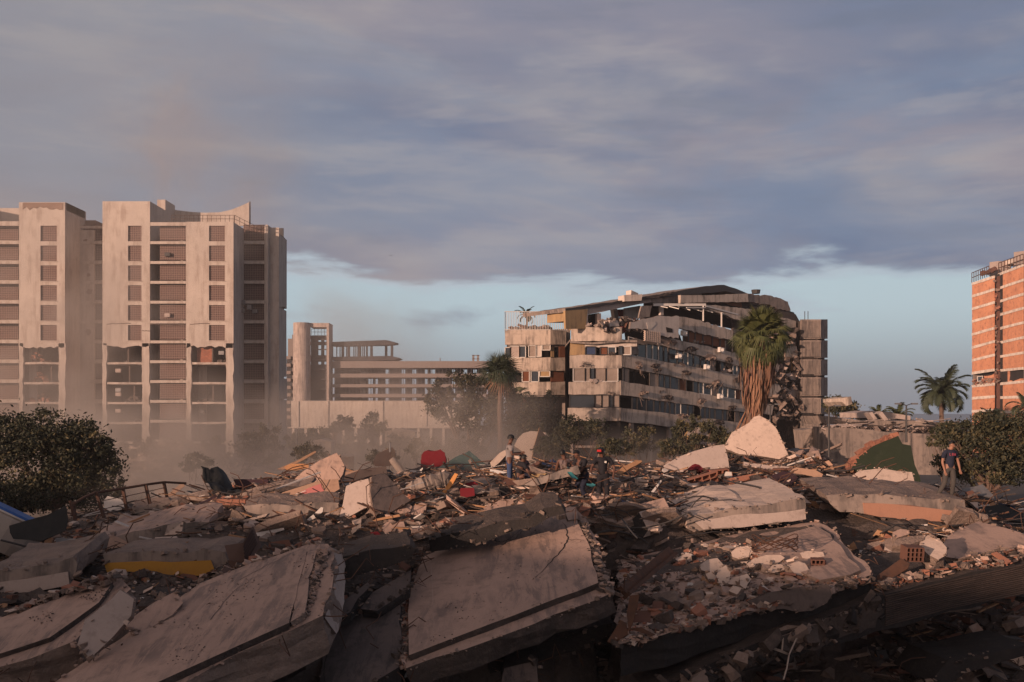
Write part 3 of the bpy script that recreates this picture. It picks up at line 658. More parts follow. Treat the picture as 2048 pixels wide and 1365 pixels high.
# tilted white wall panel with block lattice and hole
a3poly(LF, [(818,345),(825,305),(960,278),(1000,268),(1105,272),(1108,300),(1104,402),(1012,385),(985,382),(905,345)], -.9, .25, None, 'torn_wall', rough=.12, mats=['plaster_white','broken'])
a3poly(LF, [(918,310),(965,303),(972,318),(940,350),(922,345)], -.94, .03, 'band_white', 'paint_patch')
a3poly(LF, [(1030,335),(1068,345),(1070,368),(1035,366)], -.93, .02, 'dark_room', 'wall_hole')  # dark patch laid on the panel, hole shade put in as colour
g = G()
for i in range(8):
    x = 910+i*12; g.prism([on(*A3(a, b), LF.a-LF.i*1.0, LF.i) for a, b in ((x, 355+i*1.5), (x+4, 355+i*1.5), (x+4, 412+i*2), (x, 412+i*2))], LF.i*.2, mt=0, ms=0)
for j in range(6):
    y = 354+j*11.5; g.prism([on(*A3(a, b), LF.a-LF.i*.98, LF.i) for a, b in ((906, y), (998, y+14), (998, y+18), (906, y+4))], LF.i*.2, mt=0, ms=0)
g.build('block_lattice', 'plaster_pale', cb)
# broken stretch under the panel
a3poly(LF, [(790,500),(800,420),(840,405),(905,408),(1000,420),(1100,432),(1100,455),(1020,448),(870,432),(868,500)], .05, .3, None, 'broken_wall', rough=.16, mats=['concrete_old','broken'])
a3poly(LF, [(985,385),(1030,384),(1050,400),(1055,432),(1010,430)], -.1, .3, 'broken', 'broken_wall', rough=.15)
# bites out of the bands, with broken concrete and bars hanging from them
random.seed(66)
for i, (x, y, w_, h_) in enumerate(((975,560,60,34),(1060,418,70,22),(1180,455,60,20),(1290,505,70,30),(1400,520,40,22),(870,545,40,30),(1150,595,50,20),(1330,655,60,26),(1450,640,40,20),(900,715,50,18),(1040,740,60,18),(1240,760,50,22),(1420,800,46,20),(1130,850,60,18),(1340,885,60,22))):
    n = 9; pts = [(x+w_/2*cos(k*6.283/n)*U(.6,1.2), y+h_/2*sin(k*6.283/n)*U(.6,1.2)) for k in range(n)]
    g = G(); g.prism([on(*A3(a, b), LF.a-LF.i*.03, LF.i) for a, b in pts], LF.i*.2, rough=.05, seg=.25)
    for _ in range(8):
        q = on(*A3(x+U(-w_/2, w_/2), y+h_*U(.1,.9)), LF.a-LF.i*U(.05,.3), LF.i); g.obox(q, (U(.1,.6), U(.08,.3), U(.06,.3)), (U(-.6,.6), U(-.6,.6), U(0,3)), jit=.3)
    for _ in range(3):
        q = on(*A3(x+U(-w_/2, w_/2), y+h_*.3), LF.a-LF.i*.1, LF.i); g.tube([q, q+Vector((U(-.3,.3), -.2, -U(.3,.9))), q+Vector((U(-.4,.4), -.25, -U(.8,1.6)))], .025, 4)
    g.build('band_breakage', 'broken' if i % 2 else 'broken_dark', cb)
for x, y in ((640,330),(560,322),(700,498),(520,572),(620,655),(720,730),(1220,425),(1460,470),(950,420),(1100,560),(1380,600),(1000,720),(1290,690)):
    g = G(); f = FF if x < 760 else LF
    for _ in range(10):
        q = on(*A3(x+U(-28, 28), y+U(-10, 3)), f.a+f.i*U(.05,.6), f.i); g.obox(q, (U(.1,.7), U(.1,.5), U(.06,.35)), (U(-.6,.6), U(-.6,.6), U(0,3)), jit=.3)
    kind(g.build('sill_clutter', random.choice(('broken_dark','plaster_side','wood_dark','concrete_old')), cb), 'stuff')
a3poly(LF, [(800,182),(850,172),(900,168),(960,150),(1010,146),(1080,128),(1085,138),(960,165),(860,186)], 2.4, .8, 'broken_dark', 'torn_roof_edge', rough=.12)
# front windows, white frames
def ff_window(x0, y0, x1, y1, k, fr='frame_white', dep=.12):
    g = G(); p = [on(*A3(x, y), FF.a+FF.i*dep, FF.i) for x, y in ((x0,y1),(x1,y1),(x1,y0),(x0,y0))]
    for a, b in ((0, 1), (1, 2), (2, 3), (3, 0)): g.beam(p[a], p[b], .1, .1, up=FF.i)
    wn = g.build('window', fr, cb); q = G(); q.prism([v+FF.i*.06 for v in p], FF.i*.05, mt=0, ms=0); q.build('pane', k, wn)
for x0, x1, k in ((487,557,'curtain'), (557,587,'curtain'), (587,613,'glass_dark'), (613,678,'curtain'), (678,748,'curtain')): ff_window(x0, 575, x1, 653, k)
for x0, x1, y0, k, f in ((560,618,450,'cloth_blue','frame_dark'), (645,688,453,'blind_brown','frame_dark'), (690,735,452,'glass_dark','frame_white'), (755,778,448,'glass_dark','frame_dark'), (778,824,448,'curtain','frame_white')): ff_window(x0, y0, x1, 497, k, f)
for x0, x1, k in ((466,612,'glass_dark'), (614,654,'curtain'), (654,696,'curtain'), (698,720,'glass_dark'), (722,757,'curtain')): ff_window(x0, 733, x1, 806, k, 'frame_dark')
a3poly(FF, [(470,428),(555,436),(555,500),(466,500)], .3, .2, 'plaster_ochre', 'wall_panel')
a3poly(FF, [(618,432),(860,428),(860,448),(618,455)], .3, .2, 'plaster_white', 'wall_panel')
a3poly(FF, [(555,430),(620,430),(618,455),(555,455)], .3, .2, 'plaster_white', 'wall_panel')
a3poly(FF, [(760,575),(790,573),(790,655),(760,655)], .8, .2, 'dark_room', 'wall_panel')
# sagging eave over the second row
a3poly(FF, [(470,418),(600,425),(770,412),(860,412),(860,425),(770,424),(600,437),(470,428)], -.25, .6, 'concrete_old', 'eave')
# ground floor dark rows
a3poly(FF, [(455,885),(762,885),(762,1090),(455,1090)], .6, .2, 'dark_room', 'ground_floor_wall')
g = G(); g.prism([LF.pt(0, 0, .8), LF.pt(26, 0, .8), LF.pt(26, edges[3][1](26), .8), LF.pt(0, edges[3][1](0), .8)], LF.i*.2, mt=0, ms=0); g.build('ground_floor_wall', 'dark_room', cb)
g = G()
for u in (2, 5.2, 8.5, 12, 15.5, 19, 22.5): g = G(); LF.box(g, u, u+.5, 0, edges[3][1](u), .3, .7); g.build('column', 'concrete_old', cb)
for u in (0, 3.5): g = G(); FF.box(g, u, u+.4, 0, FF.uz(*A3(600, 885))[1], .1, .5); g.build('column', 'concrete_old', cb)
# upper storey: ochre end wall, back wall, sloping roof
RD = 3.0
a3poly(LF, [(443,232),(570,222),(572,345),(560,300),(443,300)], RD, 3, 'plaster_ochre', 'roof_room_wall')
a3poly(LF, [(440,240),(572,230),(560,345),(443,345)], RD-.5, .3, 'plaster_ochre', 'roof_room_wall')
a3poly(LF, [(440,226),(530,215),(820,172),(1265,95),(1370,88),(1440,110),(1510,140),(1500,160),(1380,125),(1110,150),(820,185),(443,248)], RD-.4, 7, None, 'roof_slab', rough=.05, seg=1, mats=['frame_dark','concrete_old'])
a3poly(LF, [(575,218),(940,165),(945,190),(880,200),(720,232),(660,246),(575,262)], RD-.2, .3, 'plaster_side', 'beam')
a3poly(LF, [(940,150),(1235,105),(1240,150),(1118,160),(1118,200),(1000,200),(945,190)], RD-.1, .3, 'concrete_old', 'beam')
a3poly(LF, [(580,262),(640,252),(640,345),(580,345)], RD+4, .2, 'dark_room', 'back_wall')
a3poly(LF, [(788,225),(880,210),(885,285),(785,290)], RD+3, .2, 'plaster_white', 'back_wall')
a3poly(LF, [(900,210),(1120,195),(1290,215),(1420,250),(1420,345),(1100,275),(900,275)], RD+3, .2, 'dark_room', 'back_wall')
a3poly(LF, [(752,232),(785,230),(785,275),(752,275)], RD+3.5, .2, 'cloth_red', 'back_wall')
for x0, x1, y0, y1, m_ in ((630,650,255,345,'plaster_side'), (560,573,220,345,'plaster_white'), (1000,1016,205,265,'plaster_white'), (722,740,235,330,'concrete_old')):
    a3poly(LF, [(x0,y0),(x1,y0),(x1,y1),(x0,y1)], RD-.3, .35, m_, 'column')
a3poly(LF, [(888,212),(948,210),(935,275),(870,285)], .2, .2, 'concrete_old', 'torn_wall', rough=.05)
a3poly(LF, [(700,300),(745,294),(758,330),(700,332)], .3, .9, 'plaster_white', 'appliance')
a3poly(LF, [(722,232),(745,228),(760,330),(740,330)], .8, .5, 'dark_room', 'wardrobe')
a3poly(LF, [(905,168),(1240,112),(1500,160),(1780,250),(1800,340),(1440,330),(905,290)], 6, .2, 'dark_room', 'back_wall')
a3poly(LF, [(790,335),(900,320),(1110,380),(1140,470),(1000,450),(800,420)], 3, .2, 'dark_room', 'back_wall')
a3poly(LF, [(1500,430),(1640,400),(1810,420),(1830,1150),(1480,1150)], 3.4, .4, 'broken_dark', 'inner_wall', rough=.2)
# junk spilled along the top terrace
g = G(); random.seed(5)
for _ in range(260):
    x = U(640, 900); y = U(290, 350)+(900-x)*.03; p = on(*A3(x, y+U(-30,20)*max(0,1-abs(x-790)/130)), LF.a+LF.i*U(.3, 3), LF.i)
    g.obox(p, (U(.1,.7), U(.1,.6), U(.05,.4)), (U(-1,1), U(-1,1), U(0,3)), mi=random.choices((0,1,2,3,4), (6,5,2,3,.6))[0], jit=.3)
kind(g.build('terrace_debris', ['concrete_old','broken_dark','clay_dark','plaster_side','cloth_red'], cb), 'stuff')
# pergola with white beams
g = G()
def pl(x, y, d): return on(*A3(x, y), LF.a+LF.i*d, LF.i)
g.beam(pl(955,205,2.6), pl(1262,205,.4), .15, .3); g.beam(pl(1262,212,.4), pl(1450,262,.6), .12, .18); g.beam(pl(1150,222,.4), pl(1262,222,.4), .1, .12)
for x, y0, y1 in ((1247,210,300), (1354,250,335)): g.beam(pl(x,y0,.5), pl(x,y1,.5), .16, .16, up=Vector((0,1,0)))
for k in range(6): g.beam(pl(1000+k*48, 214, 1.8), pl(1040+k*66, 222+k*7, .5), .08, .1)
g.build('pergola', 'frame_white', cb)
g = G(); g.prism([pl(1110,222,.7), pl(1262,216,.5), pl(1440,266,.6), pl(1420,262,5), pl(1100,215,5)], (0,0,.12), mt=0, ms=0); g.build('pergola_roof', 'dark_room', cb)
# upper right block
a3poly(LF, [(1115,148),(1270,150),(1510,138),(1512,188),(1275,190),(1115,195)], 1.2, .4, 'plaster_cream', 'parapet_band', rough=.04)
a3poly(LF, [(1275,190),(1512,188),(1540,215),(1340,212)], 2.0, .3, 'dark_room', 'back_wall')
a3poly(LF, [(1350,185),(1470,183),(1475,218),(1420,212)], 1.8, .1, 'blind_brown', 'blind')
a3poly(LF, [(1240,210),(1330,208),(1480,225),(1600,250),(1790,300),(1790,340),(1600,320),(1440,290),(1300,240)], 0.6, .4, None, 'parapet_band', rough=.08, mats=['plaster_cream','concrete_old'])
a3poly(LF, [(1510,140),(1560,148),(1640,150),(1742,186),(1760,240),(1690,232),(1640,205),(1512,190)], 1.4, .4, None, 'parapet_band', rough=.1, mats=['concrete_old','broken'])
a3poly(LF, [(1540,215),(1690,235),(1790,262),(1812,300),(1812,330),(1600,290)], 1.6, .3, 'broken_dark', 'wall_panel', rough=.1)
a3poly(LF, [(1420,345),(1600,375),(1790,420),(1795,455),(1600,420),(1430,400)], .8, .3, None, 'parapet_band', rough=.1, mats=['concrete_old','broken'])
a3poly(LF, [(1420,262),(1800,330),(1810,700),(1500,620),(1430,500)], 2.4, .3, 'broken_dark', 'inner_wall', rough=.2)
g = G(); c = pl(1556,140,2.5); g.tube([c, c+Vector((0,0,.5))], [.5,.6], 10); g.build('roof_vent', 'frame_dark', cb)
g = G(); c = pl(820,168,2.5); g.obox(c, (2.4,1.2,.7), (0,-.1,.5), jit=.1); g.obox(c+Vector((.2,0,.5)), (1.2,.8,.5), (0,.2,.8), jit=.1); g.build('roof_debris', 'plaster_white', cb)
# ruined far end: torn slabs, bands hanging
random.seed(21)
for pts, d, m_ in (([(1735,450),(1795,448),(1800,510),(1730,512)], 0, 'plaster_cream'), ([(1625,668),(1690,672),(1705,700),(1665,740),(1625,735)], -.3, 'plaster_cream'),
                   ([(1690,610),(1790,600),(1840,640),(1760,645)], .2, 'plaster_side'), ([(1655,555),(1680,545),(1695,560),(1680,610),(1660,610)], -.3, 'plaster_side'),
                   ([(1600,780),(1660,790),(1650,850),(1595,840)], -.2, 'plaster_cream'), ([(1760,690),(1850,740),(1858,765),(1770,750)], .5, 'plaster_side'),
                   ([(1810,815),(1845,820),(1845,888),(1810,880)], .3, 'plaster_cream'), ([(1690,735),(1760,745),(1760,850),(1700,840)], 1.5, 'dark_room'),
                   ([(1685,510),(1760,520),(1760,600),(1690,600)], 1.2, 'paint_green'), ([(1760,520),(1770,520),(1772,590),(1762,590)], .9, 'cloth_yellow'), ([(1670,640),(1760,650),(1760,735),(1680,730)], 1.6, 'dark_room')):
    a3poly(LF, pts, d, .3, None, 'torn_wall', rough=.09, mats=[m_, 'broken'])
g = G()
for _ in range(420):
    x = U(1640, 1855); y = U(300, 900)
    if x > 1780+(y-300)*.13 or (y > 880): continue
    p = on(*A3(x, y), LF.a+LF.i*U(-.6, 3), LF.i); g.obox(p, (U(.15,1.6), U(.1,1.0), U(.08,.5)), (U(-.8,.8), U(-.8,.8), U(0,3)), mi=random.choice((0,0,0,1,1,2)), jit=.35)
for _ in range(60):
    x = U(1650, 1840); y = U(350, 850); p = on(*A3(x, y), LF.a+LF.i*U(-.8, .8), LF.i); g.tube([p, p+Vector((U(-.6,.6), U(-.5,.2), U(-1.6,-.3)))], .03, 4, mi=1)
kind(g.build('hanging_debris', ['broken','broken_dark','plaster_side'], cb), 'stuff')
for x, y in ((1135,372), (1348,742), (1105,505), (1270,570), (1352,470)):
    g = G(); p = on(*A3(x, y), LF.a-LF.i*.3, LF.i); g.obox(p, (.8,.4,.6), (0,.1,math.atan2(LF.d.y, LF.d.x))); 
    g.tube([p+Vector((.1,-.3,0)), p+Vector((.1,-.34,0))], .2, 10); g.build('air_conditioner', 'frame_white', cb)
g = G(); pa, pb_ = pl(540,548,0), pl(592,556,0)
pa = on(*A3(545,551), FF.a-FF.i*.5, FF.i); pb_ = on(*A3(592,556), FF.a-FF.i*.5, FF.i); g.tube([pa, pb_], .05, 5)
for k in range(7): q = pa.lerp(pb_, k/6); g.tube([q-Vector((0,0,.3)), q+Vector((0,.3,.3))], .025, 4)
g.tube([pa.lerp(pb_,.5), pa.lerp(pb_,.5)+Vector((0,.5,0))], .03, 4)
g.build('aerial', 'frame_dark', cb)
# annex wing
g = G()
for yt, yb in ((350,438), (512,590), (655,732)):
    for f, x0, x1 in ((AF, 88, 355), (AS, 357, 445)):
        g.prism([on(*A3(x, y+(x-88)*.0), f.a, f.i) for x, y in ((x0, yt+(6 if f is AF and yt == 350 else 4)), (x1, yt), (x1, yb), (x0, yb))], f.i*.35, rough=.04, seg=1, mt=0, ms=0)
an = thing('annex_wing', (4, 124, 0), 'beige side wing with white rooftop railing and a rooftop palm', 'building')
g.build('parapet_band', 'plaster_cream', an)
g = G(); g.prism([on(*A3(x, y), AF.a+AF.i*4.5, AF.i) for x, y in ((300,352),(470,345),(470,1120),(300,1120))], AF.i*.3, mt=0, ms=0); g.build('inner_wall', 'concrete_old', an)
g = G(); z3 = [AF.uz(*A3(200, y))[1] for y in (352, 436, 588, 730)]
for z in z3: g.prism([AF.pt(.3, z, .35), AF.pt(AF.len, z, .35), AS.pt(AS.len, z, .35), AS.pt(AS.len, z, 9), AF.pt(.3, z, 10)], (0,0,-.25), mt=0, ms=0)
g.build('floor_slab', 'concrete_old', an)
g = G(); AF.box(g, .2, AF.len, 0, z3[0]-.3, 3, 3.2); AS.box(g, 0, AS.len+.3, 0, z3[0]-.3, 2.6, 2.8); g.build('inner_wall', 'dark_room', an)
for x0, x1, y0, y1, m_ in ((88,118,455,515,'glass_dark'), (118,172,447,513,'plaster_side'), (172,208,446,513,'glass_dark'), (226,268,443,510,'curtain'), (270,300,440,508,'plaster_white'), (305,352,440,470,'curtain'),
                       (188,230,592,655,'blind_brown'), (240,285,592,655,'glass_dark'), (290,350,592,625,'plaster_ochre')):
    g = G(); p = [on(*A3(x, y), AF.a+AF.i*.2, AF.i) for x, y in ((x0,y1),(x1,y1),(x1,y0),(x0,y0))]
    for a, b in ((0,1),(1,2),(2,3),(3,0)): g.beam(p[a], p[b], .1, .1, up=AF.i)
    wn = g.build('window', 'frame_white', an); q = G(); q.prism([v+AF.i*.06 for v in p], AF.i*.05, mt=0, ms=0); q.build('pane', m_, wn)
for x0, x1, m_ in ((358,375,'plaster_ochre'), (405,440,'blind_brown'), (357,432,'blind_brown')):
    yy = (448, 512) if m_ != 'blind_brown' or x0 == 405 else (595, 655)
    g = G(); g.prism([on(*A3(x, y), AS.a+AS.i*.3, AS.i) for x, y in ((x0,yy[0]),(x1,yy[0]),(x1,yy[1]),(x0,yy[1]))], AS.i*.1, mt=0, ms=0); g.build('window', m_, an)
g = G(); zt = AF.uz(*A3(90, 352))[1]
def bars(a, b, n, h, r=.03):
    for i in range(n+1): q = a.lerp(b, i/n); g.tube([q, q+Vector((0,0,h))], r, 4)
    for k in (0.02, h): g.tube([a+Vector((0,0,k)), b+Vector((0,0,k))], r*1.6, 4)
bars(AF.pt(0, zt), AF.pt(AF.len, zt), 28, 2.2); bars(AF.pt(0, zt), AF.pt(0, zt, 6), 10, 2.2); bars(AF.pt(AF.len, zt), AS.pt(AS.len, zt), 8, 2.0)
g.build('railing', 'frame_white', an)
g = G()
for _ in range(90): p = AF.pt(U(.5, 5.5), zt+U(0, .5), U(.4, 3)); g.obox(p, (U(.2,1.2), U(.2,.8), U(.05,.3)), (U(-.4,.4), U(-.4,.4), U(0,3)), mi=random.choice((0,1,2)), jit=.2)
kind(g.build('roof_debris', ['clay_dark','plaster_side','concrete_old'], an), 'stuff')

# ---------------------------------------------------------------- ribbed stair tower behind the ruin
rs = thing('ribbed_tower', (41, 137, 0), 'narrow grey tower of ribbed concrete panels behind the torn end of the leaning block', 'building')
RA = Face((X_(1601,132), 132), (X_(1642,132), 132)); RB_ = Face((X_(1642,132), 132), (X_(1655.5,134.5), 134.5))
rows = [(418,520), (528,620), (628,712), (722,820), (830,915), (925,1050), (1055,1140)]
g = G(); d_ = G()
for a, b in rows:
    for f, x0, x1 in ((RA, 424, 527), (RB_, 531, 565)):
        pts = [on(*A4(x, y), f.a, f.i) for x, y in ((x0, a), (x1, a), (x1, b), (x0, b))]; g.prism(pts, f.i*.4, mt=0, ms=0)
    u0, z1 = RA.uz(*A4(424, a)); u1, z0 = RA.uz(*A4(527, b))
    n = 14
    for k in range(n): uu = u0+(u1-u0)*(k+.3)/n; RA.box(g, uu, uu+.13, z0+.15, z1-.15, -.16, .0)
    for k in range(9): uu = u0+(u1-u0)*(k+1.2)/n; RA.box(g, uu-.16, uu+.0, z1-2.3, z1-.5, -.03, .02, 1)  # near-black strips between ribs, slot shade put in as colour
g.build('ribbed_panel', ['concrete_old','dark_room'], rs)
g = G(); RA.box(g, .1, RA.len-.1, 0, RA.uz(*A4(480, 425))[1], .4, 6); RB_.box(g, 0, RB_.len-.1, 0, RA.uz(*A4(480, 425))[1], .4, 6); g.build('core_wall', 'broken_dark', rs)
g = G()
for x, y in ((445, 402), (462, 398)): p = on(*A4(x, 418), RA.a+RA.i*2, RA.i); g.tube([p, p+Vector((0,0,1.1))], .05, 4)
g.build('aerial', 'frame_dark', rs)

# ---------------------------------------------------------------- brick tower on the right
bt = thing('brick_tower', (112, 222, 0), 'orange brick tower with white floor bands at the right edge, one storey burst open', 'apartment tower')
DA = 224.0; 
def F4(c1, d1, c2, d2): 
    p, q = A4(*c1), A4(*c2); return Face((X_(p[0], d1), d1), (X_(q[0], d2), d2))
T1 = F4((1321, 0), 226, (1437, 0), 218); T2 = F4((1462, 0), 219, (1592, 0), 209)
g1, g2 = G(), G()
L1 = [(1321,240,1437,202)]; 
y1 = [(240,202), (305,268), (371,336), (437,404), (505,472), (574,541), (641,612), (708,690), (776,765), (840,830), (908,902)]
y2 = [(190,140), (262,218), (332,292), (402,366), (474,442), (548,520), (622,600), (694,682), (764,752), (836,832), (912,908)]
def tower_face(T, xa, xb, ys, nm, skip=7):
    gb, gw = G(), G()
    for k, (a, b) in enumerate(ys):
        q = [on(*A4(x, y), T.a, T.i) for x, y in ((xa, a-14), (xb, b-14), (xb, b), (xa, a))]; gw.prism(q, T.i*.3, rough=.03, seg=2, mt=0, ms=0)
        if k+1 < len(ys) and k != skip:
            a2, b2 = ys[k+1]; q = [on(*A4(x, y), T.a+T.i*.12, T.i) for x, y in ((xa+2, a), (xb-1, b), (xb-1, b2-14), (xa+2, a2-14))]; gb.prism(q, T.i*.3, mt=0, ms=0)
    a, b = ys[-1]; q = [on(*A4(x, y), T.a+T.i*.12, T.i) for x, y in ((xa+2, a), (xb-1, b), (xb-1, 1120), (xa+2, 1120))]; gb.prism(q, T.i*.3, mt=0, ms=0)
    gw.build('floor_band', 'band_white', bt); gb.build('brick_wall', 'brick_tower', bt)
tower_face(T1, 1321, 1437, y1, 'a', 7); tower_face(T2, 1462, 1592, y2, 'b', 7)
def a4poly(face, pts, dep, th, m, name, parent, rough=0, mats=None, seg=.8):
    g = G(); g.prism([on(*A4(x, y), face.a+face.i*dep, face.i) for x, y in pts], face.i*th, rough=rough, seg=seg, mt=0, ms=1 if mats else 0); return g.build(name, mats or m, parent)
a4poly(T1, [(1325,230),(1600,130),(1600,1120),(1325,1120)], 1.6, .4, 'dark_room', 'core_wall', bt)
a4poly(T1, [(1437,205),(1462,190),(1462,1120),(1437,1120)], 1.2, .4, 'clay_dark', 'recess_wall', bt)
a4poly(T1, [(1384,715),(1437,705),(1437,760),(1400,750)], .3, .3, None, 'brick_wall', bt, rough=.3, mats=['brick_tower','clay'])
a4poly(T2, [(1462,690),(1520,684),(1518,740),(1560,735),(1592,728),(1592,755),(1462,762)], .3, .3, None, 'brick_wall', bt, rough=.3, mats=['brick_tower','clay'])
g = G(); random.seed(3)
for _ in range(70):
    x = U(1328, 1436); p = on(*A4(x, U(735, 768)-(x-1321)*.1), T1.a+T1.i*U(.0, 1), T1.i); g.obox(p, (U(.3,.9), U(.3,.6), U(.2,.5)), (U(-.5,.5), U(-.5,.5), U(0,3)), mi=random.choice((0,1)), jit=.2)
for k in range(40):
    p = on(*A4(U(1438,1461), U(200, 760)), T1.a+T1.i*U(.3, 1), T1.i); g.obox(p, (U(.3,1), U(.2,.6), U(.2,.6)), (U(-.5,.5), U(-.5,.5), U(0,3)), mi=random.choice((0,1)), jit=.2)
g.build('brick_heap', ['clay','broken'], bt)
a4poly(T1, [(1350,716),(1378,714),(1378,742),(1350,745)], -.05, .1, 'frame_white', 'window', bt)
a4poly(T1, [(1354,720),(1375,718),(1375,738),(1354,741)], -.09, .05, 'glass_dark', 'window', bt)
g = G()
for f, a, b in ((T1, (1322,225), (1412,190)), (T2, (1462,175), (1592,130))):
    pa, pb_ = on(*A4(*a), f.a, f.i), on(*A4(*b), f.a, f.i); rail(g, pa, pb_, 8, 2.2, .09)
g.build('railing', 'metal_rust', bt)
a4poly(T1, [(1415,118),(1460,112),(1460,190),(1415,200)], 3, 3, 'plaster_side', 'roof_room', bt)
a4poly(T1, [(1366,168),(1412,152),(1440,140),(1448,160),(1400,185),(1368,190)], 1, .5, 'clay_dark', 'torn_roof', bt, rough=.3)
a4poly(T2, [(1480,115),(1540,98),(1540,125),(1480,140)], 3, 3, 'band_white', 'roof_room', bt)
a4poly(T2, [(1542,65),(1600,58),(1600,122),(1545,135)], 2.5, 4, 'plaster_side', 'water_tank', bt)
g = G(); T2.box(g, T2.len, T2.len+.3, 0, T2.uz(*A4(1592,135))[1], .1, 14); T1.box(g, -.02, .3, 0, T1.uz(*A4(1321,235))[1], .32, 14); g.build('side_wall', 'concrete_old', bt)
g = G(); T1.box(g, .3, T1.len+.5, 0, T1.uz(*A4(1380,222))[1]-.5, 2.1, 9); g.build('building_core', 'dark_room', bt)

# ---------------------------------------------------------------- low collapsed garage on the right, wall and things on its roof
D4 = 66.0
gw = thing('fallen_garage', (24, D4+4, 0), 'low flattened grey building with wide blank wall and slabs lying on its roof', 'building')
def w4(pts, d, ext, m, name='wall', rough=.08, seg=1.0, mats=None, parent=gw):
    g = G(); g.prism([P(*A4(x, y), d) for x, y in pts], ext, rough=rough, seg=seg, mt=0, ms=1 if mats else 0); return g.build(name, mats or m, parent)
w4([(560,985),(700,990),(960,1012),(1130,1020),(1240,1020),(1200,1235),(1080,1235),(560,1240)], D4, (0,6,0), 'concrete_old')
w4([(540,925),(600,930),(905,950),(900,978),(560,968)], D4+3, (0,5,0), 'concrete_old', 'roof_slab', rough=.12)
w4([(905,950),(1300,962),(1300,1015),(905,985)], D4+3.5, (0,5,0), 'concrete_old', 'roof_slab', rough=.12)
w4([(430,1000),(520,985),(560,1100),(520,1140),(440,1120)], D4+3, (0,2,0), 'concrete_old', 'wall', rough=.2)
w4([(720,908),(880,905),(1000,925),(1000,948),(720,935)], D4+9, (0,4,0), 'plaster_side', 'fallen_slab', rough=.15)
w4([(783,910),(800,905),(825,940),(808,945)], D4+3, (.3,2,0), 'plaster_side', 'fallen_slab')
w4([(833,915),(850,902),(885,945),(862,950)], D4+3, (.4,2,0), 'plaster_side', 'fallen_slab')
w4([(640,832),(688,823),(694,862),(665,872),(640,850)], D4+16, (0,5,0), 'plaster_cream', 'roof_room')
g = G(); random.seed(31)
for _ in range(900):
    x = U(545, 1260); y = 996+U(-20, 10)+(x-545)*.02; sz = U(.05,.18)*U(.5,1.4)
    g.obox(P(*A4(x, y), D4+U(.2, 5)), (sz*U(1,3), sz*U(.6,1.6), sz*U(.2,.6)), (U(-.6,.6), U(-.6,.6), U(0,3)), mi=random.choice((0,0,1,2)), jit=.3)
for _ in range(50):
    x = U(600, 1200); p = P(*A4(x, U(950, 990)), D4+U(0, 4)); g.tube([p, p+Vector((U(-1.8,1.8), U(-1,1), U(-.3,.2)))], U(.03,.07), 4, mi=random.choice((1,2)))
kind(g.build('roof_debris', ['broken','broken_dark','plaster_side'], gw), 'stuff')
# ---------------------------------------------------------------- the rubble pile: height of its loose surface
def lerp_tab(t, x):
    if x <= t[0][0]: return t[0][1]
    for (a, b), (c, d) in zip(t, t[1:]):
        if x <= c: return b+(d-b)*(x-a)/(c-a)
    return t[-1][1]
PR_R = [(15,.8),(21,1.4),(24.5,2.6),(27,4.0),(28.6,5.25),(31,5.6),(34,6.05),(38,6.45),(42,6.75),(46,6.2),(52,4.2),(60,2.4),(72,.6),(80,-.3)]
PR_L = [(13,.8),(17,2.2),(19,3.6),(22,4.6),(26,5.1),(30,5.5),(34,5.85),(38,6.2),(42,6.3),(46,5.4),(52,3.4),(60,1.6),(70,.3),(78,-.4)]
def sstep(x, a, b): t = min(1, max(0, (x-a)/(b-a))); return t*t*(3-2*t)
BIG = []                       # big floor slabs the loose rubble fills up to
def inside(x, y, poly):
    c = False; j = len(poly)-1
    for i in range(len(poly)):
        xi, yi = poly[i]; xj, yj = poly[j]
        if (yi > y) != (yj > y) and x < (xj-xi)*(y-yi)/(yj-yi)+xi: c = not c
        j = i
    return c
def base_h(x, y):
    k = sstep(x, -4, 0); h = lerp_tab(PR_L, y)*(1-k)+lerp_tab(PR_R, y)*k
    h -= sstep(-x, 9, 15)*1.1*sstep(y, 20, 34)                       # lower at the far left
    h -= sstep(-x, 14, 26)*2.5
    h -= sstep(x, 12, 17)*.9
    h -= sstep(x, 17, 30)*4.0*sstep(y, 20, 30)
    h += 1.15*math.exp(-((x-1.5)/8.0)**2-((y-30)/3.2)**2)*sstep(y, 25.5, 28)+1.45*math.exp(-((x-2.8)/3.0)**2-((y-27.4)/1.1)**2)+.8*math.exp(-((x-13)/3.0)**2-((y-29.8)/2.6)**2)*sstep(y, 26, 28)
    m = math.exp(-(((x-17.5)/6.0)**2+((y-61)/6.5)**2)); h = max(h, 6.9*m-.3)
    m = math.exp(-((max(0, abs(x-4)-9)/6.0)**2+((y-62)/6.0)**2)); h = max(h, 6.1*m-.3)
    return h
def hgt(x, y):
    h = base_h(x, y)
    v = Vector((x*.45, y*.45, 0)); h += .30*noise.fractal(v, 1.0, 2.0, 5)+.10*noise.noise(Vector((x*2.1, y*2.1, 3)))
    for poly, f in BIG:
        if inside(x, y, poly):
            if inside(x-.2, y-2.6, poly): h = f(x, y)
            else: h = min(h, f(x, y)-.9)
    return h
def hit(px, py, off=0.0):
    r = ray(px, py); t = 15.0
    while t < 75:
        if CH+r.z*t < base_h(r.x*t, t): break
        t += .25
    return t-off
def D(c, x=None, off=.3):
    px, py = c if x is None else (c, x); return hit(px, py, off)

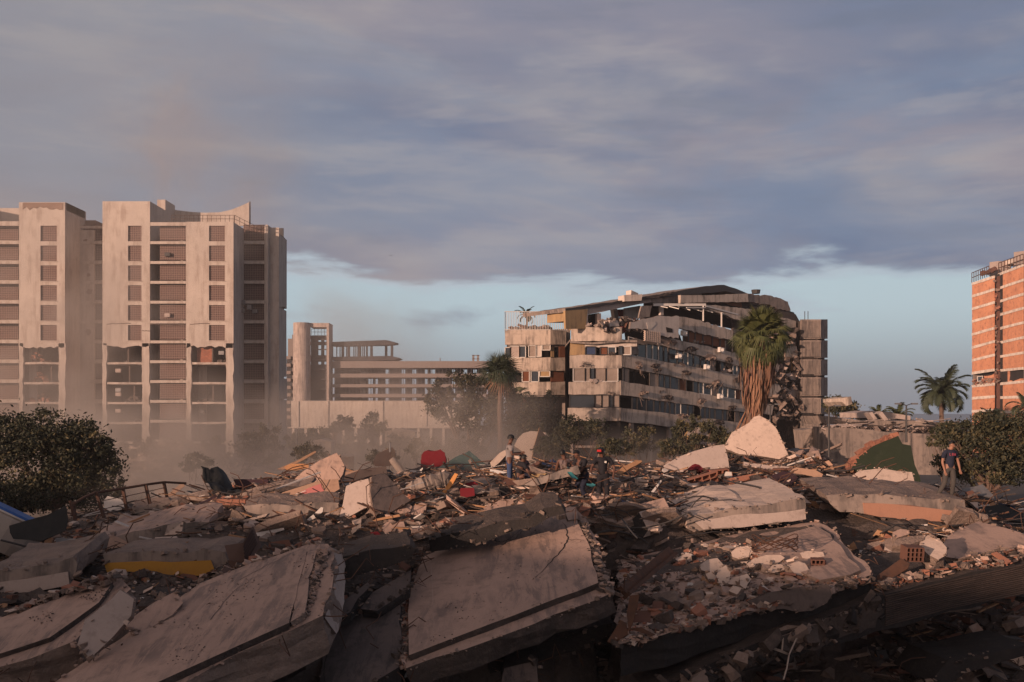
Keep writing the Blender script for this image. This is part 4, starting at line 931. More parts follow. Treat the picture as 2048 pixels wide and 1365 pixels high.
def slab(name, poly, anchor, n, th, mats, label=None, cat='slab', rough=.07, seg=.45, nl=3, parent=None, group=None, ext=None, lift=0):
    """plate whose upper face is the pixel outline laid on a real plane; mats = [face, broken edge]"""
    n = V3(*n); p0 = P(*anchor)+n*lift; g = G(); pts = [on(x, y, p0, n) for x, y in poly]
    e = Vector(ext) if ext else -n*th
    g.prism(pts, e, rough=rough, seg=seg, nl=nl)
    ob = g.build(name, mats, parent)
    if label: tag(ob, label, cat, group)
    if cat in ('floor slab', 'beam') and label:
        rs_ = random.getstate(); random.seed(len(EDGES)+5)
        for k in range(7):
            i = random.randrange(len(pts)); a = pts[i].lerp(pts[(i+1) % len(pts)], random.random()); c_ = sum(pts, Vector((0,0,0)))/len(pts); d_ = (a-c_).normalized(); a = a-n*.08 if not ext else a+Vector(ext)*U(.1,.8); ln = U(.25,.9); b = G()
            b.tube([a-d_*.1, a+d_*ln*.5+rv(.08), a+d_*ln*.8+Vector((U(-.3,.3), U(-.2,.2), U(-.35,.4)))*ln, a+d_*ln+Vector((U(-.5,.5), U(-.3,.3), U(-.6,.5)))*ln], .011, 4); b.build('reinforcing_bar', 'metal_rust', ob)
        random.setstate(rs_)
    EDGES.append((pts, mats))
    return ob, p0, n, pts
def lod(o, p0, n, pts, th, shrink=.92):
    c = sum(pts, Vector((0,0,0)))/len(pts); pl_ = [(c.x+(p.x-c.x)*shrink, c.y+(p.y-c.y)*shrink) for p in pts]
    BIG.append((pl_, lambda x, y: p0.z-((x-p0.x)*n.x+(y-p0.y)*n.y)/n.z-th))

# --- the big broken floor slabs in front
NC = (-.20, -.22, 1)
cen = [(810,1200),(812,1336),(980,1280),(1222,1184),(1232,1196),(1200,1100),(1165,1032),(1120,1008),(980,1050),(850,1118)]
o, p0, n, pts = slab('floor_slab', [(808,1200),(812,1337),(985,1279),(1225,1186),(1200,1100),(1168,1034),(1128,1006),(985,1050),(850,1112)], (812,1337,19.2), NC, .45, ['slab_top','broken_dark'],
    'large tan floor slab tilted in the middle foreground with a diagonal crack', 'floor slab', rough=.06, nl=3)
lod(o, p0, n, pts, .6)
def child(poly, anchor, n, th, mats, parent, name='screed', lift=.1, **k):
    nn = V3(*n); p = P(*anchor)+nn*lift; g = G(); g.prism([on(x, y, p, nn) for x, y in poly], -nn*th, **k); return g.build(name, mats, parent)
child([(818,1190),(818,1311),(984,1247),(1196,1166),(1176,1085),(1158,1050),(1153,1040),(1134,1044),(1127,1022),(1103,1031),(984,1062),(880,1108),(858,1124)], (812,1337,19.2), NC, .16, ['slab_top','broken_dark'], o, lift=.13, rough=.025, seg=.5)
child([(1129,1020),(1135,1014),(1153,1014),(1156,1038),(1136,1041)], (812,1337,19.2), NC, .14, ['slab_top','broken'], o, 'broken_corner', lift=.16, rough=.02)
# cracks: thin dark seams cut as slivers standing a hair proud
def seam(pts, anchor, n, parent, w=.022, lift=.135, m='soot', sub=5, j=.03):
    nn = V3(*n); p = P(*anchor)+nn*lift; w3 = [on(x, y, p, nn) for x, y in pts]; q = []
    for a, b in zip(w3, w3[1:]):
        for k in range(sub): q.append(a.lerp(b, k/sub)+rv(j)*(1 if k else .3))
    q.append(w3[-1]); q = [v-nn*((v-p).dot(nn)) for v in q]; g = G()
    for k in range(len(q)-1):
        a, b = q[k], q[k+1]; sd = (b-a).cross(nn).normalized(); wa = w*(1-.8*k/len(q)); wb = w*(1-.8*(k+1)/len(q)); z = nn*.004
        g.add([a-sd*wa/2+z, a+sd*wa/2+z, b+sd*wb/2+z, b-sd*wb/2+z], [(0,1,2,3)])
    return g.build('crack', m, parent)
CA = (812,1337,19.2)
seam([B3(410,610),(1122,1102),(1104,1122),(1088,1140),(1070,1156)], CA, NC, o, .035); seam([B3(413,608),(1132,1058),B3(385,515)], CA, NC, o, .03)
seam([B3(413,608),(1160,1080),(1168,1082)], CA, NC, o, .02); seam([(1000,1095),(1040,1060),(1062,1052)], CA, NC, o, .012); seam([(862,1128),(866,1200),(868,1270)], CA, NC, o, .010, m='plaster_pale', j=.004)
seam([(985,1078),(1000,1085),(1030,1078),(1045,1062)], CA, NC, o, .03)
# rubble filled joint along the right side of the slab
NL = (-.20, -.25, 1); LA = (95,1372,17.4)
o, p0, n, pts = slab('floor_slab', [(80,1385),(400,1167),(500,1128),(612,1090),(655,1088),(668,1100),(665,1170),(646,1231),(560,1272),(470,1310),(335,1385)], LA, NL, .75, ['slab_top','broken'],
    'large tan floor slab with a raised step along its right edge, left of centre', 'floor slab', rough=.06, nl=4)
lod(o, p0, n, pts, .9); LS = o
child([(100,1385),(400,1175),(500,1137),(606,1096),(614,1102),(602,1150),(578,1246),(480,1290),(300,1372)], LA, NL, .14, ['slab_top','broken_dark'], o, lift=.13, rough=.02)
child([(616,1103),(632,1106),(624,1140),(614,1160),(598,1150)], LA, NL, .14, ['slab_top','broken'], o, 'broken_strip', lift=.12, rough=.03)
child([(597,1153),(618,1158),(615,1195),(609,1228),(581,1244)], LA, NL, .14, ['slab_top','broken'], o, 'broken_strip', lift=.12, rough=.03)
g = G(); g.prism([P(655,1092,22.2), P(690,1112,22.7), P(688,1190,20.7), P(673,1268,18.7), P(650,1236,18.2), P(668,1165,20.2)], (-.3,.1,-.1), rough=.05, seg=.25); g.build('end_face', ['plaster_side','broken'], o)
seam([(480,1160),(540,1128),(604,1098)], LA, NL, o, .015); seam([(420,1240),(470,1180),(520,1150)], LA, NL, o, .02, m='slab_sooty', j=.05)
NLL = (-.22, -.30, 1); LLA = (0,1330,18.2)
o, p0, n, pts = slab('floor_slab', [(-40,1345),(-40,1250),(60,1215),(205,1158),(240,1150),(262,1178),(200,1225),(150,1282),(60,1318)], LLA, NLL, .8, ['slab_top','broken'],
    'tan floor slab in the bottom left corner with a pale broken end', 'floor slab', rough=.05, nl=4)
lod(o, p0, n, pts, .95)
child([(-40,1320),(-40,1262),(70,1214),(205,1163),(225,1165),(198,1205),(100,1275)], LLA, NLL, .12, ['slab_top','broken_dark'], o, lift=.1, rough=.02)
slab('fallen_wall_piece', [(155,1290),(170,1240),(222,1200),(240,1180),(268,1198),(262,1232),(225,1275),(180,1318)], (180,1318,17.6), (.35,-1,.45), .25, ['plaster_side','broken'], 'pale flat wall piece leaning on the end of the bottom left slab', 'wall piece', rough=.05)
slab('floor_slab', [(250,1250),(265,1235),(352,1182),(366,1206),(345,1230),(290,1262),(265,1268)], (265,1268,18.6), (-.1,-.5,1), .35, ['slab_top','broken'], 'short stubby slab wedged between the two left floor slabs', 'floor slab', rough=.06)
ND = (-.18,-.32,1); DA_ = (720,1372,18.8)
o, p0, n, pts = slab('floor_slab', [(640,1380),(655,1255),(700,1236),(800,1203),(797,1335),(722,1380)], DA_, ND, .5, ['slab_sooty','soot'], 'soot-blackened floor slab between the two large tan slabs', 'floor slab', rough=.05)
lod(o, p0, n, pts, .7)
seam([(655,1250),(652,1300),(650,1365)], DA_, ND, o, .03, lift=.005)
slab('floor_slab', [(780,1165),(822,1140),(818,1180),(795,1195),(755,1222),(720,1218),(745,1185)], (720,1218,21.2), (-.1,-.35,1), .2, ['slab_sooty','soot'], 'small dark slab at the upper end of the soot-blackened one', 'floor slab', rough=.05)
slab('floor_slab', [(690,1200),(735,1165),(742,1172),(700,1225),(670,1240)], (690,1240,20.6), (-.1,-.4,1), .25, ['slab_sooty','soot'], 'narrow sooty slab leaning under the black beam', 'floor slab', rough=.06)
# black edge beams behind the central slab
def block(name, front, anchor, n, ext, mats, label, cat='slab', rough=.07, nl=2, seg=.4, group=None):
    return slab(name, front, anchor, n, 0, mats, label, cat, rough=rough, nl=nl, seg=seg, ext=ext, group=group)[0]
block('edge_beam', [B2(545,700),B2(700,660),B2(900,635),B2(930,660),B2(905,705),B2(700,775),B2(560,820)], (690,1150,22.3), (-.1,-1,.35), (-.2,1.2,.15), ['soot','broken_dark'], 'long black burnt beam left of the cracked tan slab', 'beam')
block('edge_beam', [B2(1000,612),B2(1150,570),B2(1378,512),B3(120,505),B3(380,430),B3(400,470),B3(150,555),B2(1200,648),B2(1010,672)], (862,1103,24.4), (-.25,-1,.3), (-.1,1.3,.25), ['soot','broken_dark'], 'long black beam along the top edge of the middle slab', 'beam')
block('edge_beam', [B3(230,290),B3(380,240),B3(465,215),B3(480,260),B3(350,290),B3(240,325),B3(180,320)], (1070,970,28.4), (-.2,-1,.3), (-.1,1.0,-.12), ['concrete_old','broken_dark'], 'grey broken beam just in front of the man in the grey vest', 'beam')
# --- right hand slabs
NS2 = (-.10,-.12,1); S2A = (1500,1210,21.5)
o, p0, n, pts = slab('floor_slab', [(1235,1290),(1360,1258),(1500,1212),(1640,1180),(1742,1150),(1740,1135),(1700,1100),(1668,1062),(1632,1044),(1500,1062),(1380,1090),(1240,1120)], S2A, NS2, .68, ['slab_top','soot'],
    'wide floor slab on the right covered in plaster lumps, blackened along its front edge', 'floor slab', rough=.09, nl=4)
lod(o, p0, n, pts, -.02, .97); S2 = o; S2P = (p0, n)
def on2(px, py, lift=0): return on(px, py, S2P[0]+S2P[1]*lift, S2P[1])
child([(1505,1105),(1560,1072),(1632,1052),(1660,1068),(1690,1105),(1722,1140),(1700,1150),(1640,1160)], S2A, NS2, .2, ['slab_top','broken'], o, 'screed', lift=.09, rough=.05)
slab('render_patch', [B4(40,935),B4(140,895),B4(250,870),B4(400,852),B4(470,848),B4(488,900),B4(460,945),B4(380,985),B4(300,992),B4(230,975),B4(100,985)], (1500,1215,21.45), (-.12,-1,.12), .08, ['slab_sooty','broken_dark'], None, parent=o, rough=.03)
# S3, ribbed fascia
p0 = P(1300,1385,20.0); p1 = P(2060,1122,24.2); nf = V3(p1.y-p0.y, -(p1.x-p0.x), 0)
top3 = [(1290,1390),(1400,1338),(1480,1300),(1580,1262),(1680,1225),(1755,1192),(1900,1158),(2070,1120)]
bot3 = [(2070,1188),(1900,1222),(1755,1262),(1620,1302),(1490,1342),(1400,1372),(1350,1400)]
g = G(); pt = [on(x, y, p0, nf) for x, y in top3]; pb = [on(x, y, p0, nf) for x, y in bot3]
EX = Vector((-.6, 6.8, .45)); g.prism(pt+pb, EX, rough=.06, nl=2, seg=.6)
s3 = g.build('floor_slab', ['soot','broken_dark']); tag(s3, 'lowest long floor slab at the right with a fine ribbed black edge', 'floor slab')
g = G()
def edge_at(pl_, x):
    s = sorted(pl_); return lerp_tab(s, x)
for x0, x1, f0, f1 in ((1772, 2066, .06, .96), (1330, 1490, .35, .95)):
    k = 15; g = G()
    for i in range(k):
        ps = []
        for fr in (i/k, (i+.55)/k):
            f = f0+(f1-f0)*fr
            ps.append([on(x, edge_at(top3, x)*(1-f)+edge_at(bot3, x)*f, p0-nf*-.035, nf)+rv(.006) for x in [x0+(x1-x0)*j/12 for j in range(13)]])
        for j in range(12):
            a, b, c, d = ps[1][j], ps[1][j+1], ps[0][j+1], ps[0][j]; bk = -nf*.05
            g.hexa([a, b, b+bk, a+bk, d, c, c+bk, d+bk])
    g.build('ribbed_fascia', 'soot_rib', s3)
g = G(); q_ = [(1478,1312),(1560,1275),(1640,1248),(1700,1222),(1756,1196),(1768,1225),(1750,1256),(1690,1272),(1650,1290),(1560,1316),(1500,1336)]
g.prism([on(x, y, p0-nf*-.05, nf) for x, y in q_], -nf*.12, rough=.06, seg=.2)
random.seed(12)
for _ in range(230):
    x = U(1300, 1768); t = U(.0, .95); q = on(x, edge_at(top3, x)*(1-t)+edge_at(bot3, x)*t, p0+nf*.06, nf); s = .035/(random.random()+.1); g.obox(q, (s*U(1,2.2), s, s*U(.4,.9)), (U(-1,1), U(-1,1), U(0,3)), mi=random.choice((0,0,1,2)), jit=.35)
kind(g.build('crumbled_edge', ['broken_dark','broken','soot'], s3), 'stuff')
q = [Vector((v.x, v.y+.3, 0)) for v in pt]+[Vector((v.x+EX.x, v.y+EX.y, 0)) for v in reversed(pt)]
BIG.append(([(v.x, v.y) for v in q], lambda x, y: 0+min(5.6, max(2.0, lerp_tab([(v.x, v.z) for v in pt], x)+.05*(y-22)+.04))))
# back-fill seen as loose ground from the open front is handled by the cavity mesh below
BIG_FRONT = BIG[-1]
slab('floor_patch', [B4(1090,700),B4(1060,650),B4(1150,560),B4(1260,512),B4(1400,545),B4(1540,600),B4(1540,650),B4(1380,650),B4(1250,690),B4(1160,710)], (1920,1112,24.6), (-.12,-.16,1), .2, ['slab_top','broken'], 'flat pale patch of tiled floor at the right edge above the brick scatter', 'floor slab', rough=.08)
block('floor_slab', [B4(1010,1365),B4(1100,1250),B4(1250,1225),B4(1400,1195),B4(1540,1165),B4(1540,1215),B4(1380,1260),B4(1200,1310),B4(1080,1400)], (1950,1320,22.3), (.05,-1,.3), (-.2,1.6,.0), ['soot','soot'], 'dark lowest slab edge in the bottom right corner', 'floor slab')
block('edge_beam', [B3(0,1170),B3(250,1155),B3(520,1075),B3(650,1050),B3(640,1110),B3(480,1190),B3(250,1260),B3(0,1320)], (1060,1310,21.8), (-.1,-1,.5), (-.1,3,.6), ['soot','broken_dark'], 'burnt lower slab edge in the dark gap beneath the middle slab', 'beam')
block('edge_beam', [B3(60,1365),B3(75,1290),B3(245,1250),B3(255,1365)], (1010,1360,20.6), (0,-1,.2), (0,1.2,0), ['slab_sooty','broken_dark'], 'squarish grey stump at the bottom edge below the middle slab', 'beam')

# --- blocks and slabs further up the pile: (front outline, anchor pixel, facing, depth)
def blk(name, front, anc, n, ext, mats, label, cat='slab', off=.2, **k):
    return block(name, front, (anc[0], anc[1], hit(*anc)-off), n, ext, mats, label, cat, **k)
def sl(name, poly, anc, n, th, mats, label, cat='slab', off=.2, **k):
    return slab(name, poly, (anc[0], anc[1], hit(*anc)-off), n, th, mats, label, cat, **k)[0]
def part(front, anc, d, n, ext, m, parent, name, rough=.03):
    nn = V3(*n); p = P(anc[0], anc[1], d); g = G(); g.prism([on(x, y, p, nn) for x, y in front], ext, rough=rough, seg=.4); return g.build(name, m, parent)
UP = (.05,-1,.12)
a = B1(470,690); b_ = blk('floor_slab', [B1(462,625),B1(520,592),B1(800,552),B1(1035,515),B1(1105,515),B1(1110,600),B1(930,640),B1(780,655),B1(560,688),B1(470,692)], a, UP, (-.5,3.2,.25), ['concrete_old','slab_top'], 'thick grey slab with streaky top lying above the yellow beam', 'floor slab', off=.4)
part([B1(517,596),B1(600,590),B1(640,602),B1(697,634),B1(600,655),B1(520,664)], a, hit(*a)-.45, UP, (0,.05,0), 'slab_top', b_, 'render_patch')
a = B1(560,795); b_ = blk('edge_beam', [B1(545,690),B1(900,672),B1(1190,675),B1(1210,730),B1(1135,770),B1(570,770)], a, (.03,-1,.05), (0,2,.1), ['concrete_old','broken'], 'beam painted yellow along its lower half, wedged under a thick slab', 'beam', off=.1)
part([B1(550,732),B1(800,722),B1(1118,718),B1(1136,765),B1(1095,800),B1(780,803),B1(690,790),B1(640,770),B1(590,795),B1(568,785)], a, hit(*a)-.17, (.03,-1,.05), (0,.4,0), ['paint_yellow','broken'], b_, 'painted_face')
a = B1(200,880); b_ = blk('floor_slab', [B1(-60,770),B1(200,745),B1(385,700),B1(410,735),B1(400,800),B1(365,830),B1(-60,900)], a, (.05,-1,.1), (-.3,2.6,.3), ['concrete_old','broken'], 'grey slab at the left edge with a white plastered lower face', 'floor slab')
part([B1(-60,845),B1(150,815),B1(360,778),B1(368,850),B1(200,882),B1(-60,915)], a, hit(*a)-.3, (.05,-1,.1), (0,.3,0), ['plaster_side','broken'], b_, 'plaster_face')
blk('edge_beam', [B1(700,445),B1(880,418),B1(1110,378),B1(1125,440),B1(1000,465),B1(730,490)], B1(730,490), UP, (-.3,1,.2), ['concrete_old','broken'], 'grey concrete lintel behind the streaky slab', 'beam')
blk('clay_block', [B1(1146,394),B1(1300,396),B1(1300,430),B1(1146,424)], B1(1146,440), (0,-1,.1), (0,.35,.02), ['clay','clay_dark'], 'bright orange hollow clay block alone on the left pile', 'clay block', rough=.008, off=.9)
# right blocks
a = B3(1060,560); b_ = blk('floor_slab', [B3(1040,490),B3(1090,478),B3(1378,430),B4(80,432),B4(240,402),B4(345,385),B4(350,440),B4(345,500),B4(100,530),B4(0,545),B3(1180,555),B3(1075,565),B3(1045,550)], a, (.1,-1,.15), (-.2,3,.35), ['concrete_old','plaster_pale'], 'pale topped thick slab end above the plaster lumps, white strip below', 'floor slab', off=.4, nl=3)
part([B3(1078,510),B3(1200,495),B3(1378,470),B4(100,472),B4(345,445),B4(350,500),B4(200,515),B4(0,545),B3(1250,545),B3(1130,555)], a, hit(*a)-.46, (.1,-1,.15), (0,.1,0), ['plaster_side','broken'], b_, 'plaster_face')
a = B3(1100,440); sl('plaster_sheet', [B3(930,400),B3(1050,375),B3(1250,360),B3(1378,340),B4(60,330),B4(235,322),B4(258,380),B4(100,405),B4(0,418),B3(1350,408),B3(1200,430),B3(1050,445),B3(925,415)], a, (-.05,-.12,1), .15, ['plaster_pale','broken'], 'pale rough plaster sheet lying on the thick slab end', 'plaster sheet', off=.9)
a = B4(700,480); b_ = blk('floor_slab', [B4(455,375),B4(560,365),B4(850,380),B4(1190,400),B4(1195,440),B4(1180,500),B4(1060,512),B4(900,508),B4(700,480),B4(530,462),B4(480,420)], a, (-.02,-1,.2), (.1,3,.3), ['concrete_old','broken'], 'long slab at the right with a salmon painted underside strip', 'floor slab', off=.5, nl=3)
part([B4(658,415),B4(900,430),B4(1100,452),B4(1180,462),B4(1165,502),B4(1060,515),B4(850,505),B4(660,472)], a, hit(*a)-.58, (-.02,-1,.2), (0,.1,0), 'paint_salmon', b_, 'painted_face')
a = A4(700,1320); sl('plaster_sheet', [A4(630,1275),A4(690,1262),A4(690,1242),A4(732,1212),A4(850,1200),A4(1008,1220),A4(1026,1290),A4(1020,1312),A4(900,1318),A4(700,1312),A4(632,1300)], a, (0,-.75,.6), .25, ['plaster_pale','broken'], 'ragged white plaster sheet propped in front of the green wall', 'plaster sheet', off=.2)
a = A4(1000,1310); o = sl('green_wall', [A4(690,1200),A4(715,1150),A4(800,1085),A4(935,1030),A4(958,1072),A4(1002,1080),A4(1022,1180),A4(1062,1312),A4(1000,1318),A4(850,1260),A4(720,1222)], a, (-.15,-1,.35), .3, ['paint_green','clay'], 'dark green painted wall with broken brick edge standing near the right man', 'wall', off=.9, rough=.06)
g = G(); nn = V3(-.15,-1,.35); pp = P(a[0], a[1], hit(*a)-.9); ed = [A4(690,1195),A4(712,1148),A4(800,1078),A4(870,1048),A4(934,1026)]
for (x0, y0), (x1, y1) in zip(ed, ed[1:]):
    for k in range(9):
        t = k/9; q = on(x0+(x1-x0)*t, y0+(y1-y0)*t, pp, nn); 
        for r in range(2): g.obox(q+Vector((U(-.08,.08), .12+r*.16, U(-.12,.1)-r*.1)), (.34,.2,.13), (U(-.2,.2), -.35+U(-.25,.25), U(-.4,.4)), jit=.15)
g.build('broken_brick_edge', 'clay', o)
a = A4(355,1150); sl('wall_piece', [A4(20,1095),A4(62,1012),A4(150,962),A4(178,930),A4(205,922),A4(250,945),A4(292,985),A4(330,1065),A4(358,1128),A4(310,1152),A4(240,1140),A4(100,1125)], a, (-.15,-1,.4), .35, ['plaster_pale','broken'], 'big pale triangular wall piece standing upright below the skirted palm', 'wall piece', off=.4, rough=.05)
a = B3(1100,260); sl('wall_piece', [B3(918,268),B3(922,215),B3(1000,170),B3(1080,140),B3(1180,112),B3(1242,104),B3(1262,180),B3(1268,225),B3(1150,238),B3(1000,262)], a, (-.1,-.8,.6), .3, ['plaster_side','broken'], 'broad pale wall piece leaning low to the left of the big triangular one', 'wall piece', off=.4, rough=.05)
a = B3(1180,110); o = sl('mattress', [B3(1042,55),B3(1050,28),B3(1075,15),B3(1130,14),B3(1165,30),B3(1198,95),B3(1190,108),B3(1140,112),B3(1100,95)], a, (.3,-.8,.55), .5, ['mattress','cloth_yellow'], 'dusty folded mattress propped on top of the pile left of the big triangular wall piece', 'mattress', off=.2, rough=.02)
# left and centre of the crest
a = B2(300,320); sl('wall_piece', [B2(265,312),B2(330,250),B2(420,190),B2(512,148),B2(535,180),B2(556,222),B2(545,262),B2(510,318),B2(440,312),B2(350,322)], a, (-.1,-.85,.5), .25, ['slab_top','broken'], 'tan triangular wall piece tilted up left of the red armchair', 'wall piece', off=.3, rough=.04)
a = B2(540,500); o = sl('wall_piece', [B2(522,505),B2(545,420),B2(562,325),B2(620,300),B2(680,285),B2(690,340),B2(698,425),B2(640,455),B2(580,485)], a, (-.25,-1,.45), .3, ['plaster_side','broken'], 'grey upright wall piece with a dark return, centre left', 'wall piece', off=.3, rough=.04)
a2 = B2(760,520); p_ = sl('wall_piece', [B2(700,270),B2(745,257),B2(775,262),B2(800,290),B2(870,370),B2(905,400),B2(840,440),B2(770,480),B2(740,520),B2(705,440),B2(690,350)], B2(700,520), (.45,-1,.4), .3, ['slab_sooty','broken'], 'dark sooty wall piece joined at the right of the grey upright one', 'wall piece', off=.25, rough=.04)
a = B2(330,410); o = sl('wall_piece', [B2(170,402),B2(180,380),B2(205,365),B2(330,325),B2(435,292),B2(520,288),B2(528,340),B2(470,375),B2(330,408),B2(220,415)], a, (-.12,-.6,1), .3, ['plaster_orange','broken'], 'orange lit wall piece with a patch of pink paint', 'wall piece', off=.3, rough=.05)
nn = V3(-.12,-.6,1); pp = P(a[0], a[1], hit(*a)-.3)+nn*.015; g = G(); g.prism([on(*B2(x, y), pp, nn) for x, y in ((327,355),(380,328),(430,312),(446,350),(400,372),(342,382))], -nn*.012, rough=.03, seg=.2); g.build('pink_paint', 'paint_pink', o)
a = B2(500,300); sl('wall_piece', [B2(498,282),B2(560,250),B2(690,228),B2(776,222),B2(780,258),B2(700,268),B2(600,298),B2(520,302)], a, (-.05,-.5,1), .25, ['plaster_orange','broken'], 'long orange lit ledge of broken plaster in front of the red armchair', 'wall piece', off=.4, rough=.06)
blk('edge_beam', [B2(20,432),B2(200,420),B2(520,414),B2(525,480),B2(300,500),B2(100,506),B2(45,480)], B2(200,510), (0,-1,.2), (-.2,1.4,.2), ['concrete_old','broken'], 'long grey concrete beam lying level in the left middle of the pile', 'beam')
blk('edge_beam', [B2(0,385),B2(160,345),B2(380,308),B2(385,325),B2(200,372),B2(20,405)], B2(200,380), (0,-1,.5), (0,.8,.2), ['broken_dark','broken'], 'thin dark broken edge rising behind the level grey beam', 'beam')
o = blk('packing_case', [B2(705,200),B2(725,155),B2(785,128),B2(800,150),B2(805,215),B2(770,222),B2(715,220)], B2(715,225), (.1,-1,.1), (.2,.9,.1), ['wood_dark','wood'], 'dark wooden box tipped on its side left of the fallen column', 'box', rough=.02)
g = G(); p = P(*B2(802,180), hit(*B2(850,250))-.4); q = P(*B2(868,262), hit(*B2(850,250))-.2); g.tube([p, p.lerp(q,.15), p.lerp(q,.6), q], [.22,.27,.28,.25], 14); 
tag(g.build('column_drum', 'mattress', smooth=False), 'pale round column stub lying between the wooden box and the red armchair', 'column')
# cemented tube roll
p = P(*B2(915,340), hit(*B2(1000,370))-.3); q = P(*B2(1100,290), hit(*B2(1000,370))-.1); g = G(); n_ = 9
for k in range(n_):
    a_, b_ = p.lerp(q, k/n_), p.lerp(q, (k+.86)/n_); g.tube([a_+rv(.04), a_.lerp(b_,.5)+rv(.03), b_+rv(.04)], [.30,.35,.31], 12)
g.tube([p, q], .29, 12); tag(g.build('ribbed_roll', 'concrete_old'), 'grey ribbed roll of flooring lying under the green tarpaulin', 'roll')
for c, an, lb in (([(812,440),(848,402),(880,408),(912,432),(902,462),(850,472)], (850,476), 'squarish grey lump below the ribbed roll'), ([(752,540),(775,516),(868,514),(876,548),(858,580),(790,586),(765,570)], (800,590), 'flat round-cornered grey lump at the centre of the pile'),
                 ([(880,470),(910,435),(960,412),(990,420),(985,450),(940,478)], (930,480), 'long grey lump right of the squarish one'), ([(1000,400),(1040,388),(1100,388),(1090,405),(1040,425),(1005,428)], (1040,430), 'pinkish flat lump beside the orange timber'),
                 ([(960,560),(1000,540),(1080,530),(1085,540),(1040,552),(1000,572)], (1010,574), 'thin buff shard in front of the long black beam'), ([(1270,460),(1300,435),(1378,420),(1378,445),(1300,470)], (1300,474), 'flat slab end at the foot of the green tarpaulin'),
                 ([(40,455),(90,460),(112,490),(95,500),(55,495)], (80,505), 'small ochre flake stuck on the level grey beam')):
    sl('concrete_lump', [B2(*v) for v in c], B2(*an), (U(-.2,.1),-.6,1), .3, ['slab_top','broken'], lb, 'lump', rough=.04, seg=.25)
for c, an, lb, m in (([(0,440),(60,395),(120,395),(128,420),(60,450),(0,462)], (60,470), 'buff slab end with rounded top left of the black beam', 'slab_top'), ([(220,425),(290,412),(380,412),(380,425),(290,440),(215,442)], (290,446), 'thin buff slab lying on the black beam', 'plaster_pale'),
                     ([(60,330),(75,290),(110,285),(145,310),(150,340),(110,350)], (110,352), 'brown rounded lump beneath the yellow sheet', 'clay_dark'), ([(10,320),(50,310),(95,340),(100,390),(30,400),(-10,380)], (40,402), 'black curved lump left of the yellow sheet', 'soot'),
                     ([(75,480),(100,475),(150,478),(148,495),(80,500)], (110,502), 'small white block lying on the black beam', 'plaster_pale')):
    sl('concrete_lump', [B3(*v) for v in c], B3(*an), (U(-.1,.2),-.7,1), .3, [m,'broken'], lb, 'lump', rough=.04, seg=.25)
# tipped hollow block right of the gap, mouth shade painted as a black face
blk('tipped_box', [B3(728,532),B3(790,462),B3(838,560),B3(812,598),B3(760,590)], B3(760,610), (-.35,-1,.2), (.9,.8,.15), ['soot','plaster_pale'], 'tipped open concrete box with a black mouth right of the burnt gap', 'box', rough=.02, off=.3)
sl('wall_piece', [B3(790,458),B3(835,455),B3(905,535),B3(900,560),B3(850,565)], B3(850,600), (-.1,-.7,.8), .15, ['plaster_pale','broken'], 'pale narrow panel lying against the tipped concrete box', 'wall piece', rough=.03, off=.5)
g = G(); g.beam(P(*B3(705,885), 21.2), P(*B3(960,672), 23.6), .26, .10, up=V3(.5,-.6,.6)); g.beam(P(*B3(725,905), 21.1), P(*B3(975,690), 23.5), .08, .22, up=V3(.5,-.6,.6))
tag(g.build('steel_beam', 'metal_rust'), 'dark rusted steel beam lying diagonally across the right rubble', 'beam')
# pale plaster lumps on the wide right slab
lumps = [(B3,[(1110,745),(1150,715),(1205,706),(1240,745),(1225,775),(1165,782),(1120,770)],'ragged cream lump, leftmost of the plaster lumps on the wide slab'),
 (B3,[(1198,800),(1215,765),(1250,744),(1275,780),(1268,830),(1225,856)],'cream lump standing on edge beside the leftmost one'),
 (B3,[(1278,675),(1310,648),(1345,645),(1380,665),(1370,700),(1320,712),(1285,700)],'rounded cream lump farthest back on the wide slab'),
 (B3,[(1142,790),(1170,778),(1198,800),(1190,832),(1160,825)],'small grey-cream lump under the leftmost one'),
 (B3,[(1250,835),(1300,805),(1350,800),(1375,820),(1330,850),(1270,845)],'flat wide cream lump near the front edge of the wide slab'),
 (B3,[(1265,880),(1290,850),(1335,865),(1310,900)],'brown tile shard at the front edge of the wide slab'),
 (B4,[(35,738),(70,710),(140,690),(215,690),(238,705),(200,735),(120,745),(50,755)],'long flat cream lump in the middle of the wide slab'),
 (B4,[(145,780),(170,745),(215,738),(240,750),(235,770),(180,785)],'small squarish cream lump in front of the long flat one'),
 (B4,[(255,745),(300,720),(345,735),(368,770),(330,800),(290,790)],'wedge shaped cream lump right of the small squarish one'),
 (B4,[(318,680),(360,668),(440,675),(450,700),(390,718),(330,705)],'thick cream lump with hollow clay bricks under it on the wide slab'),
 (B4,[(0,650),(40,640),(70,670),(50,695),(0,710)],'cream lump beside the wire coil on the wide slab'),
 (B4,[(110,840),(150,805),(180,810),(160,835),(120,850)],'narrow buff lump lying at the front of the wide slab'),
 (B4,[(0,800),(40,790),(60,820),(30,870),(0,850)],'dull buff lump near the brown tile shard')]
for f, c, lb in lumps:
    pl_ = conv(f, *c); q = on2(sum(p[0] for p in pl_)/len(pl_), max(p[1] for p in pl_)+4)
    s_, *_ = slab('plaster_lump', pl_, (pl_[0][0], max(p[1] for p in pl_)+3, q.y-.05), (U(-.25,.2), -.75, 1), .16, ['plaster_pale','broken'], lb, 'plaster lump', rough=.035, seg=.18, nl=2)
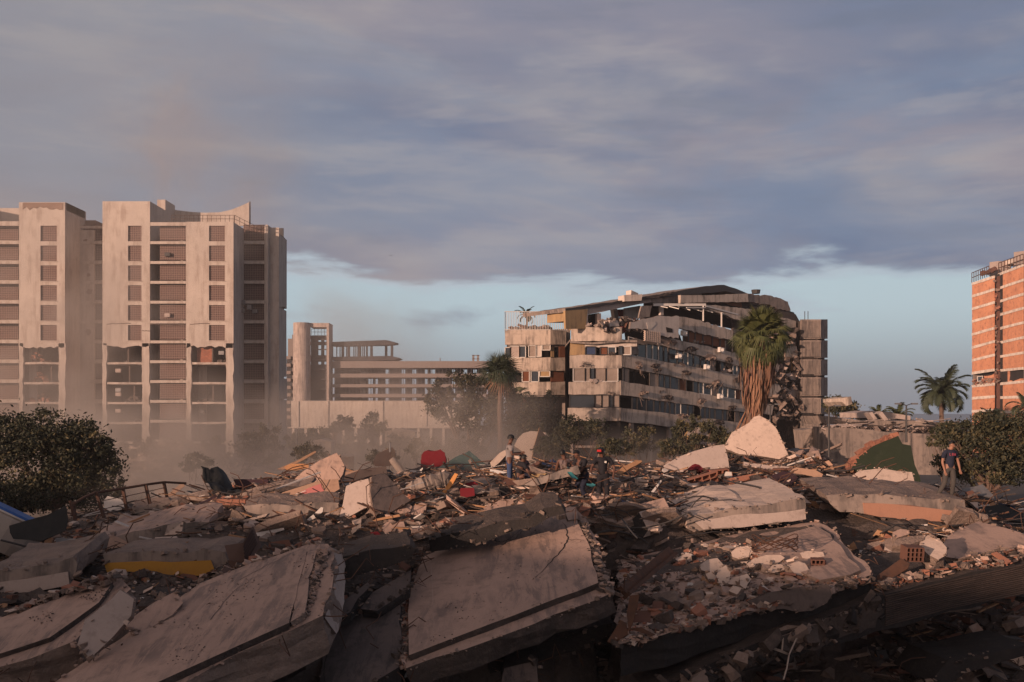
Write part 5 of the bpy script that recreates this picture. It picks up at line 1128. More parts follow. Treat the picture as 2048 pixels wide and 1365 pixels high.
def hollow_block(c, size, rot, label=None, nx=3, nz=2, m='clay', group=None):
    """hollow clay block: open cells seen on its end"""
    R = Euler(rot).to_matrix(); c = Vector(c); W, Dp, H = size; t = .02; g = G()
    def bx(x0, x1, z0, z1, y0=-.5, y1=.5): g.obox(c+R@Vector(((x0+x1)/2, (y0+y1)/2*Dp, (z0+z1)/2)), (x1-x0, (y1-y0)*Dp, z1-z0), R)
    for i in range(nx+1): x = -W/2+(W-t)*i/nx; bx(x, x+t, -H/2, H/2)
    for j in range(nz+1):
        z = -H/2+(H-t)*j/nz
        for i in range(nx): x = -W/2+(W-t)*i/nx; bx(x+t, x+(W-t)/nx, z, z+t)
    bx(-W/2+t, W/2-t, -H/2+t, H/2-t, .3, .34)
    o = g.build('hollow_clay_block', m)
    return tag(o, label, 'clay block', group) if label else o
q = on2(*B4(410,760)); hollow_block(q+Vector((0,0,.12)), (.30,.26,.22), (.1,0,-.2), 'hollow clay block carrying the thick cream lump on the wide slab', m='clay_dark')
q = P(*B4(912,680), 23.6); hollow_block(q, (.42,.36,.34), (.1,.03,.05), 'large hollow clay block beneath a cracked cream slab at the right', 4, 3, m='clay_dark')
q = P(*B3(1085,305), hit(*B3(1085,330))-.4); hollow_block(q, (1.7,.3,.36), (.1,-.28,.05), 'long row of hollow clay blocks lying below the red cloth', 6, 2)
q = P(*B3(1215,262), hit(*B3(1215,290))-.3); hollow_block(q, (.7,.3,.36), (.1,-.1,.1), 'short hollow clay block close behind the long row', 3, 2)
slab('plaster_lump', [B4(950,640),B4(960,600),B4(1010,580),B4(1060,610),B4(1095,650),B4(1095,690),B4(1050,715),B4(1000,690)], (*B4(1050,740), 23.4), (-.1,-.6,1), .5, ['plaster_pale','broken'], 'round cracked cream slab beside the large hollow clay block', 'plaster lump', rough=.05, seg=.25)
slab('concrete_lump', [B4(810,640),B4(830,605),B4(900,590),B4(980,585),B4(975,610),B4(880,640)], (*B4(880,655), 23.9), (0,-.7,1), .2, ['broken','broken'], 'grey crumbling lump on top of the large hollow clay block', 'lump', rough=.05, seg=.2)
slab('concrete_lump', [B4(808,570),B4(850,552),B4(898,560),B4(895,580),B4(830,600)], (*B4(850,612), 25.0), (0,-.7,1), .3, ['slab_top','broken'], 'buff brick shaped lump behind the crumbling grey one', 'lump', rough=.03, seg=.2)
slab('tin_sheet', [B4(725,800),B4(855,708),B4(900,735),B4(890,760),B4(770,835),B4(730,835)], (*B4(780,840), 22.9), (-.1,-.7,.8), .04, ['metal_rust','metal_rust'], 'bent dark tin sheet in the brick scatter at the right', 'metal sheet', rough=.02)
slab('clay_tile', [B4(1335,680),B4(1360,672),B4(1438,722),B4(1415,735)], (*B4(1415,740), 23.6), (-.1,-.6,.8), .05, ['clay','clay'], 'long terracotta strip lying diagonally in the brick scatter', 'tile', rough=.01)
slab('clay_tile', [B4(1422,628),B4(1505,622),B4(1540,622),B4(1540,642),B4(1424,642)], (*B4(1430,646), 25.4), (-.1,-.9,.5), .12, ['clay','clay'], 'flat terracotta slab at the right edge above the brick scatter', 'tile', rough=.01)
# --- furniture, sheets, tarps
p = hit(*B2(1000,240)); D0 = p-.3
def pt_(c, f, d): return P(*f(*c), d)
def sheet(name, rows_, m, label, cat, wob=.03, th=.02):
    """soft sheet through a grid of 3D points (rows_ = list of rows), subdivided with folds"""
    g = G(); k = 4; R_ = len(rows_); C_ = len(rows_[0]); pts = []
    for i in range((R_-1)*k+1):
        for j in range((C_-1)*k+1):
            a, b = min(i//k, R_-2), min(j//k, C_-2); u, v = i/k-a, j/k-b
            q = rows_[a][b]*(1-u)*(1-v)+rows_[a+1][b]*u*(1-v)+rows_[a][b+1]*(1-u)*v+rows_[a+1][b+1]*u*v
            pts.append(q+Vector((0,0,1))*wob*noise.noise(q*2.3)*2+rv(wob*.25))
    w_ = (C_-1)*k+1; h_ = (R_-1)*k+1; n0 = len(pts)
    vs = pts+[q+Vector((0,th,-th)) for q in pts]
    fs = [(i*w_+j, (i+1)*w_+j, (i+1)*w_+j+1, i*w_+j+1) for i in range(h_-1) for j in range(w_-1)]
    fs += [tuple(x+n0 for x in f[::-1]) for f in fs]
    g.add(vs, fs); return tag(g.build(name, m, smooth=True), label, cat)
DR_ = hit(*B3(1100,262))-.1; DQ_ = hit(*B3(310,232))
sheet('tarpaulin', [[pt_((1020,240),B2,D0+.1), pt_((1120,185),B2,D0+.5), pt_((1215,140),B2,D0+1.0)], [pt_((1060,255),B2,D0), pt_((1190,248),B2,D0), pt_((1330,232),B2,D0+.5)]], 'tarp_green', 'dark green tarpaulin stretched like a tent between the red armchair and the men', 'tarpaulin', .05)
sheet('tarpaulin', [[pt_((1195,250),B2,D0+.05), pt_((1262,240),B2,D0+.2), pt_((1332,234),B2,D0+.5)], [pt_((1240,290),B2,D0+.4), pt_((1290,300),B2,D0+.3), pt_((1346,304),B2,D0+.5)]], 'black_sheet', 'black hanging end of the tarpaulin beside the yellow sheet', 'tarpaulin', .04)
sheet('plastic_sheet', [[pt_((890,262),B2,D0-.1), pt_((960,255),B2,D0), pt_((1030,238),B2,D0+.1)], [pt_((900,285),B2,D0-.3), pt_((980,282),B2,D0-.2), pt_((1060,262),B2,D0-.1)]], 'plaster_orange', 'pinkish sheet spread along the left foot of the green tarpaulin', 'sheet', .04)
sheet('plastic_sheet', [[pt_((125,262),B3,hit(*B3(200,320))-.2), pt_((210,268),B3,hit(*B3(200,320))-.1), pt_((305,258),B3,hit(*B3(200,320)))], [pt_((150,316),B3,hit(*B3(200,320))-.6), pt_((200,308),B3,hit(*B3(200,320))-.6), pt_((262,282),B3,hit(*B3(200,320))-.4)]], 'cloth_yellow', 'pale yellow sheet lying at the feet of the man in the cap', 'sheet', .05)
sheet('cloth', [[pt_((395,225),B3,28.6), pt_((415,222),B3,28.6)], [pt_((432,282),B3,27.9), pt_((466,284),B3,27.9)]], 'teal_cloth', 'teal strip of cloth hanging over the grey beam near the men', 'cloth', .04)
sheet('cloth', [[pt_((510,310),B3,27.0), pt_((545,312),B3,27.0)], [pt_((525,330),B3,26.7), pt_((560,332),B3,26.7)]], 'teal_cloth', 'small teal rag on the timber boards below the men', 'cloth', .05)
sheet('cloth', [[pt_((1025,228),B3,DR_), pt_((1090,222),B3,DR_+.2), pt_((1165,232),B3,DR_+.2)], [pt_((1028,252),B3,DR_-.7), pt_((1100,246),B3,DR_-.7), pt_((1172,262),B3,DR_-.7)]], 'cloth_red', 'crumpled red cloth in front of the low leaning wall piece', 'cloth', .12)
sheet('cloth', [[pt_((268,200),B3,DQ_+.3), pt_((310,182),B3,DQ_+.5), pt_((350,190),B3,DQ_+.5)], [pt_((275,232),B3,DQ_-.2), pt_((320,228),B3,DQ_-.2), pt_((362,225),B3,DQ_-.2)]], 'cloth_blue', 'heap of dark blue clothes beside the round boulder', 'clothes', .13)
# red armchair seen from behind
dc = hit(*B2(1020,245))+.3; ch = thing('armchair', P(*B2(1025,245), dc), 'deep red armchair standing on the crest with its back to the camera', 'armchair')
g = G(); g.prism([P(*B2(x, y), dc) for x, y in ((958,235),(962,160),(975,142),(995,135),(1008,140),(1050,135),(1062,130),(1072,140),(1085,148),(1092,200),(1090,240))], (0,.35,0), rough=.03, seg=.2); g.build('backrest', 'cloth_red', ch)
for x0, x1 in ((958,975),(1075,1092)):
    g = G(); g.prism([P(*B2(x, y), dc+.3) for x, y in ((x0,235),(x0,185),(x1,185),(x1,240))], (0,.7,0), rough=.02, seg=.3); g.build('armrest', 'cloth_red', ch)
g = G(); g.prism([P(*B2(x, y), dc+.3) for x, y in ((975,235),(975,205),(1075,205),(1075,238))], (0,.65,0)); g.build('seat', 'cloth_red', ch)
# round pale boulder-like panel, brown board leaning at it
dr = hit(*B3(200,200))-.1
slab('curved_panel', [B3(128,112),B3(145,75),B3(175,45),B3(215,33),B3(262,36),B3(300,42),B3(313,58),B3(300,95),B3(285,150),B3(240,195),B3(205,190),B3(170,140)], (*B3(200,200), dr+.6), (-.15,-.9,.4), .35, ['mattress','broken'], 'large rounded pale panel standing behind the man in the cap', 'panel', rough=.02)
slab('board', [B3(222,180),B3(238,100),B3(262,16),B3(280,40),B3(320,85),B3(295,130),B3(262,198)], (*B3(240,200), dr), (.7,-1,.2), .07, ['wood_dark','wood'], 'dark brown pointed board leaning on the rounded pale panel', 'board', rough=.01)
# cabinet wreck
cbt = thing('cabinet', P(*B1(1270,780), 22.6), 'wrecked dark brown shelf unit with its doors hanging on the left slab', 'cabinet')
dk = 22.8
def cpoly(pts, d, ext, m, nm): 
    g = G(); g.prism([P(*B1(x, y), d+dd) for x, y, dd in pts], ext); g.build(nm, m, cbt)
cpoly([(1190,640,0),(1290,625,.1),(1310,730,.0),(1215,720,-.1)], dk, (.0,.05,0), 'cabinet', 'side_panel')
cpoly([(1290,625,.1),(1335,540,.5),(1378,640,.5),(1320,730,0)], dk, (.02,.05,0), 'cabinet', 'side_panel')
for k in range(5):
    t = k/5; cpoly([(1295+t*10,640+t*90,-.02),(1340+t*24,556+t*76,.45),(1345+t*24,566+t*76,.45),(1300+t*10,652+t*90,-.02)], dk-.06, (.0,-.12,0), 'wood_dark', 'shelf')
cpoly([(1205,720,-.1),(1305,728,0),(1250,812,-.5)], dk-.05, (0,.05,0), 'metal_rust', 'door')
cpoly([(1150,800,-.9),(1205,735,-.3),(1250,812,-.5),(1270,850,-.8),(1195,840,-1.0)], dk-.05, (0,.05,0), 'cabinet', 'door')
cpoly([(1105,935,-1.6),(1165,845,-1.0),(1262,852,-.9),(1192,942,-1.7)], dk-.15, (0,.05,-.03), 'cabinet', 'door')
# left edge: cream tank with blue lid, black plastic sheet
dt_ = 29.5; tk = thing('water_tank', P(*B1(20,600), dt_), 'cream water tank with bright blue lid lying tipped at the left edge', 'tank')
g = G(); a_, b_ = P(*B1(-60,640), dt_), P(*B1(45,470), dt_+.3); g.tube([a_, a_.lerp(b_,.3), a_.lerp(b_,.9), b_], [1.1,1.2,1.2,1.12], 22); g.build('body', 'tank_cream', tk)
dv = (b_-a_).normalized(); g = G(); g.tube([b_, b_+dv*.10, b_+dv*.2], [1.16,1.1,.8], 22); g.build('lid', 'blue_plastic', tk)
g = G(); g.tube([b_-dv*.02, b_+dv*.03], 1.2, 22); g.build('rim', 'white_plastic', tk)
slab('plastic_board', [B1(52,535),B1(130,510),B1(250,478),B1(352,428),B1(362,500),B1(350,560),B1(220,615),B1(70,605),B1(52,570)], (*B1(200,600), 27.6), (.2,-1,.3), .06, ['black_sheet','black_sheet'], 'large black plastic panel standing at the left beside the bent railing', 'panel', rough=.03)
# bent railing
rl = thing('railing', P(*B1(600,490), 33), 'bent rusty railing leaning over the left of the pile', 'railing')
tp = [(385,425,31.0),(440,388,31.4),(505,360,32),(650,338,33),(770,318,33.6),(870,304,34.2),(985,310,35)]
g = G(); g.tube([P(*B1(x, y), d) for x, y, d in tp], .045, 6); g.build('top_rail', 'metal_rust', rl)
ft = [(400,505,31.1),(552,492,32),(672,455,33),(795,420,33.6),(885,385,34.2)]
for (x, y, d), (a, b, c) in zip(ft, ((388,408,31.1),(512,360,32),(652,340,33),(772,320,33.6),(868,305,34.2))):
    g = G(); g.beam(P(*B1(a, b), c), P(*B1(x, y), d), .09, .09, up=Vector((0,1,0))); g.build('post', 'metal_rust', rl)
for k in (.35, .68):
    g = G(); g.tube([P(*B1(x*k+a*(1-k), y*k+b*(1-k)), d-.02) for (x, y, d), (a, b, c) in zip(ft, ((388,408,31.1),(512,360,32),(652,340,33),(772,320,33.6),(868,305,34.2)))], .012, 4); g.build('wire', 'metal_rust', rl)
g = G(); pts_ = [P(*B1(372+0,402), 30.8), P(*B1(382,440), 30.8), P(*B1(390,480), 30.8)]; g.tube(pts_, .05, 6); g.build('post', 'metal_rust', rl)
def scrap(name, f, c, an, n, th, m, label, cat, off=.3, rough=.02, seg=.3):
    return sl(name, [f(*v) for v in c], f(*an), n, th, m if isinstance(m, list) else [m, m], label, cat, off=off, rough=rough, seg=seg)
scrap('crate', B1, [(550,400),(570,378),(640,395),(668,425),(660,445),(590,462),(552,440)], (590,470), (-.2,-1,.4), .4, ['white_plastic','broken'], 'pale ribbed plastic crate behind the bent railing', 'crate', rough=.02)
scrap('bucket', B1, [(818,360),(835,332),(862,340),(878,362),(870,395),(845,405),(822,390)], (845,412), (.1,-1,.3), .3, 'mattress', 'round pale bucket tipped against the right of the railing', 'bucket')
g = G(); p = P(*B1(665,498), hit(*B1(665,520))-.3); 
for k in range(5):
    th0, th1 = -pi/2+pi*k/5, -pi/2+pi*(k+1)/5
g.tube([p+Vector((0,0,-.18)), p+Vector((0,0,-.1)), p, p+Vector((0,0,.12)), p+Vector((0,0,.19))], [.1,.22,.26,.2,.08], 12); tag(g.build('boulder', 'mattress', smooth=True), 'small round pale ball below the railing posts', 'ball')
sheet('tarpaulin', [[pt_((1070,250),B1,37), pt_((1100,240),B1,37), pt_((1150,238),B1,37.3), pt_((1200,270),B1,37.5)], [pt_((1080,300),B1,36.5), pt_((1130,310),B1,36.5), pt_((1190,310),B1,36.6), pt_((1250,330),B1,36.8)], [pt_((1120,345),B1,36), pt_((1180,360),B1,36), pt_((1240,365),B1,36), pt_((1320,372),B1,36)]], 'black_sheet', 'black crumpled tarpaulin draped over scrap left of the purple sheet', 'tarpaulin', .14)
scrap('chair_frame', B1, [(880,375),(960,312),(975,308),(978,325),(900,385),(882,395)], (890,400), (0,-1,.3), .15, 'wood_orange', 'orange wooden chair frame lying upside down left of the black tarpaulin', 'chair frame')
scrap('purple_sheet', B1, [(1235,290),(1378,288),(1420,290),(1420,325),(1300,330),(1250,318)], (1300,345), (0,-1,.3), .1, ['shirt_maroon','shirt_maroon'], 'dark purple sheet of metal behind the black tarpaulin', 'metal sheet')
scrap('timber', B1, [(60,592),(75,590),(232,635),(228,650),(150,632),(64,605)], (220,665), (0,-1,.5), .08, 'wood', 'thin brown timber pointing down at the left by the black panel', 'timber')
scrap('box', B1, [(198,655),(288,650),(300,690),(292,700),(200,700)], (250,712), (0,-1,.2), .3, 'clay_dark', 'small dark red box left of the grey slab', 'box')
scrap('glass_sheet', B1, [(295,600),(340,598),(380,615),(418,650),(410,662),(330,668),(300,640)], (350,672), (.2,-.8,.6), .03, 'metal_grey', 'curled sheet of plastic beside the small dark red box', 'sheet')
scrap('paper_pile', B1, [(75,700),(95,680),(130,676),(148,705),(140,722),(80,722)], (100,730), (0,-.8,.7), .2, 'dust_paper', 'heap of pale papers by the left edge', 'papers')
scrap('timber', B2, [(1072,355),(1100,315),(1138,256),(1156,262),(1130,310),(1090,366)], (1085,372), (-.1,-1,.4), .1, 'wood_orange', 'bright orange timber standing below the green tarpaulin', 'timber')
scrap('timber', B2, [(195,235),(300,190),(400,138),(404,146),(330,190),(230,238)], (240,245), (0,-1,.6), .08, 'wood', 'long pale pointed board at the crest left of the tan triangular wall piece', 'board', off=.2)
scrap('timber', B2, [(235,222),(270,206),(362,208),(365,228),(300,240),(240,238)], (300,246), (0,-1,.6), .1, 'wood_orange', 'flat orange plank under the long pointed board', 'plank', off=.3)
scrap('window_casing', B2, [(345,510),(430,436),(442,440),(438,462),(370,520),(348,530)], (380,530), (0,-1,.5), .1, ['white_plastic','wood_dark'], 'white edged window frame lying in the left middle of the pile', 'frame')
scrap('paper_sheet', B2, [(80,600),(85,572),(150,560),(232,546),(235,556),(160,580),(110,610)], (120,615), (0,-.8,.6), .03, 'dust_paper', 'white torn sheet left of the thin glass panel', 'sheet')
scrap('glass_sheet', B2, [(215,500),(290,485),(328,540),(300,555),(240,545)], (280,560), (.1,-1,.5), .02, 'metal_grey', 'thin greyish glass panel leaning among papers', 'sheet')
scrap('drawer', B2, [(150,640),(160,622),(260,608),(272,640),(220,660),(165,672)], (200,680), (0,-1,.4), .3, 'clay_dark', 'dark red drawer with papers at the head of the left slab', 'drawer')
scrap('red_bag', B2, [(690,570),(730,565),(755,590),(740,602),(700,598)], (720,606), (0,-.8,.6), .15, 'cloth_red', 'small dark red bag at the centre of the pile', 'bag')
scrap('red_box', B2, [(1165,345),(1170,335),(1240,335),(1245,375),(1200,385),(1168,378)], (1200,388), (0,-1,.3), .2, ['cloth_red','white_plastic'], 'small red box right of the orange timber', 'box')
scrap('towel', B2, [(1195,310),(1240,300),(1262,315),(1250,332),(1200,330)], (1220,338), (0,-1,.5), .15, 'cloth_red', 'dull red towel above the small red box', 'cloth')
scrap('log', B3, [(0,200),(50,150),(82,132),(86,160),(50,200),(10,232)], (20,238), (-.3,-1,.3), .3, ['mattress','broken'], 'pale round column leaning left of the man in the cap', 'column', off=.1)
scrap('door', B3, [(0,235),(40,240),(128,262),(122,280),(60,270),(0,262)], (60,275), (0,-.8,.6), .05, 'frame_white', 'white ribbed door lying at the left of the yellow sheet', 'door', off=.3)
scrap('plank', B3, [(375,305),(480,275),(600,252),(605,262),(500,285),(400,318)], (480,305), (0,-1,.6), .12, 'wood', 'long brown plank in front of the man with the red cap', 'plank', off=.6)
random.seed(91)
for i, lb in enumerate(('topmost long weathered board of the bundle below the men','second weathered board of the bundle below the men, pale and split','third weathered board of the bundle below the men','dark weathered board in the bundle below the men','short weathered board at the left end of the bundle below the men','lowest weathered board of the bundle below the men','weathered board crossing the others in the bundle below the men')):
    x0, y0, x1, y1 = 330+U(0,120)+i*14, 312+i*5+U(-4,6), 610+U(0,150), 345+i*9+U(-8,8); dd = hit(*B3(x0+60, y0+22))-.25
    g = G(); a_, b_ = P(*B3(x0, y0), dd), P(*B3(x1, y1), dd-U(.3,.9)); m_ = a_.lerp(b_, .5)+Vector((0,0,U(-.04,.05))); g.beam(a_, m_, U(.12,.2), .035); g.beam(m_, b_, U(.12,.2), .033); tag(g.build('plank', ('wood','dust_paper','wood','wood_dark','plaster_orange','wood','mattress')[i]), lb, 'plank')
scrap('plank', B3, [(665,262),(700,225),(760,195),(802,188),(806,196),(740,232),(690,268)], (690,275), (0,-.8,.7), .1, 'wood', 'buff boards sticking up right of the man with the red cap', 'planks', off=.3)
scrap('plank', B3, [(850,360),(905,292),(910,298),(862,368)], (860,375), (0,-1,.5), .06, 'dust_paper', 'thin pale stick standing right of the boards', 'stick', off=.4)
scrap('bottle', B3, [(1245,262),(1250,248),(1280,250),(1284,280),(1262,288),(1245,282)], (1262,292), (0,-1,.2), .2, 'white_plastic', 'white plastic jerrycan beside the red cloth', 'jerrycan', off=.5)
scrap('metal_sheet', B3, [(1230,290),(1378,262),(1400,262),(1400,285),(1300,310),(1235,305)], (1300,318), (0,-.9,.6), .06, 'clay', 'rusty orange corrugated sheet above the pale topped slab', 'metal sheet', off=.8)
scrap('metal_sheet', B4, [(0,272),(60,262),(140,275),(150,288),(60,300),(0,300)], (60,318), (0,-.9,.6), .06, 'clay', 'rust red sheet lying left of the maroon one', 'metal sheet', off=.6)
scrap('metal_sheet', B4, [(170,268),(230,245),(272,252),(310,280),(270,318),(210,320),(178,300)], (230,325), (.1,-.8,.7), .06, 'shirt_maroon', 'maroon bent metal sheet below the big triangular wall piece', 'metal sheet', off=.5)
scrap('wall_piece', B4, [(270,238),(300,225),(400,240),(440,262),(430,285),(330,262),(275,255)], (350,290), (0,-.9,.7), .15, ['plaster_orange','broken'], 'buff plank like wall piece behind the maroon sheet', 'wall piece', off=.4)
scrap('brick_chunk', B4, [(405,225),(440,200),(470,188),(490,210),(500,245),(450,240)], (450,250), (-.2,-1,.4), .3, ['plaster_orange','clay'], 'orange lit corner of brickwork left of the green wall', 'brickwork', off=.3, rough=.04)
scrap('wall_piece', B4, [(20,195),(150,215),(280,225),(275,240),(140,235),(20,215)], (150,250), (0,-.9,.6), .15, ['plaster_side','broken'], 'long thin pale beam below the big triangular wall piece', 'beam', off=.3)
scrap('dark_panel', B4, [(305,215),(315,178),(340,182),(335,220)], (320,225), (0,-1,.1), .05, 'metal_grey', 'small grey television standing below the big triangular wall piece', 'television', off=.2)
scrap('blue_sheet', B4, [(938,222),(950,215),(1005,245),(1000,252),(960,250)], (970,256), (0,-1,.4), .05, 'blue_plastic', 'bright blue tarpaulin corner behind the green wall', 'tarpaulin', off=-1.5)
scrap('roof_panel', B4, [(1150,352),(1200,335),(1285,315),(1340,370),(1348,388),(1250,372),(1160,375)], (1250,395), (.1,-.8,.7), .05, 'metal_grey', 'bluish grey peaked sheet at the right edge beyond the salmon slab', 'metal sheet', off=.2)
scrap('black_sheet', B4, [(1200,440),(1280,435),(1380,420),(1505,470),(1505,520),(1400,500),(1290,470),(1220,470)], (1400,530), (0,-.8,.8), .1, 'black_sheet', 'black sheeting over scrap at the right edge', 'sheet', off=.6)
scrap('pipe', B4, [(1180,392),(1200,388),(1355,400),(1352,408),(1190,405)], (1250,415), (0,-1,.5), .08, 'wood', 'yellowish pipe lying in front of the peaked sheet', 'pipe', off=.3)
g = G(); c = P(*B4(185,645), 24.3)
for k in range(6): g.tube([c+Vector((.55*cos(a+k), .45*sin(a+k), .15*sin(2*a+k)+.1*k*.3)) for a in [2*pi*i/22*(.7+.05*k) for i in range(23)]], .012, 4)
tag(g.build('wire_coil', 'metal_rust'), 'loose coil of rusty wire on the wide right slab', 'wire')
# cables sagging across the burnt gap
for (x0, y0, d0), (x1, y1, d1), sag, lb in (((560,360,30),(1040,440,28),.5,'thin black cable sagging across the burnt gap, uppermost of three'), ((590,395,29),(1020,480,27),.7,'thin black cable sagging across the burnt gap, middle of three'), ((600,520,27),(1040,470,26.5),.25,'thin black cable sagging across the burnt gap, lowest of three'), ((700,500,26),(780,600,25),.02,'straight black wire beside the tipped concrete box')):
    a_, b_ = P(*B3(x0, y0), d0), P(*B3(x1, y1), d1); g = G(); g.tube([a_.lerp(b_, t)-Vector((0,0,sag*4*t*(1-t))) for t in [i/14 for i in range(15)]], .022, 5); tag(g.build('cable', 'frame_dark'), lb, 'cable')
random.seed(77)
for i in range(22):
    x, y = U(1130, 1380), U(965, 1090); a_ = P(x, y, hit(x, y)-.25); b_ = a_+Vector((U(-2.6,2.6), U(-1.2,1.2), U(-.25,.3))); s_ = U(.1,.45); g = G()
    g.tube([a_.lerp(b_, t)+Vector((0,0,s_*4*t*(1-t)*(1 if i % 3 else -.4)))+rv(.02) for t in [k/9 for k in range(10)]], U(.012,.026), 5)
    tag(g.build('cable', 'frame_dark'), 'thin dark cable tangled with others over the rubble below the men', 'cable', 'tangle of thin cables')
# white metal frame hanging in the dark right gap, hooked strut
g = G(); fr = [(115,1165),(222,1198),(228,1130),(260,1218)]; q = [P(*B4(*v), 21.0) for v in fr]
for a_, b_ in ((0,1),(1,2),(0,3),(1,3)): g.beam(q[a_], q[b_], .03, .03, up=Vector((0,1,0)))
g.tube([P(*B4(300,1130), 21.3), q[3], P(*B4(248,1290), 20.8), P(*B4(230,1350), 20.6)], .018, 5)
tag(g.build('bent_bracket', 'mattress'), 'bent grey metal frame hanging in front of the lowest ribbed slab', 'frame')
slab('concrete_lump', [B4(205,1080),B4(250,1060),B4(330,1068),B4(345,1090),B4(300,1118),B4(230,1110)], (*B4(250,1110), 21.4), (0,-.8,.6), .15, ['broken','broken_dark'], 'oval lump hanging under the wide right slab above the bent frame', 'lump', rough=.03, seg=.2)
for c, lb in (([(620,1150),(690,1040),(720,1050),(730,1110),(650,1160)], 'twisted grey flashing at the corner below the wide right slab, left strip'), ([(740,905),(790,900),(760,1040),(735,1100),(725,1000)], 'curled grey flashing rising at the corner of the wide right slab'), ([(735,1080),(800,1075),(878,1112),(860,1120),(780,1095)], 'thin curled flashing strip under the corner of the wide right slab')):
    slab('metal_flashing', [B3(*v) for v in c], (*B3(*c[0]), 20.2), (-.5,-1,.3), .03, ['metal_rust','metal_rust'], lb, 'metal strip', rough=.02, seg=.2)
# ---------------------------------------------------------------- loose surface of the pile
random.seed(42)
def hfield(name, x0, x1, y0, y1, st, m):
    nx, ny = int((x1-x0)/st), int((y1-y0)/st); g = G(); vs = []
    for j in range(ny+1):
        for i in range(nx+1):
            x, y = x0+st*i, y0+st*j; vs.append(Vector((x+U(-.3,.3)*st, y+U(-.3,.3)*st, hgt(x, y)+U(-.05,.05))))
    g.add(vs, [(j*(nx+1)+i, j*(nx+1)+i+1, (j+1)*(nx+1)+i+1, (j+1)*(nx+1)+i) for j in range(ny) for i in range(nx)])
    return g.build(name, m, origin=(0,0,0))
BIG2 = [b for b in BIG if b is not BIG_FRONT]; BIG[:] = BIG2
kind(hfield('rubble_bed', -34, 40, 15.5, 80, .34, 'rubble_ground'), 'stuff')
BIG.append(BIG_FRONT)
RM = ['broken','broken_dark','plaster_pale','clay','slab_top','wood','clay_dark','dust_paper','frame_dark']
def chunk(g, c, s, k, mi):
    r = (U(-.5,.5), U(-.5,.5), U(0,6.3))
    if k == 0: g.obox(c, (s*U(.7,1.5), s*U(.5,1), s*U(.35,.8)), r, mi, .35)
    elif k == 1: g.obox(c, (s*U(1.2,2.2), s*U(.8,1.5), s*U(.12,.25)), r, mi, .3)
    elif k == 2: g.obox(c, (s*U(2.5,5.5), s*.22, s*.14), (r[0]*.7, r[1]*.9, r[2]), mi, .1)
    else:
        R = Euler(r).to_matrix(); n = random.randint(4, 6); a0 = U(0, 6); ps = [c+R@Vector((s*U(.5,1)*cos(a0+6.283*i/n), s*U(.5,1)*sin(a0+6.283*i/n), s*.1)) for i in range(n)]
        g.prism(ps, R@Vector((s*U(-.2,.2), s*U(-.2,.2), -s*U(.25,.7))), mt=mi, ms=random.choice((0, mi)))
def pick(x, y):
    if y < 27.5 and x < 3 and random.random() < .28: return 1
    if x < -11 and random.random() < .4: return random.choice((1,1,5,6))
    w_ = noise.noise(Vector((x*.4, y*.4, 9)))
    return random.choices(range(9), (6, 4.5, 2.2+3*max(0, w_), 1.6+2*max(0, -w_), 1.6, 1.2, 1.3, .45, .35))[0]
g = G(); cnt = 0
while cnt < 30000:
    y = 20+27*random.random()**.95; x = U(-.58, .60)*y
    z = hgt(x, y)
    blocked = False
    for poly, f in BIG:
        if f is not BIG_FRONT[1] and inside(x, y, poly): blocked = True; break
    if blocked: continue
    s = min(.5, .045/(random.random()**.55+.05)); k = random.choices((0,1,2,3), (5,2.5,1.3,3))[0]
    chunk(g, Vector((x, y, z+s*U(-.1,.45))), s, k, pick(x, y)); cnt += 1
kind(g.build('rubble', RM, origin=(0,0,0)), 'stuff')
MI = {'slab_top':4,'plaster_pale':2,'plaster_side':2,'concrete_old':0,'slab_sooty':1,'soot':1,'clay':3}
g = G()
for pts, mm in EDGES:
    if mm[0] not in MI: continue
    for i, p in enumerate(pts):
        q = pts[(i+1) % len(pts)]
        for _ in range(int((q-p).length*9)):
            s = .02/(random.random()+.14); a = p.lerp(q, random.random())+rv(.07); chunk(g, a+Vector((0,0,s*.2)), s, random.choice((0,3)), random.choice((MI[mm[0]],0,1 if MI[mm[0]] == 1 else 0,MI[mm[0]])))
kind(g.build('edge_crumbs', RM, origin=(0,0,0)), 'stuff')
# crumbs and lumps on the wide right slab and at the slab edges
g = G(); p0, n0 = S2P
for _ in range(3400):
    px, py = U(1238, 1735), U(1050, 1280)
    if py > 1290-(px-1235)*.27+ -4 or py < 1122-(px-1240)*.19: continue
    if px > 1500+(py-1060)*.9 and py < 1150 and random.random() > .03: continue
    q = on2(px, py); s = min(.26, .032/(random.random()**.6+.06)); chunk(g, q+Vector((0,0,s*U(.05,.4))), s, random.choices((0,1,2,3), (5,2.5,.8,3))[0], random.choices(range(9), (6,3.5,2.2,2.6,1.6,.6,1.4,.2,.2))[0])
for f, poly in ((1, [(1128,1040),(1168,1034),(1200,1100),(1225,1186),(1205,1180),(1180,1100),(1160,1050)]),):
    for _ in range(260):
        t = random.random(); i = random.random(); px = 1160+t*52+U(-6,8); py = 1045+t*140; q = on(px, py, P(*CA), V3(*NC)); s = U(.04,.16); chunk(g, q+Vector((0,0,s*.3)), s, random.choice((0,3)), random.choice((0,1,1,4)))
for _ in range(330):       # joint between sooty and middle slab
    t = random.random(); px = 806+U(-7,8); py = 1195+t*135; q = on(px, py, P(*CA), V3(*NC)); s = U(.05,.17); chunk(g, q+Vector((0,0,s*U(-.5,.5))), s, random.choice((0,3)), random.choice((0,1,4,3)))
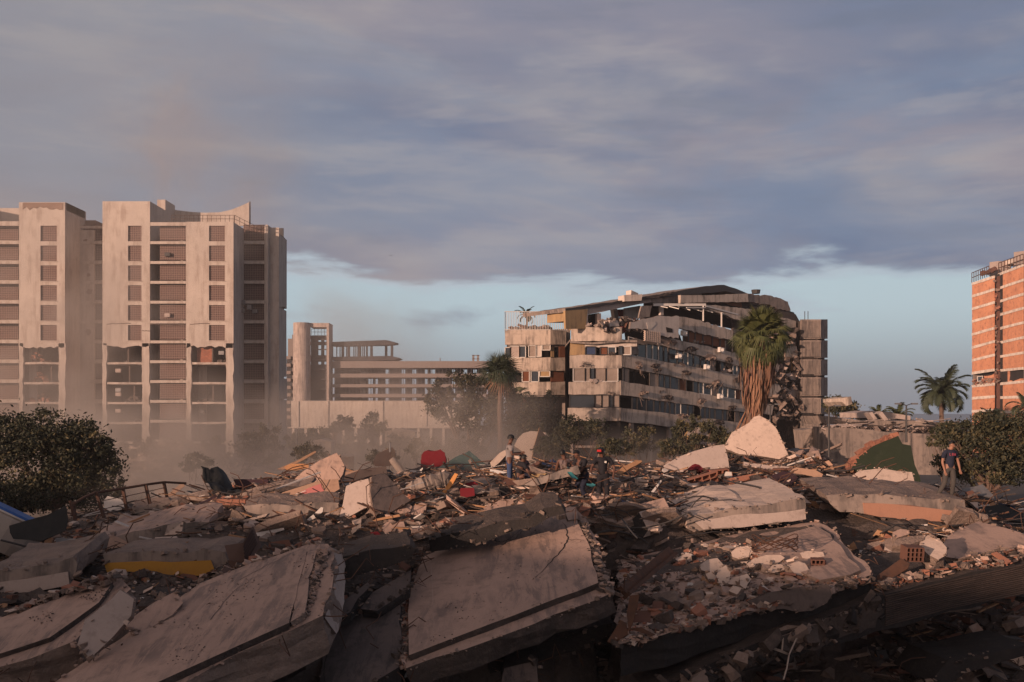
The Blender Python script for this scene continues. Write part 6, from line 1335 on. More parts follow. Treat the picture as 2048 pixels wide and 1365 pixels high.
for _ in range(2600):       # chips strewn on the big slabs
    a, N_, xs, ys = random.choice(((CA, NC, (830,1180), (1060,1290)), (LA, NL, (330,640), (1110,1330)), (LLA, NLL, (0,220), (1180,1290))))
    px, py = U(*xs), U(*ys)
    if a is CA and (py > 1320-(px-820)*.42 or py < 1150-(px-820)*.36): continue
    if a is LA and (py > 1360-(px-330)*.42 or py < 1210-(px-330)*.4): continue
    if a is LLA and (py > 1310-px*.55 or py < 1262-px*.45): continue
    if noise.noise(Vector((px*.012, py*.02, 4))) < .05: continue
    q = on(px, py, P(*a)+V3(*N_)*.13, V3(*N_)); s = U(.008,.035); chunk(g, q, s, 0, random.choice((0,4,1)))
for _ in range(420):       # step on the left slab
    t = random.random(); px = 642-t*32+U(-9,9); py = 1108+t*125; q = on(px, py, P(*LA), V3(*NL)); s = U(.03,.14)*(1.4-t); chunk(g, q+Vector((0,0,s*.3)), s, random.choice((0,3)), random.choice((0,4,4,1)))
for x0, y0, x1, y1, d, n_ in ((1235,1290,1745,1160,21.6,330), (400,1165,640,1088,22.6,240), (20,1230,240,1150,20.6,160), (560,1150,900,1050,24,300), (1755,1192,2048,1122,23.4,420)):
    for _ in range(n_):
        t = random.random(); a = x0+(x1-x0)*t; b = y0+(y1-y0)*t
        q = on2(a, b-3) if x0 == 1235 else P(a+U(-6,6), b+U(-10,3), d+U(-.2,.5)) if x0 != 1755 else P(a, b-U(2,26), lerp_tab([(1755,22.6),(2048,24.4)], a)+U(0,.3))
        s = U(.04,.2); chunk(g, q, s, random.choice((0,3,1)), random.choices((0,1,3,4,6,2), (4,3,3 if x0 == 1755 else 1,2,1,1))[0])
kind(g.build('loose_crumbs', RM, origin=(0,0,0)), 'stuff')
# dark cavity rubble under the front slabs
g = G()
for _ in range(1500):
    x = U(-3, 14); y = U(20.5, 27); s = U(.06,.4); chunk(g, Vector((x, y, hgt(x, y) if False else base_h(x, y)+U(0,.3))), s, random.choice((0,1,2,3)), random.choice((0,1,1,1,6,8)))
kind(g.build('cavity_rubble', RM, origin=(0,0,0)), 'stuff')
# mound behind and low rubble between pile and buildings
g = G()
for _ in range(2600):
    a = U(0, 6.3); r = random.random()**.7*8; x, y = 17.5+r*cos(a), 59+r*sin(a)*.8; s = min(.9, .13/(random.random()**.6+.1)); chunk(g, Vector((x, y, hgt(x, y)+s*.2)), s, random.choice((0,1,2,3)), random.choices(range(9), (6,3,1.5,1,2,1,1,.4,.6))[0])
for _ in range(1500):
    x, y = U(-45, 30), U(50, 112); s = U(.15,.8); chunk(g, Vector((x, y, max(0, hgt(x, y))+s*.2)), s, random.choice((0,1,2,3)), random.choice((0,1,2,4,5)))
for _ in range(900):
    x, y = -46+random.gauss(0,6), 132+random.gauss(0,7); s = U(.4,1.6); chunk(g, Vector((x, y, max(.2, 4.6*math.exp(-((x+46)/9)**2-((y-134)/9)**2))+U(-.3,.3))), s, random.choice((0,1,3)), random.choice((0,2,2,4)))
kind(g.build('distant_rubble', RM, origin=(0,0,0)), 'stuff')
# splintered laths, pipes, wire ends and torn sheets tangled through the crest
g = G()
for _ in range(2100):
    y = U(25, 46); x = U(-.56, .56)*y; z = hgt(x, y)+U(-.05, .28); a = U(-.7, .7)+(pi if random.random() < .5 else 0); ln = U(.25, 1.5)*(1.2 if random.random() < .2 else .65); p = Vector((x, y, z)); q = p+Vector((cos(a)*ln, sin(a)*ln*.8, U(-.12, .38)*ln)); r = U(.006, .03)
    if random.random() < .5: g.beam(p, q, r*4, r*1.6, mi=random.choice((0,0,1,1,2,3,7,7)))
    else: g.tube([p, p.lerp(q, .5)+rv(.12*ln), q], r, 4, mi=random.choice((3,3,4,4,7)))
for _ in range(420):
    y = U(26, 45); x = U(-.56, .56)*y; p = Vector((x, y, hgt(x, y)+U(0,.15))); s = U(.12,.5); R = Euler((U(-.9,.5), U(-.6,.6), U(0,6))).to_matrix(); k = 3
    vs = [p+R@Vector((s*(i/k-.5)*1.6, s*(j/k-.5), 0))+rv(s*.16) for j in range(k+1) for i in range(k+1)]
    g.add(vs, [(j*(k+1)+i, j*(k+1)+i+1, (j+1)*(k+1)+i+1, (j+1)*(k+1)+i) for j in range(k) for i in range(k)], random.choices(range(9), (1,1,2,2,1,2,1,1,1))[0])
kind(g.build('splinter_litter', ['wood','wood_dark','dust_paper','metal_rust','frame_dark','concrete_old','cloth_blue','broken_dark','shirt_maroon'], origin=(0,0,0)), 'stuff')
# counted lumps: blocks of concrete, clay bricks and boards lying singly over the pile
LM = [('bent railing',180,975),('black plastic sheet at the left',78,1045),('yellow painted beam',315,1132),('thick streaky slab',290,1068),('orange clay block',462,1005),('black crumpled tarpaulin',450,965),
 ('pink painted wall piece',620,975),('tan triangular wall piece',640,940),('wooden box',768,917),('red armchair',866,920),('green tarpaulin',935,930),('ribbed roll',862,978),('grey upright wall piece',710,990),('level grey beam',590,1025),
 ('man in the dark cap',1022,905),('yellow sheet',1062,955),('round boulder panel',1070,892),('man in the red cap',1210,930),('weathered boards',1180,985),('tipped concrete box',1280,1050),('folded mattress',1405,875),
 ('big triangular wall piece',1515,880),('red cloth',1398,942),('hollow clay block row',1390,965),('pale topped slab',1480,1010),('maroon metal sheet',1575,965),('green painted wall',1770,925),('white plaster sheet',1755,960),
 ('salmon painted slab',1800,1015),('lone right man',1898,940),('peaked grey sheet',1970,985),('black burnt beam',760,1130),('long black beam',960,1080),('shelf wreck',480,1130),('diagonal steel beam',1300,1130),('pale floor patch',1940,1085)]
TAKEN = {}
def nearest_label(kindname, px, py, s, s0, s1):
    d = sorted((((px-x)**2+((py-y)*1.6)**2)**.5, n_, x, y) for n_, x, y in LM); r = (s-s0)/(s1-s0+1e-6); size = 'small' if r < .33 else 'large' if r > .66 else 'middling'
    for dist, n_, x, y in d[:5]:
        dx, dy = px-x, (py-y)*1.6; w_ = 'right of' if dx > abs(dy) else 'left of' if -dx > abs(dy) else 'in front of' if dy > 0 else 'beyond'
        base = f'{size} {kindname} {w_} the {n_}'
        if base not in TAKEN: TAKEN[base] = 1; return base
    dist, n_, x, y = d[0]; dx, dy = px-x, (py-y)*1.6; w_ = 'right of' if dx > abs(dy) else 'left of' if -dx > abs(dy) else 'in front of' if dy > 0 else 'beyond'
    TAKEN[base0 := f'{size} {kindname} {w_} the {n_}'] = k = TAKEN.get(f'{size} {kindname} {w_} the {n_}', 1)+1
    return f"{base0}, {['','','second','third','fourth','fifth','sixth','seventh'][min(k,7)]} of them"
def single(name, label, cat, group, n, m, kinds, smin, smax, xs, ys, seed):
    random.seed(seed); made = 0
    while made < n:
        px, py = U(*xs), U(*ys); d = hit(px, py)
        p = P(px, py, d)
        if d > 44 or any(inside(p.x, p.y, b[0]) for b in BIG): continue
        s = U(smin, smax); g = G(); k = random.choice(kinds); r = (U(-.6,.6), U(-.6,.6), U(0,6.3))
        if k == 'lump':
            R = Euler(r).to_matrix(); q = 6; a0 = U(0,6); ps = [R@Vector((s*U(.6,1.1)*cos(a0+6.283*i/q), s*U(.5,.9)*sin(a0+6.283*i/q), s*.15)) for i in range(q)]; g.prism([p+v for v in ps], R@Vector((0,0,-s*U(.3,.8))), rough=s*.07, seg=s*.3, nl=2)
            ob = g.build(name, [m, 'broken'])
        elif k == 'plate':
            R = Euler((U(-.9,.2), U(-.5,.5), U(-.6,.6))).to_matrix(); ps = [R@Vector((s*x, s*y, 0)) for x, y in ((-1.2,-.6),(-.9,.5+U(-.2,.2)),(U(-.3,.3),.8),(1.1,.5),(1.3+U(-.3,.2),-.4),(.2,-.8))]; g.prism([p+v for v in ps], R@Vector((0,0,-s*.22)), rough=s*.07, seg=s*.35, nl=2); ob = g.build(name, [m, 'broken'])
        elif k == 'board': g.obox(p, (s*6, s*.55, s*.16), (U(-.1,.1), U(-.25,.25), U(-.6,.6)), jit=.05); ob = g.build(name, [m])
        elif k == 'rod': 
            a = U(0, 6.3); ln = s*8; g.tube([p, p+Vector((cos(a)*ln*.3, sin(a)*ln*.2, ln*.35)), p+Vector((cos(a+.5)*ln*.5, sin(a)*ln*.3, ln*.7)), p+Vector((cos(a+.9)*ln*.7, sin(a)*ln*.4, ln*.8))], .016, 5); ob = g.build(name, [m])
        tag(ob, nearest_label(label, px, py, s, smin, smax), cat, group); made += 1
single('concrete_lump', 'broken concrete lump', 'lump', 'loose concrete lumps over the pile', 60, 'slab_top', ('lump','plate'), .2, .5, (0,2040), (945,1120), 1)
single('concrete_plate', 'thick dull wall fragment', 'wall fragment', 'half buried wall fragments', 34, 'concrete_old', ('plate',), .45, .95, (60,2040), (950,1080), 2)
single('plaster_flake', 'pale plaster flake', 'plaster flake', 'loose pale plaster flakes', 46, 'plaster_pale', ('plate','lump'), .12, .34, (300,2040), (945,1100), 3)
single('brick_lump', 'reddish brickwork lump', 'brickwork', 'loose brickwork lumps', 34, 'clay', ('lump','plate'), .15, .38, (200,2040), (940,1090), 4)
single('board', 'brown board', 'board', 'loose boards in the pile', 46, 'wood', ('board',), .18, .42, (20,2040), (940,1080), 5)
single('pale_board', 'pale lath', 'board', 'loose pale laths in the pile', 34, 'dust_paper', ('board',), .12, .26, (20,2040), (940,1080), 6)
single('steel_bar', 'bent rusty steel bar', 'steel bar', 'bent reinforcing bars', 44, 'metal_rust', ('rod',), .1, .2, (100,2040), (945,1110), 8)

for o in list(COL.objects):
    if o.get('group') == 'tangle of thin cables':
        v = o.location; o['label'] = nearest_label('thin dark cable', 1024+v.x/v.y*F, HZ-(v.z-CH)/v.y*F, .5, 0, 1).replace('middling ', '')
# ---------------------------------------------------------------- trees, bushes and palms
def leaves(g, c, r, n, size, lit=.25, dark=.4, flat=.0):
    c = Vector(c); cl = []
    for _ in range(max(8, n//60)):
        v = rv(1)
        while v.length > 1 or v.length < .3: v = rv(1)
        v = v*(.62+.38*random.random())/max(.55, v.length)*.95
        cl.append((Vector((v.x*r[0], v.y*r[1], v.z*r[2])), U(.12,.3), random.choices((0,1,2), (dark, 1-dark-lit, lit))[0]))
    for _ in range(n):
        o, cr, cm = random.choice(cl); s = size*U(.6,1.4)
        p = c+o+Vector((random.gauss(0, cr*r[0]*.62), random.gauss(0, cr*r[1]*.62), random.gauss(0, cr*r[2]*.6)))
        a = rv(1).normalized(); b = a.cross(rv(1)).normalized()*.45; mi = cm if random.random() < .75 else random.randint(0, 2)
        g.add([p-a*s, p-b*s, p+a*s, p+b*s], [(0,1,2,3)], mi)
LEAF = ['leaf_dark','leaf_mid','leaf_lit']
def tree(name, label, cat, d, base_px, blobs, n, size, trunk=.2, group=None, depth=.8, lit=.25, dark=.4, limbs=True, mats=None):
    """blobs: crown lobes (px, py, half width px, half height px)"""
    b = P(*base_px, d); b.z = max(-.1, min(b.z, hgt(b.x, b.y) if d < 78 else 0)-.1); root = thing(name, b, label, cat, group); k = d/F
    g = G(); tot = sum(x[2]*x[3] for x in blobs)
    for px, py, rx, ry in blobs:
        leaves(g, P(px, py, d+U(-.3,.3)*rx*k), (rx*k, max(.3, rx*k*depth), ry*k), int(n*rx*ry/tot), size, lit, dark)
    g.build('foliage', mats or LEAF, root)
    if limbs:
        g = G(); mid = sum((P(x[0], x[1], d) for x in blobs), Vector())/len(blobs); fork = b.lerp(mid, .35)
        g.tube([b, b.lerp(fork,.5)+rv(.05), fork], [trunk, trunk*.85, trunk*.7], 8)
        for px, py, rx, ry in blobs:
            t = P(px, py, d); g.tube([fork, fork.lerp(t,.5)+rv(.2), t], [trunk*.6, trunk*.4, trunk*.15], 6)
            for _ in range(4):
                e = t+Vector((U(-.8,.8)*rx*k, U(-.5,.5)*rx*k, U(-.2,.8)*ry*k)); g.tube([fork.lerp(t,.6), e], [trunk*.22, trunk*.06], 4)
        g.build('trunk', 'bark', root)
    return root
random.seed(100)
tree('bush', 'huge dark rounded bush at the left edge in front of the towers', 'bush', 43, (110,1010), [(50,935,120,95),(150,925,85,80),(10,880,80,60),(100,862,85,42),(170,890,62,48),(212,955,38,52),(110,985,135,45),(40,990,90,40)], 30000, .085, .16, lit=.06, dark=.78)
tree('bush', 'hazy thin bush at the foot of the second tower', 'bush', 105, (470,935), [(440,900,40,30),(500,890,42,34),(545,875,34,28),(400,905,25,22),(530,910,40,24)], 3400, .18, .15, dark=.3)
tree('bush', 'thin grey bush growing by the fallen facade below the tower', 'bush', 118, (300,930), [(290,895,30,26),(250,905,28,20),(330,915,36,18)], 1800, .2, .12, dark=.3)
for i, (px, py, rx, ry, lb) in enumerate(((690,846,18,18,'small dark round tree against the long beige wall, left one of the pair'), (748,848,25,30,'larger dark round tree against the long beige wall, right one of the pair'), (668,855,11,10,'low round shrub at the left foot of the small round tree'), (640,870,22,16,'hazy low tree left of the small round tree'), (596,880,20,22,'hazy tree beside the right corner of the tower'), (712,888,34,20,'hazy spreading bush below the larger round tree'), (800,885,34,18,'hazy low bush right of the larger round tree'))):
    tree('tree', lb, 'tree', 175-i*6, (px, 905), [(px,py,rx,ry),(px-rx*.5,py+ry*.5,rx*.7,ry*.6),(px+rx*.5,py+ry*.4,rx*.6,ry*.6)], 1700, .24, .2, dark=.6, lit=.08)
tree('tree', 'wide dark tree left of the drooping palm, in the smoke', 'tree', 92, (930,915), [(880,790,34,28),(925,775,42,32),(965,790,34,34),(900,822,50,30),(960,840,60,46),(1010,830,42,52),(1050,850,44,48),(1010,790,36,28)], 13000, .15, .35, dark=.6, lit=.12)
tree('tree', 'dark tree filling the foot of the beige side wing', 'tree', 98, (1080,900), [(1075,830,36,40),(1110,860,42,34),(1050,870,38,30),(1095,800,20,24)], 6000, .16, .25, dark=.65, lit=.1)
tree('bush', 'dark rounded shrub under the sunlit corner of the leaning block', 'bush', 88, (1160,905), [(1150,860,34,28),(1195,862,32,26),(1125,875,24,20)], 4200, .13, .12, dark=.65, lit=.08)
tree('bush', 'loose shrub with orange lit tips in front of the leaning block', 'bush', 74, (1280,900), [(1275,880,30,28),(1300,870,18,22),(1250,888,20,16),(1320,892,20,14)], 3000, .10, .08, lit=.5, dark=.15)
tree('bush', 'green shrub with upright shoots in front of the leaning block', 'bush', 72, (1385,900), [(1370,865,28,28),(1392,838,14,18),(1420,862,22,24),(1440,868,16,20),(1400,885,34,18)], 4200, .11, .1, lit=.3, dark=.25)
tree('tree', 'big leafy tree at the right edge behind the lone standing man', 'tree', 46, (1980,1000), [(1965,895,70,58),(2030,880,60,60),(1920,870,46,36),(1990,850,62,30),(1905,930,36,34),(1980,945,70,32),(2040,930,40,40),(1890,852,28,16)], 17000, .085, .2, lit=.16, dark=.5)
tree('tree', 'thin leafy boughs reaching left from the big right tree', 'tree', 52, (1900,940), [(1880,868,26,14),(1905,852,30,14),(1868,885,16,12)], 1500, .09, .08, lit=.3)
tree('bush', 'dark bushy tree behind the fallen slabs right of the ribbed tower', 'tree', 112, (1680,850), [(1680,816,34,22),(1706,824,20,12),(1668,806,22,14),(1730,838,24,10)], 4200, .17, .15, dark=.6, lit=.06)
for i, (px, py, rx, ry, d, lb) in enumerate(((1232,892,34,20,70,'low dusty shrub left of the loose orange tipped one'), (1345,895,30,18,68,'low dusty shrub between the orange tipped and the green upright one'), (1462,888,26,20,66,'low dark shrub right of the green upright one'), (1105,892,34,22,72,'low dark shrub behind the rounded pale panel'),
        (620,905,34,22,82,'low hazy shrub behind the tan triangular wall piece'), (770,912,30,18,78,'low hazy shrub behind the wooden box'), (850,896,34,24,80,'hazy shrub behind the red armchair in the smoke'), (930,890,36,24,84,'hazy shrub right of the armchair in the smoke'), (395,925,30,18,80,'low hazy shrub behind the black crumpled tarpaulin'))):
    tree('bush', lb, 'bush', d, (px, py+ry+8), [(px,py,rx,ry),(px-rx*.6,py+ry*.3,rx*.6,ry*.8),(px+rx*.6,py+ry*.4,rx*.6,ry*.7)], 2600, .10, .08, dark=.6, lit=.14)
# feather palm
def frond(L_, droop, n=26, w=.05, lw=.5, tw=0):
    """one feather leaf along +x, drooping; returns verts/faces"""
    g = G(); pts = []
    for i in range(13):
        t = i/12; a = droop*t; pts.append(Vector((L_*(math.sin(max(a,1e-4)*1)/max(droop,.01) if droop > .01 else t), 0, L_*(.22*t-(1-cos(a))/max(droop,.01)))))
    g.tube(pts, [w*(1-.8*i/12) for i in range(13)], 5)
    for i in range(2, n):
        t = i/n; k = t*12; a, b = pts[int(k)], pts[min(12, int(k)+1)]; q = a.lerp(b, k-int(k)); ln = lw*L_*.42*sin(pi*min(1, .12+t*.86))**.7
        for s in (-1, 1):
            d = Vector((.55, s*.8, -.42+U(-.15,.1))).normalized(); e = q+d*ln; m_ = q+d*ln*.5+Vector((0,0,.04*L_)); ww = .034*L_/3
            f = (b-a).normalized()*ww*1.6
            g.add([q-f, m_-f, e, m_+f, q+f], [(0,1,2,3,4)])
    return g
def palm(name, label, d, crown, base, L_, nf, trunk, droop=(1.2,2.2), mats='frond_dark', group=None, lw=.5, elev=(-.35,1.1), nl=26):
    c = P(*crown, d); b = P(*base, d); root = thing(name, b, label, 'palm', group)
    g = G(); g.tube([b, b.lerp(c,.5)+Vector((trunk*.5,0,0)), c], [trunk*1.2, trunk, trunk*.8], 8); g.build('trunk', 'bark', root)
    for i in range(nf):
        az = i*2.399+U(-.2,.2); el = elev[0]+(elev[1]-elev[0])*(i/(nf-1))
        f = frond(L_*U(.85,1.1), U(*droop)*(1.15-.5*max(0,el)), nl, .035*L_/3, lw); M_ = Matrix.Rotation(az, 4, 'Z')@Matrix.Rotation(-el, 4, 'Y')
        h = G(); h.f = f.f; h.m = f.m; h.v = [c+M_@v for v in f.v]; h.build('frond', mats, root, origin=c)
    return root
random.seed(200)
palm('coconut_palm', 'tall coconut palm with full round crown, right of centre against the sky', 100, (1882,785), (1880,905), 4.6*.78, 32, .24, lw=.66)
palm('coconut_palm', 'small pale green palm standing left of the tall coconut palm, with fallen slabs beside it', 92, (1757,832), (1757,900), 1.9, 16, .13, mats='frond_green')
palm('coconut_palm', 'palm with orange tinted fronds right next to the small pale green one', 94, (1797,835), (1797,900), 2.3, 16, .13, mats='frond_green')
palm('coconut_palm', 'low spiky palm against the foot of the brick tower', 90, (1988,843), (1988,900), 2.3, 18, .15, mats='frond_dark')
palm('coconut_palm', 'dark drooping palm just cut by the right edge of the photo', 80, (2052,815), (2052,900), 2.0, 14, .12, mats='frond_dark')
palm('coconut_palm', 'small palm growing on the rooftop of the beige side wing', 122, (1053,630), (1053,660), 1.75, 14, .12, mats='frond_dark', droop=(1.3,2.1))
def fan(L_, pet, nb=18, spread=2.5, droop=.35, w=.05):
    g = G(); g.tube([Vector((0,0,0)), Vector((pet*.5,0,.06*pet)), Vector((pet,0,0))], [.03,.025,.02], 4)
    for i in range(nb):
        a = (i/(nb-1)-.5)*spread; ln = L_*(1-.25*abs(a)/spread*2); d = Vector((cos(a), sin(a), 0)); s = Vector((-sin(a), cos(a), 0))*w
        q = Vector((pet,0,0)); m_ = q+d*ln*.55+Vector((0,0,.05)); e = q+d*ln+Vector((0,0,-droop*ln*U(.6,1.3)))
        g.add([q, m_-s, e, m_+s], [(0,1,2,3)])
    return g
def fan_palm(label, d, crown, base, L_, nf, tr, skirt=0, mats='frond_green', el=(-.9,1.3), pet=.9, wood='bark', dead=.12):
    c = P(*crown, d); b = P(*base, d); root = thing('fan_palm', b, label, 'palm')
    g = G(); n = 10; g.tube([b.lerp(c, i/n)+Vector((sin(i)*.04,0,0)) for i in range(n+1)], [tr*(1.3-.5*i/n)*(1+.06*(i % 2)) for i in range(n+1)], 10); g.build('trunk', wood, root)
    for i in range(nf):
        az = i*2.399+U(-.25,.25); e = el[0]+(el[1]-el[0])*(i/(nf-1))+U(-.15,.15)
        f = fan(L_*U(.8,1.1), pet*U(.8,1.2), droop=U(.25,.7)*(1.4-max(0,e))); M_ = Matrix.Rotation(az, 4, 'Z')@Matrix.Rotation(-e, 4, 'Y')@Matrix.Rotation(U(-.5,.5), 4, 'X')
        h = G(); h.f = f.f; h.m = f.m; h.v = [c+M_@v for v in f.v]; h.build('frond', 'frond_dry' if e < el[0]+dead else mats, root, origin=c)
    return root, c, b
random.seed(300)
fan_palm('dark fan palm rising from the trees in front of the beige side wing', 90, (1000,748), (1000,900), 2.0, 34, .2, mats='frond_dark', el=(-.7,1.4), pet=.6)
fan_palm('pale fan palm fronds spreading before the beige wing wall, right of the dark fan palm', 100, (1035,790), (1045,900), 1.3, 12, .12, mats='frond_green', el=(-.8,.6), pet=.6)
root, c, b = fan_palm('tall fan palm with a thick orange skirt of dead fronds before the leaning block', 62, (1522,678), (1508,875), 1.15, 84, .32, mats='frond_green', el=(-1.15,1.45), pet=1.05, wood='frond_dry')
g = G(); 
for i in range(1500):           # hanging dead fronds
    t = random.random()**.85; z = c.z-.3-t*(c.z-b.z-.9)*.86; wd = lerp_tab([(0,1.12),(.35,1.02),(.7,.68),(1,.42)], t)*(1+.25*noise.noise(Vector((t*9, 1, 1)))); a = U(0, 6.3); r = wd*(U(.45,1) if random.random() < .9 else U(1,1.35)); ln = U(.5,1.3)
    cx = c.x+(b.x-c.x)*t
    p = Vector((cx+cos(a)*r, c.y+sin(a)*r, z)); e = p+Vector((cos(a)*U(-.1,.05)-.05, sin(a)*U(-.1,.05), -ln)); s = Vector((-sin(a), cos(a), 0))*U(.02,.06)
    mi = random.choices((0,1,2), (5,2,2))[0]
    if e.z < b.z-.2: e.z = b.z-.2
    g.add([p-s, (p+e)/2-s*1.5+rv(.04), e, (p+e)/2+s*1.5+rv(.04), p+s], [(0,1,2,3,4)], mi)
kind(g.build('dead_frond_skirt', ['frond_dry','bark','clay_dark'], root), 'stuff')
g = G()
for i in range(70):
    a = U(0, 6.3); p = b+Vector((cos(a)*.4, sin(a)*.3, U(.6,1.9))); q = b+Vector((cos(a)*U(.6,1.5), sin(a)*.8, U(-.3,.3))); g.tube([p, p.lerp(q,.5)+rv(.12), q], [.035,.03,.02], 4)
g.build('root_tangle', 'frond_dry', root)
# scrub and grass-like growth at the foot of things far behind
g = G(); random.seed(9)
for _ in range(60):
    x, y = U(-60, 22), U(60, 120)
    leaves(g, (x, y, U(.2,1.1)), (U(.8,2.2), 1.2, U(.5,1.4)), 110, .14, .2, .45)
kind(g.build('scrub', LEAF, origin=(0,0,0)), 'stuff')
g = G()
for _ in range(30): leaves(g, (U(-18,-11), U(33,44), U(3.2,4.6)), (U(.6,1.3), 1., U(.3,.7)), 120, .07, .1, .6)
kind(g.build('weeds', LEAF, origin=(0,0,0)), 'stuff')
# lamp posts and small far things
def lamp(label, d, px, top, bot, arm=1):
    r = thing('street_lamp', P(px, bot, d), label, 'street lamp'); a, b_ = P(px, bot, d), P(px, top, d)
    g = G(); g.tube([a, b_], [.07,.045], 6); g.build('pole', 'frame_dark', r)
    for s in ((-1, 1) if arm == 2 else (1,)):
        g = G(); g.tube([b_, b_+Vector((s*.35,0,.12))], .025, 4); g.build('arm', 'frame_dark', r)
        g = G(); g.obox(b_+Vector((s*.48,0,.1)), (.34,.2,.09)); g.build('lamp_head', 'metal_grey', r)
p = A4(978, 870); lamp('twin headed street lamp in front of the flattened garage wall', 58, p[0], p[1], 885, 2)
p = A4(572, 880); lamp('thin street lamp beside the rubble mound left of the garage wall', 57, p[0], p[1], 915)
p = A3(1640, 795); lamp('short twin street lamp at the foot of the torn block end', 70, p[0], p[1], 890, 2)
for x, y0, y1, dd, lb in ((594,858,960,90,'thin hazy pole right of the tower, taller of two'), (780,885,905,60,'short pale pole in the smoke, smaller of two')):
    g = G(); g.tube([P(x,y1,dd), P(x,y0,dd)], .06, 5); tag(g.build('pole', 'metal_grey'), lb, 'pole')
for x, y, w_, h_, d_, m_, lb in ((686,918,11,4,85,'clay','small red and pink hut seen through the smoke'), (640,890,22,6,120,'plaster_cream','low pale shed in the haze left of the pink hut'), (800,872,30,8,140,'plaster_cream','low pale shed in the haze right of the round trees')):
    p = P(x, y+h_, d_); r = thing('shed', p, lb, 'shed'); k = d_/F; g = G(); g.box(p.x-w_*k, p.x+w_*k, d_, d_+3, -.1, p.z+h_*k*2); g.build('wall', m_, r)
    g = G(); g.prism([Vector((p.x-w_*k-.2, d_-.3, p.z+h_*k*2)), Vector((p.x+w_*k+.2, d_-.3, p.z+h_*k*2)), Vector((p.x, d_-.3, p.z+h_*k*2.9))], (0,3.6,0)); g.build('roof', 'plaster_side', r)
g = G(); p = P(781.5, 511, 140); g.add([p, p+Vector((-.32,.1,.09)), p+Vector((-.1,0,.02)), p+Vector((.1,0,.02)), p+Vector((.32,.1,.09)), p+Vector((0,.25,-.02)), p+Vector((0,-.25,-.03))], [(1,2,5),(4,5,3),(2,6,3,5)]); tag(g.build('bird', 'frame_dark'), 'tiny dark bird flying alone in the open sky', 'bird')
# unseen shade block added behind and to the left of the camera: it keeps the evening sun off the foot of the pile
nb = thing('neighbour_building', (-41,-18,0), 'plain apartment block across the street behind the viewer', 'apartment block')
R = Matrix.Rotation(radians(-42.8), 3, 'Z'); cc = Vector((-41,-18,0))
def rb(g, x0, x1, y0, y1, z0, z1):
    g.hexa([cc+R@Vector(v) for v in ((x0,y0,z0),(x1,y0,z0),(x1,y1,z0),(x0,y1,z0),(x0,y0,z1),(x1,y0,z1),(x1,y1,z1),(x0,y1,z1))])
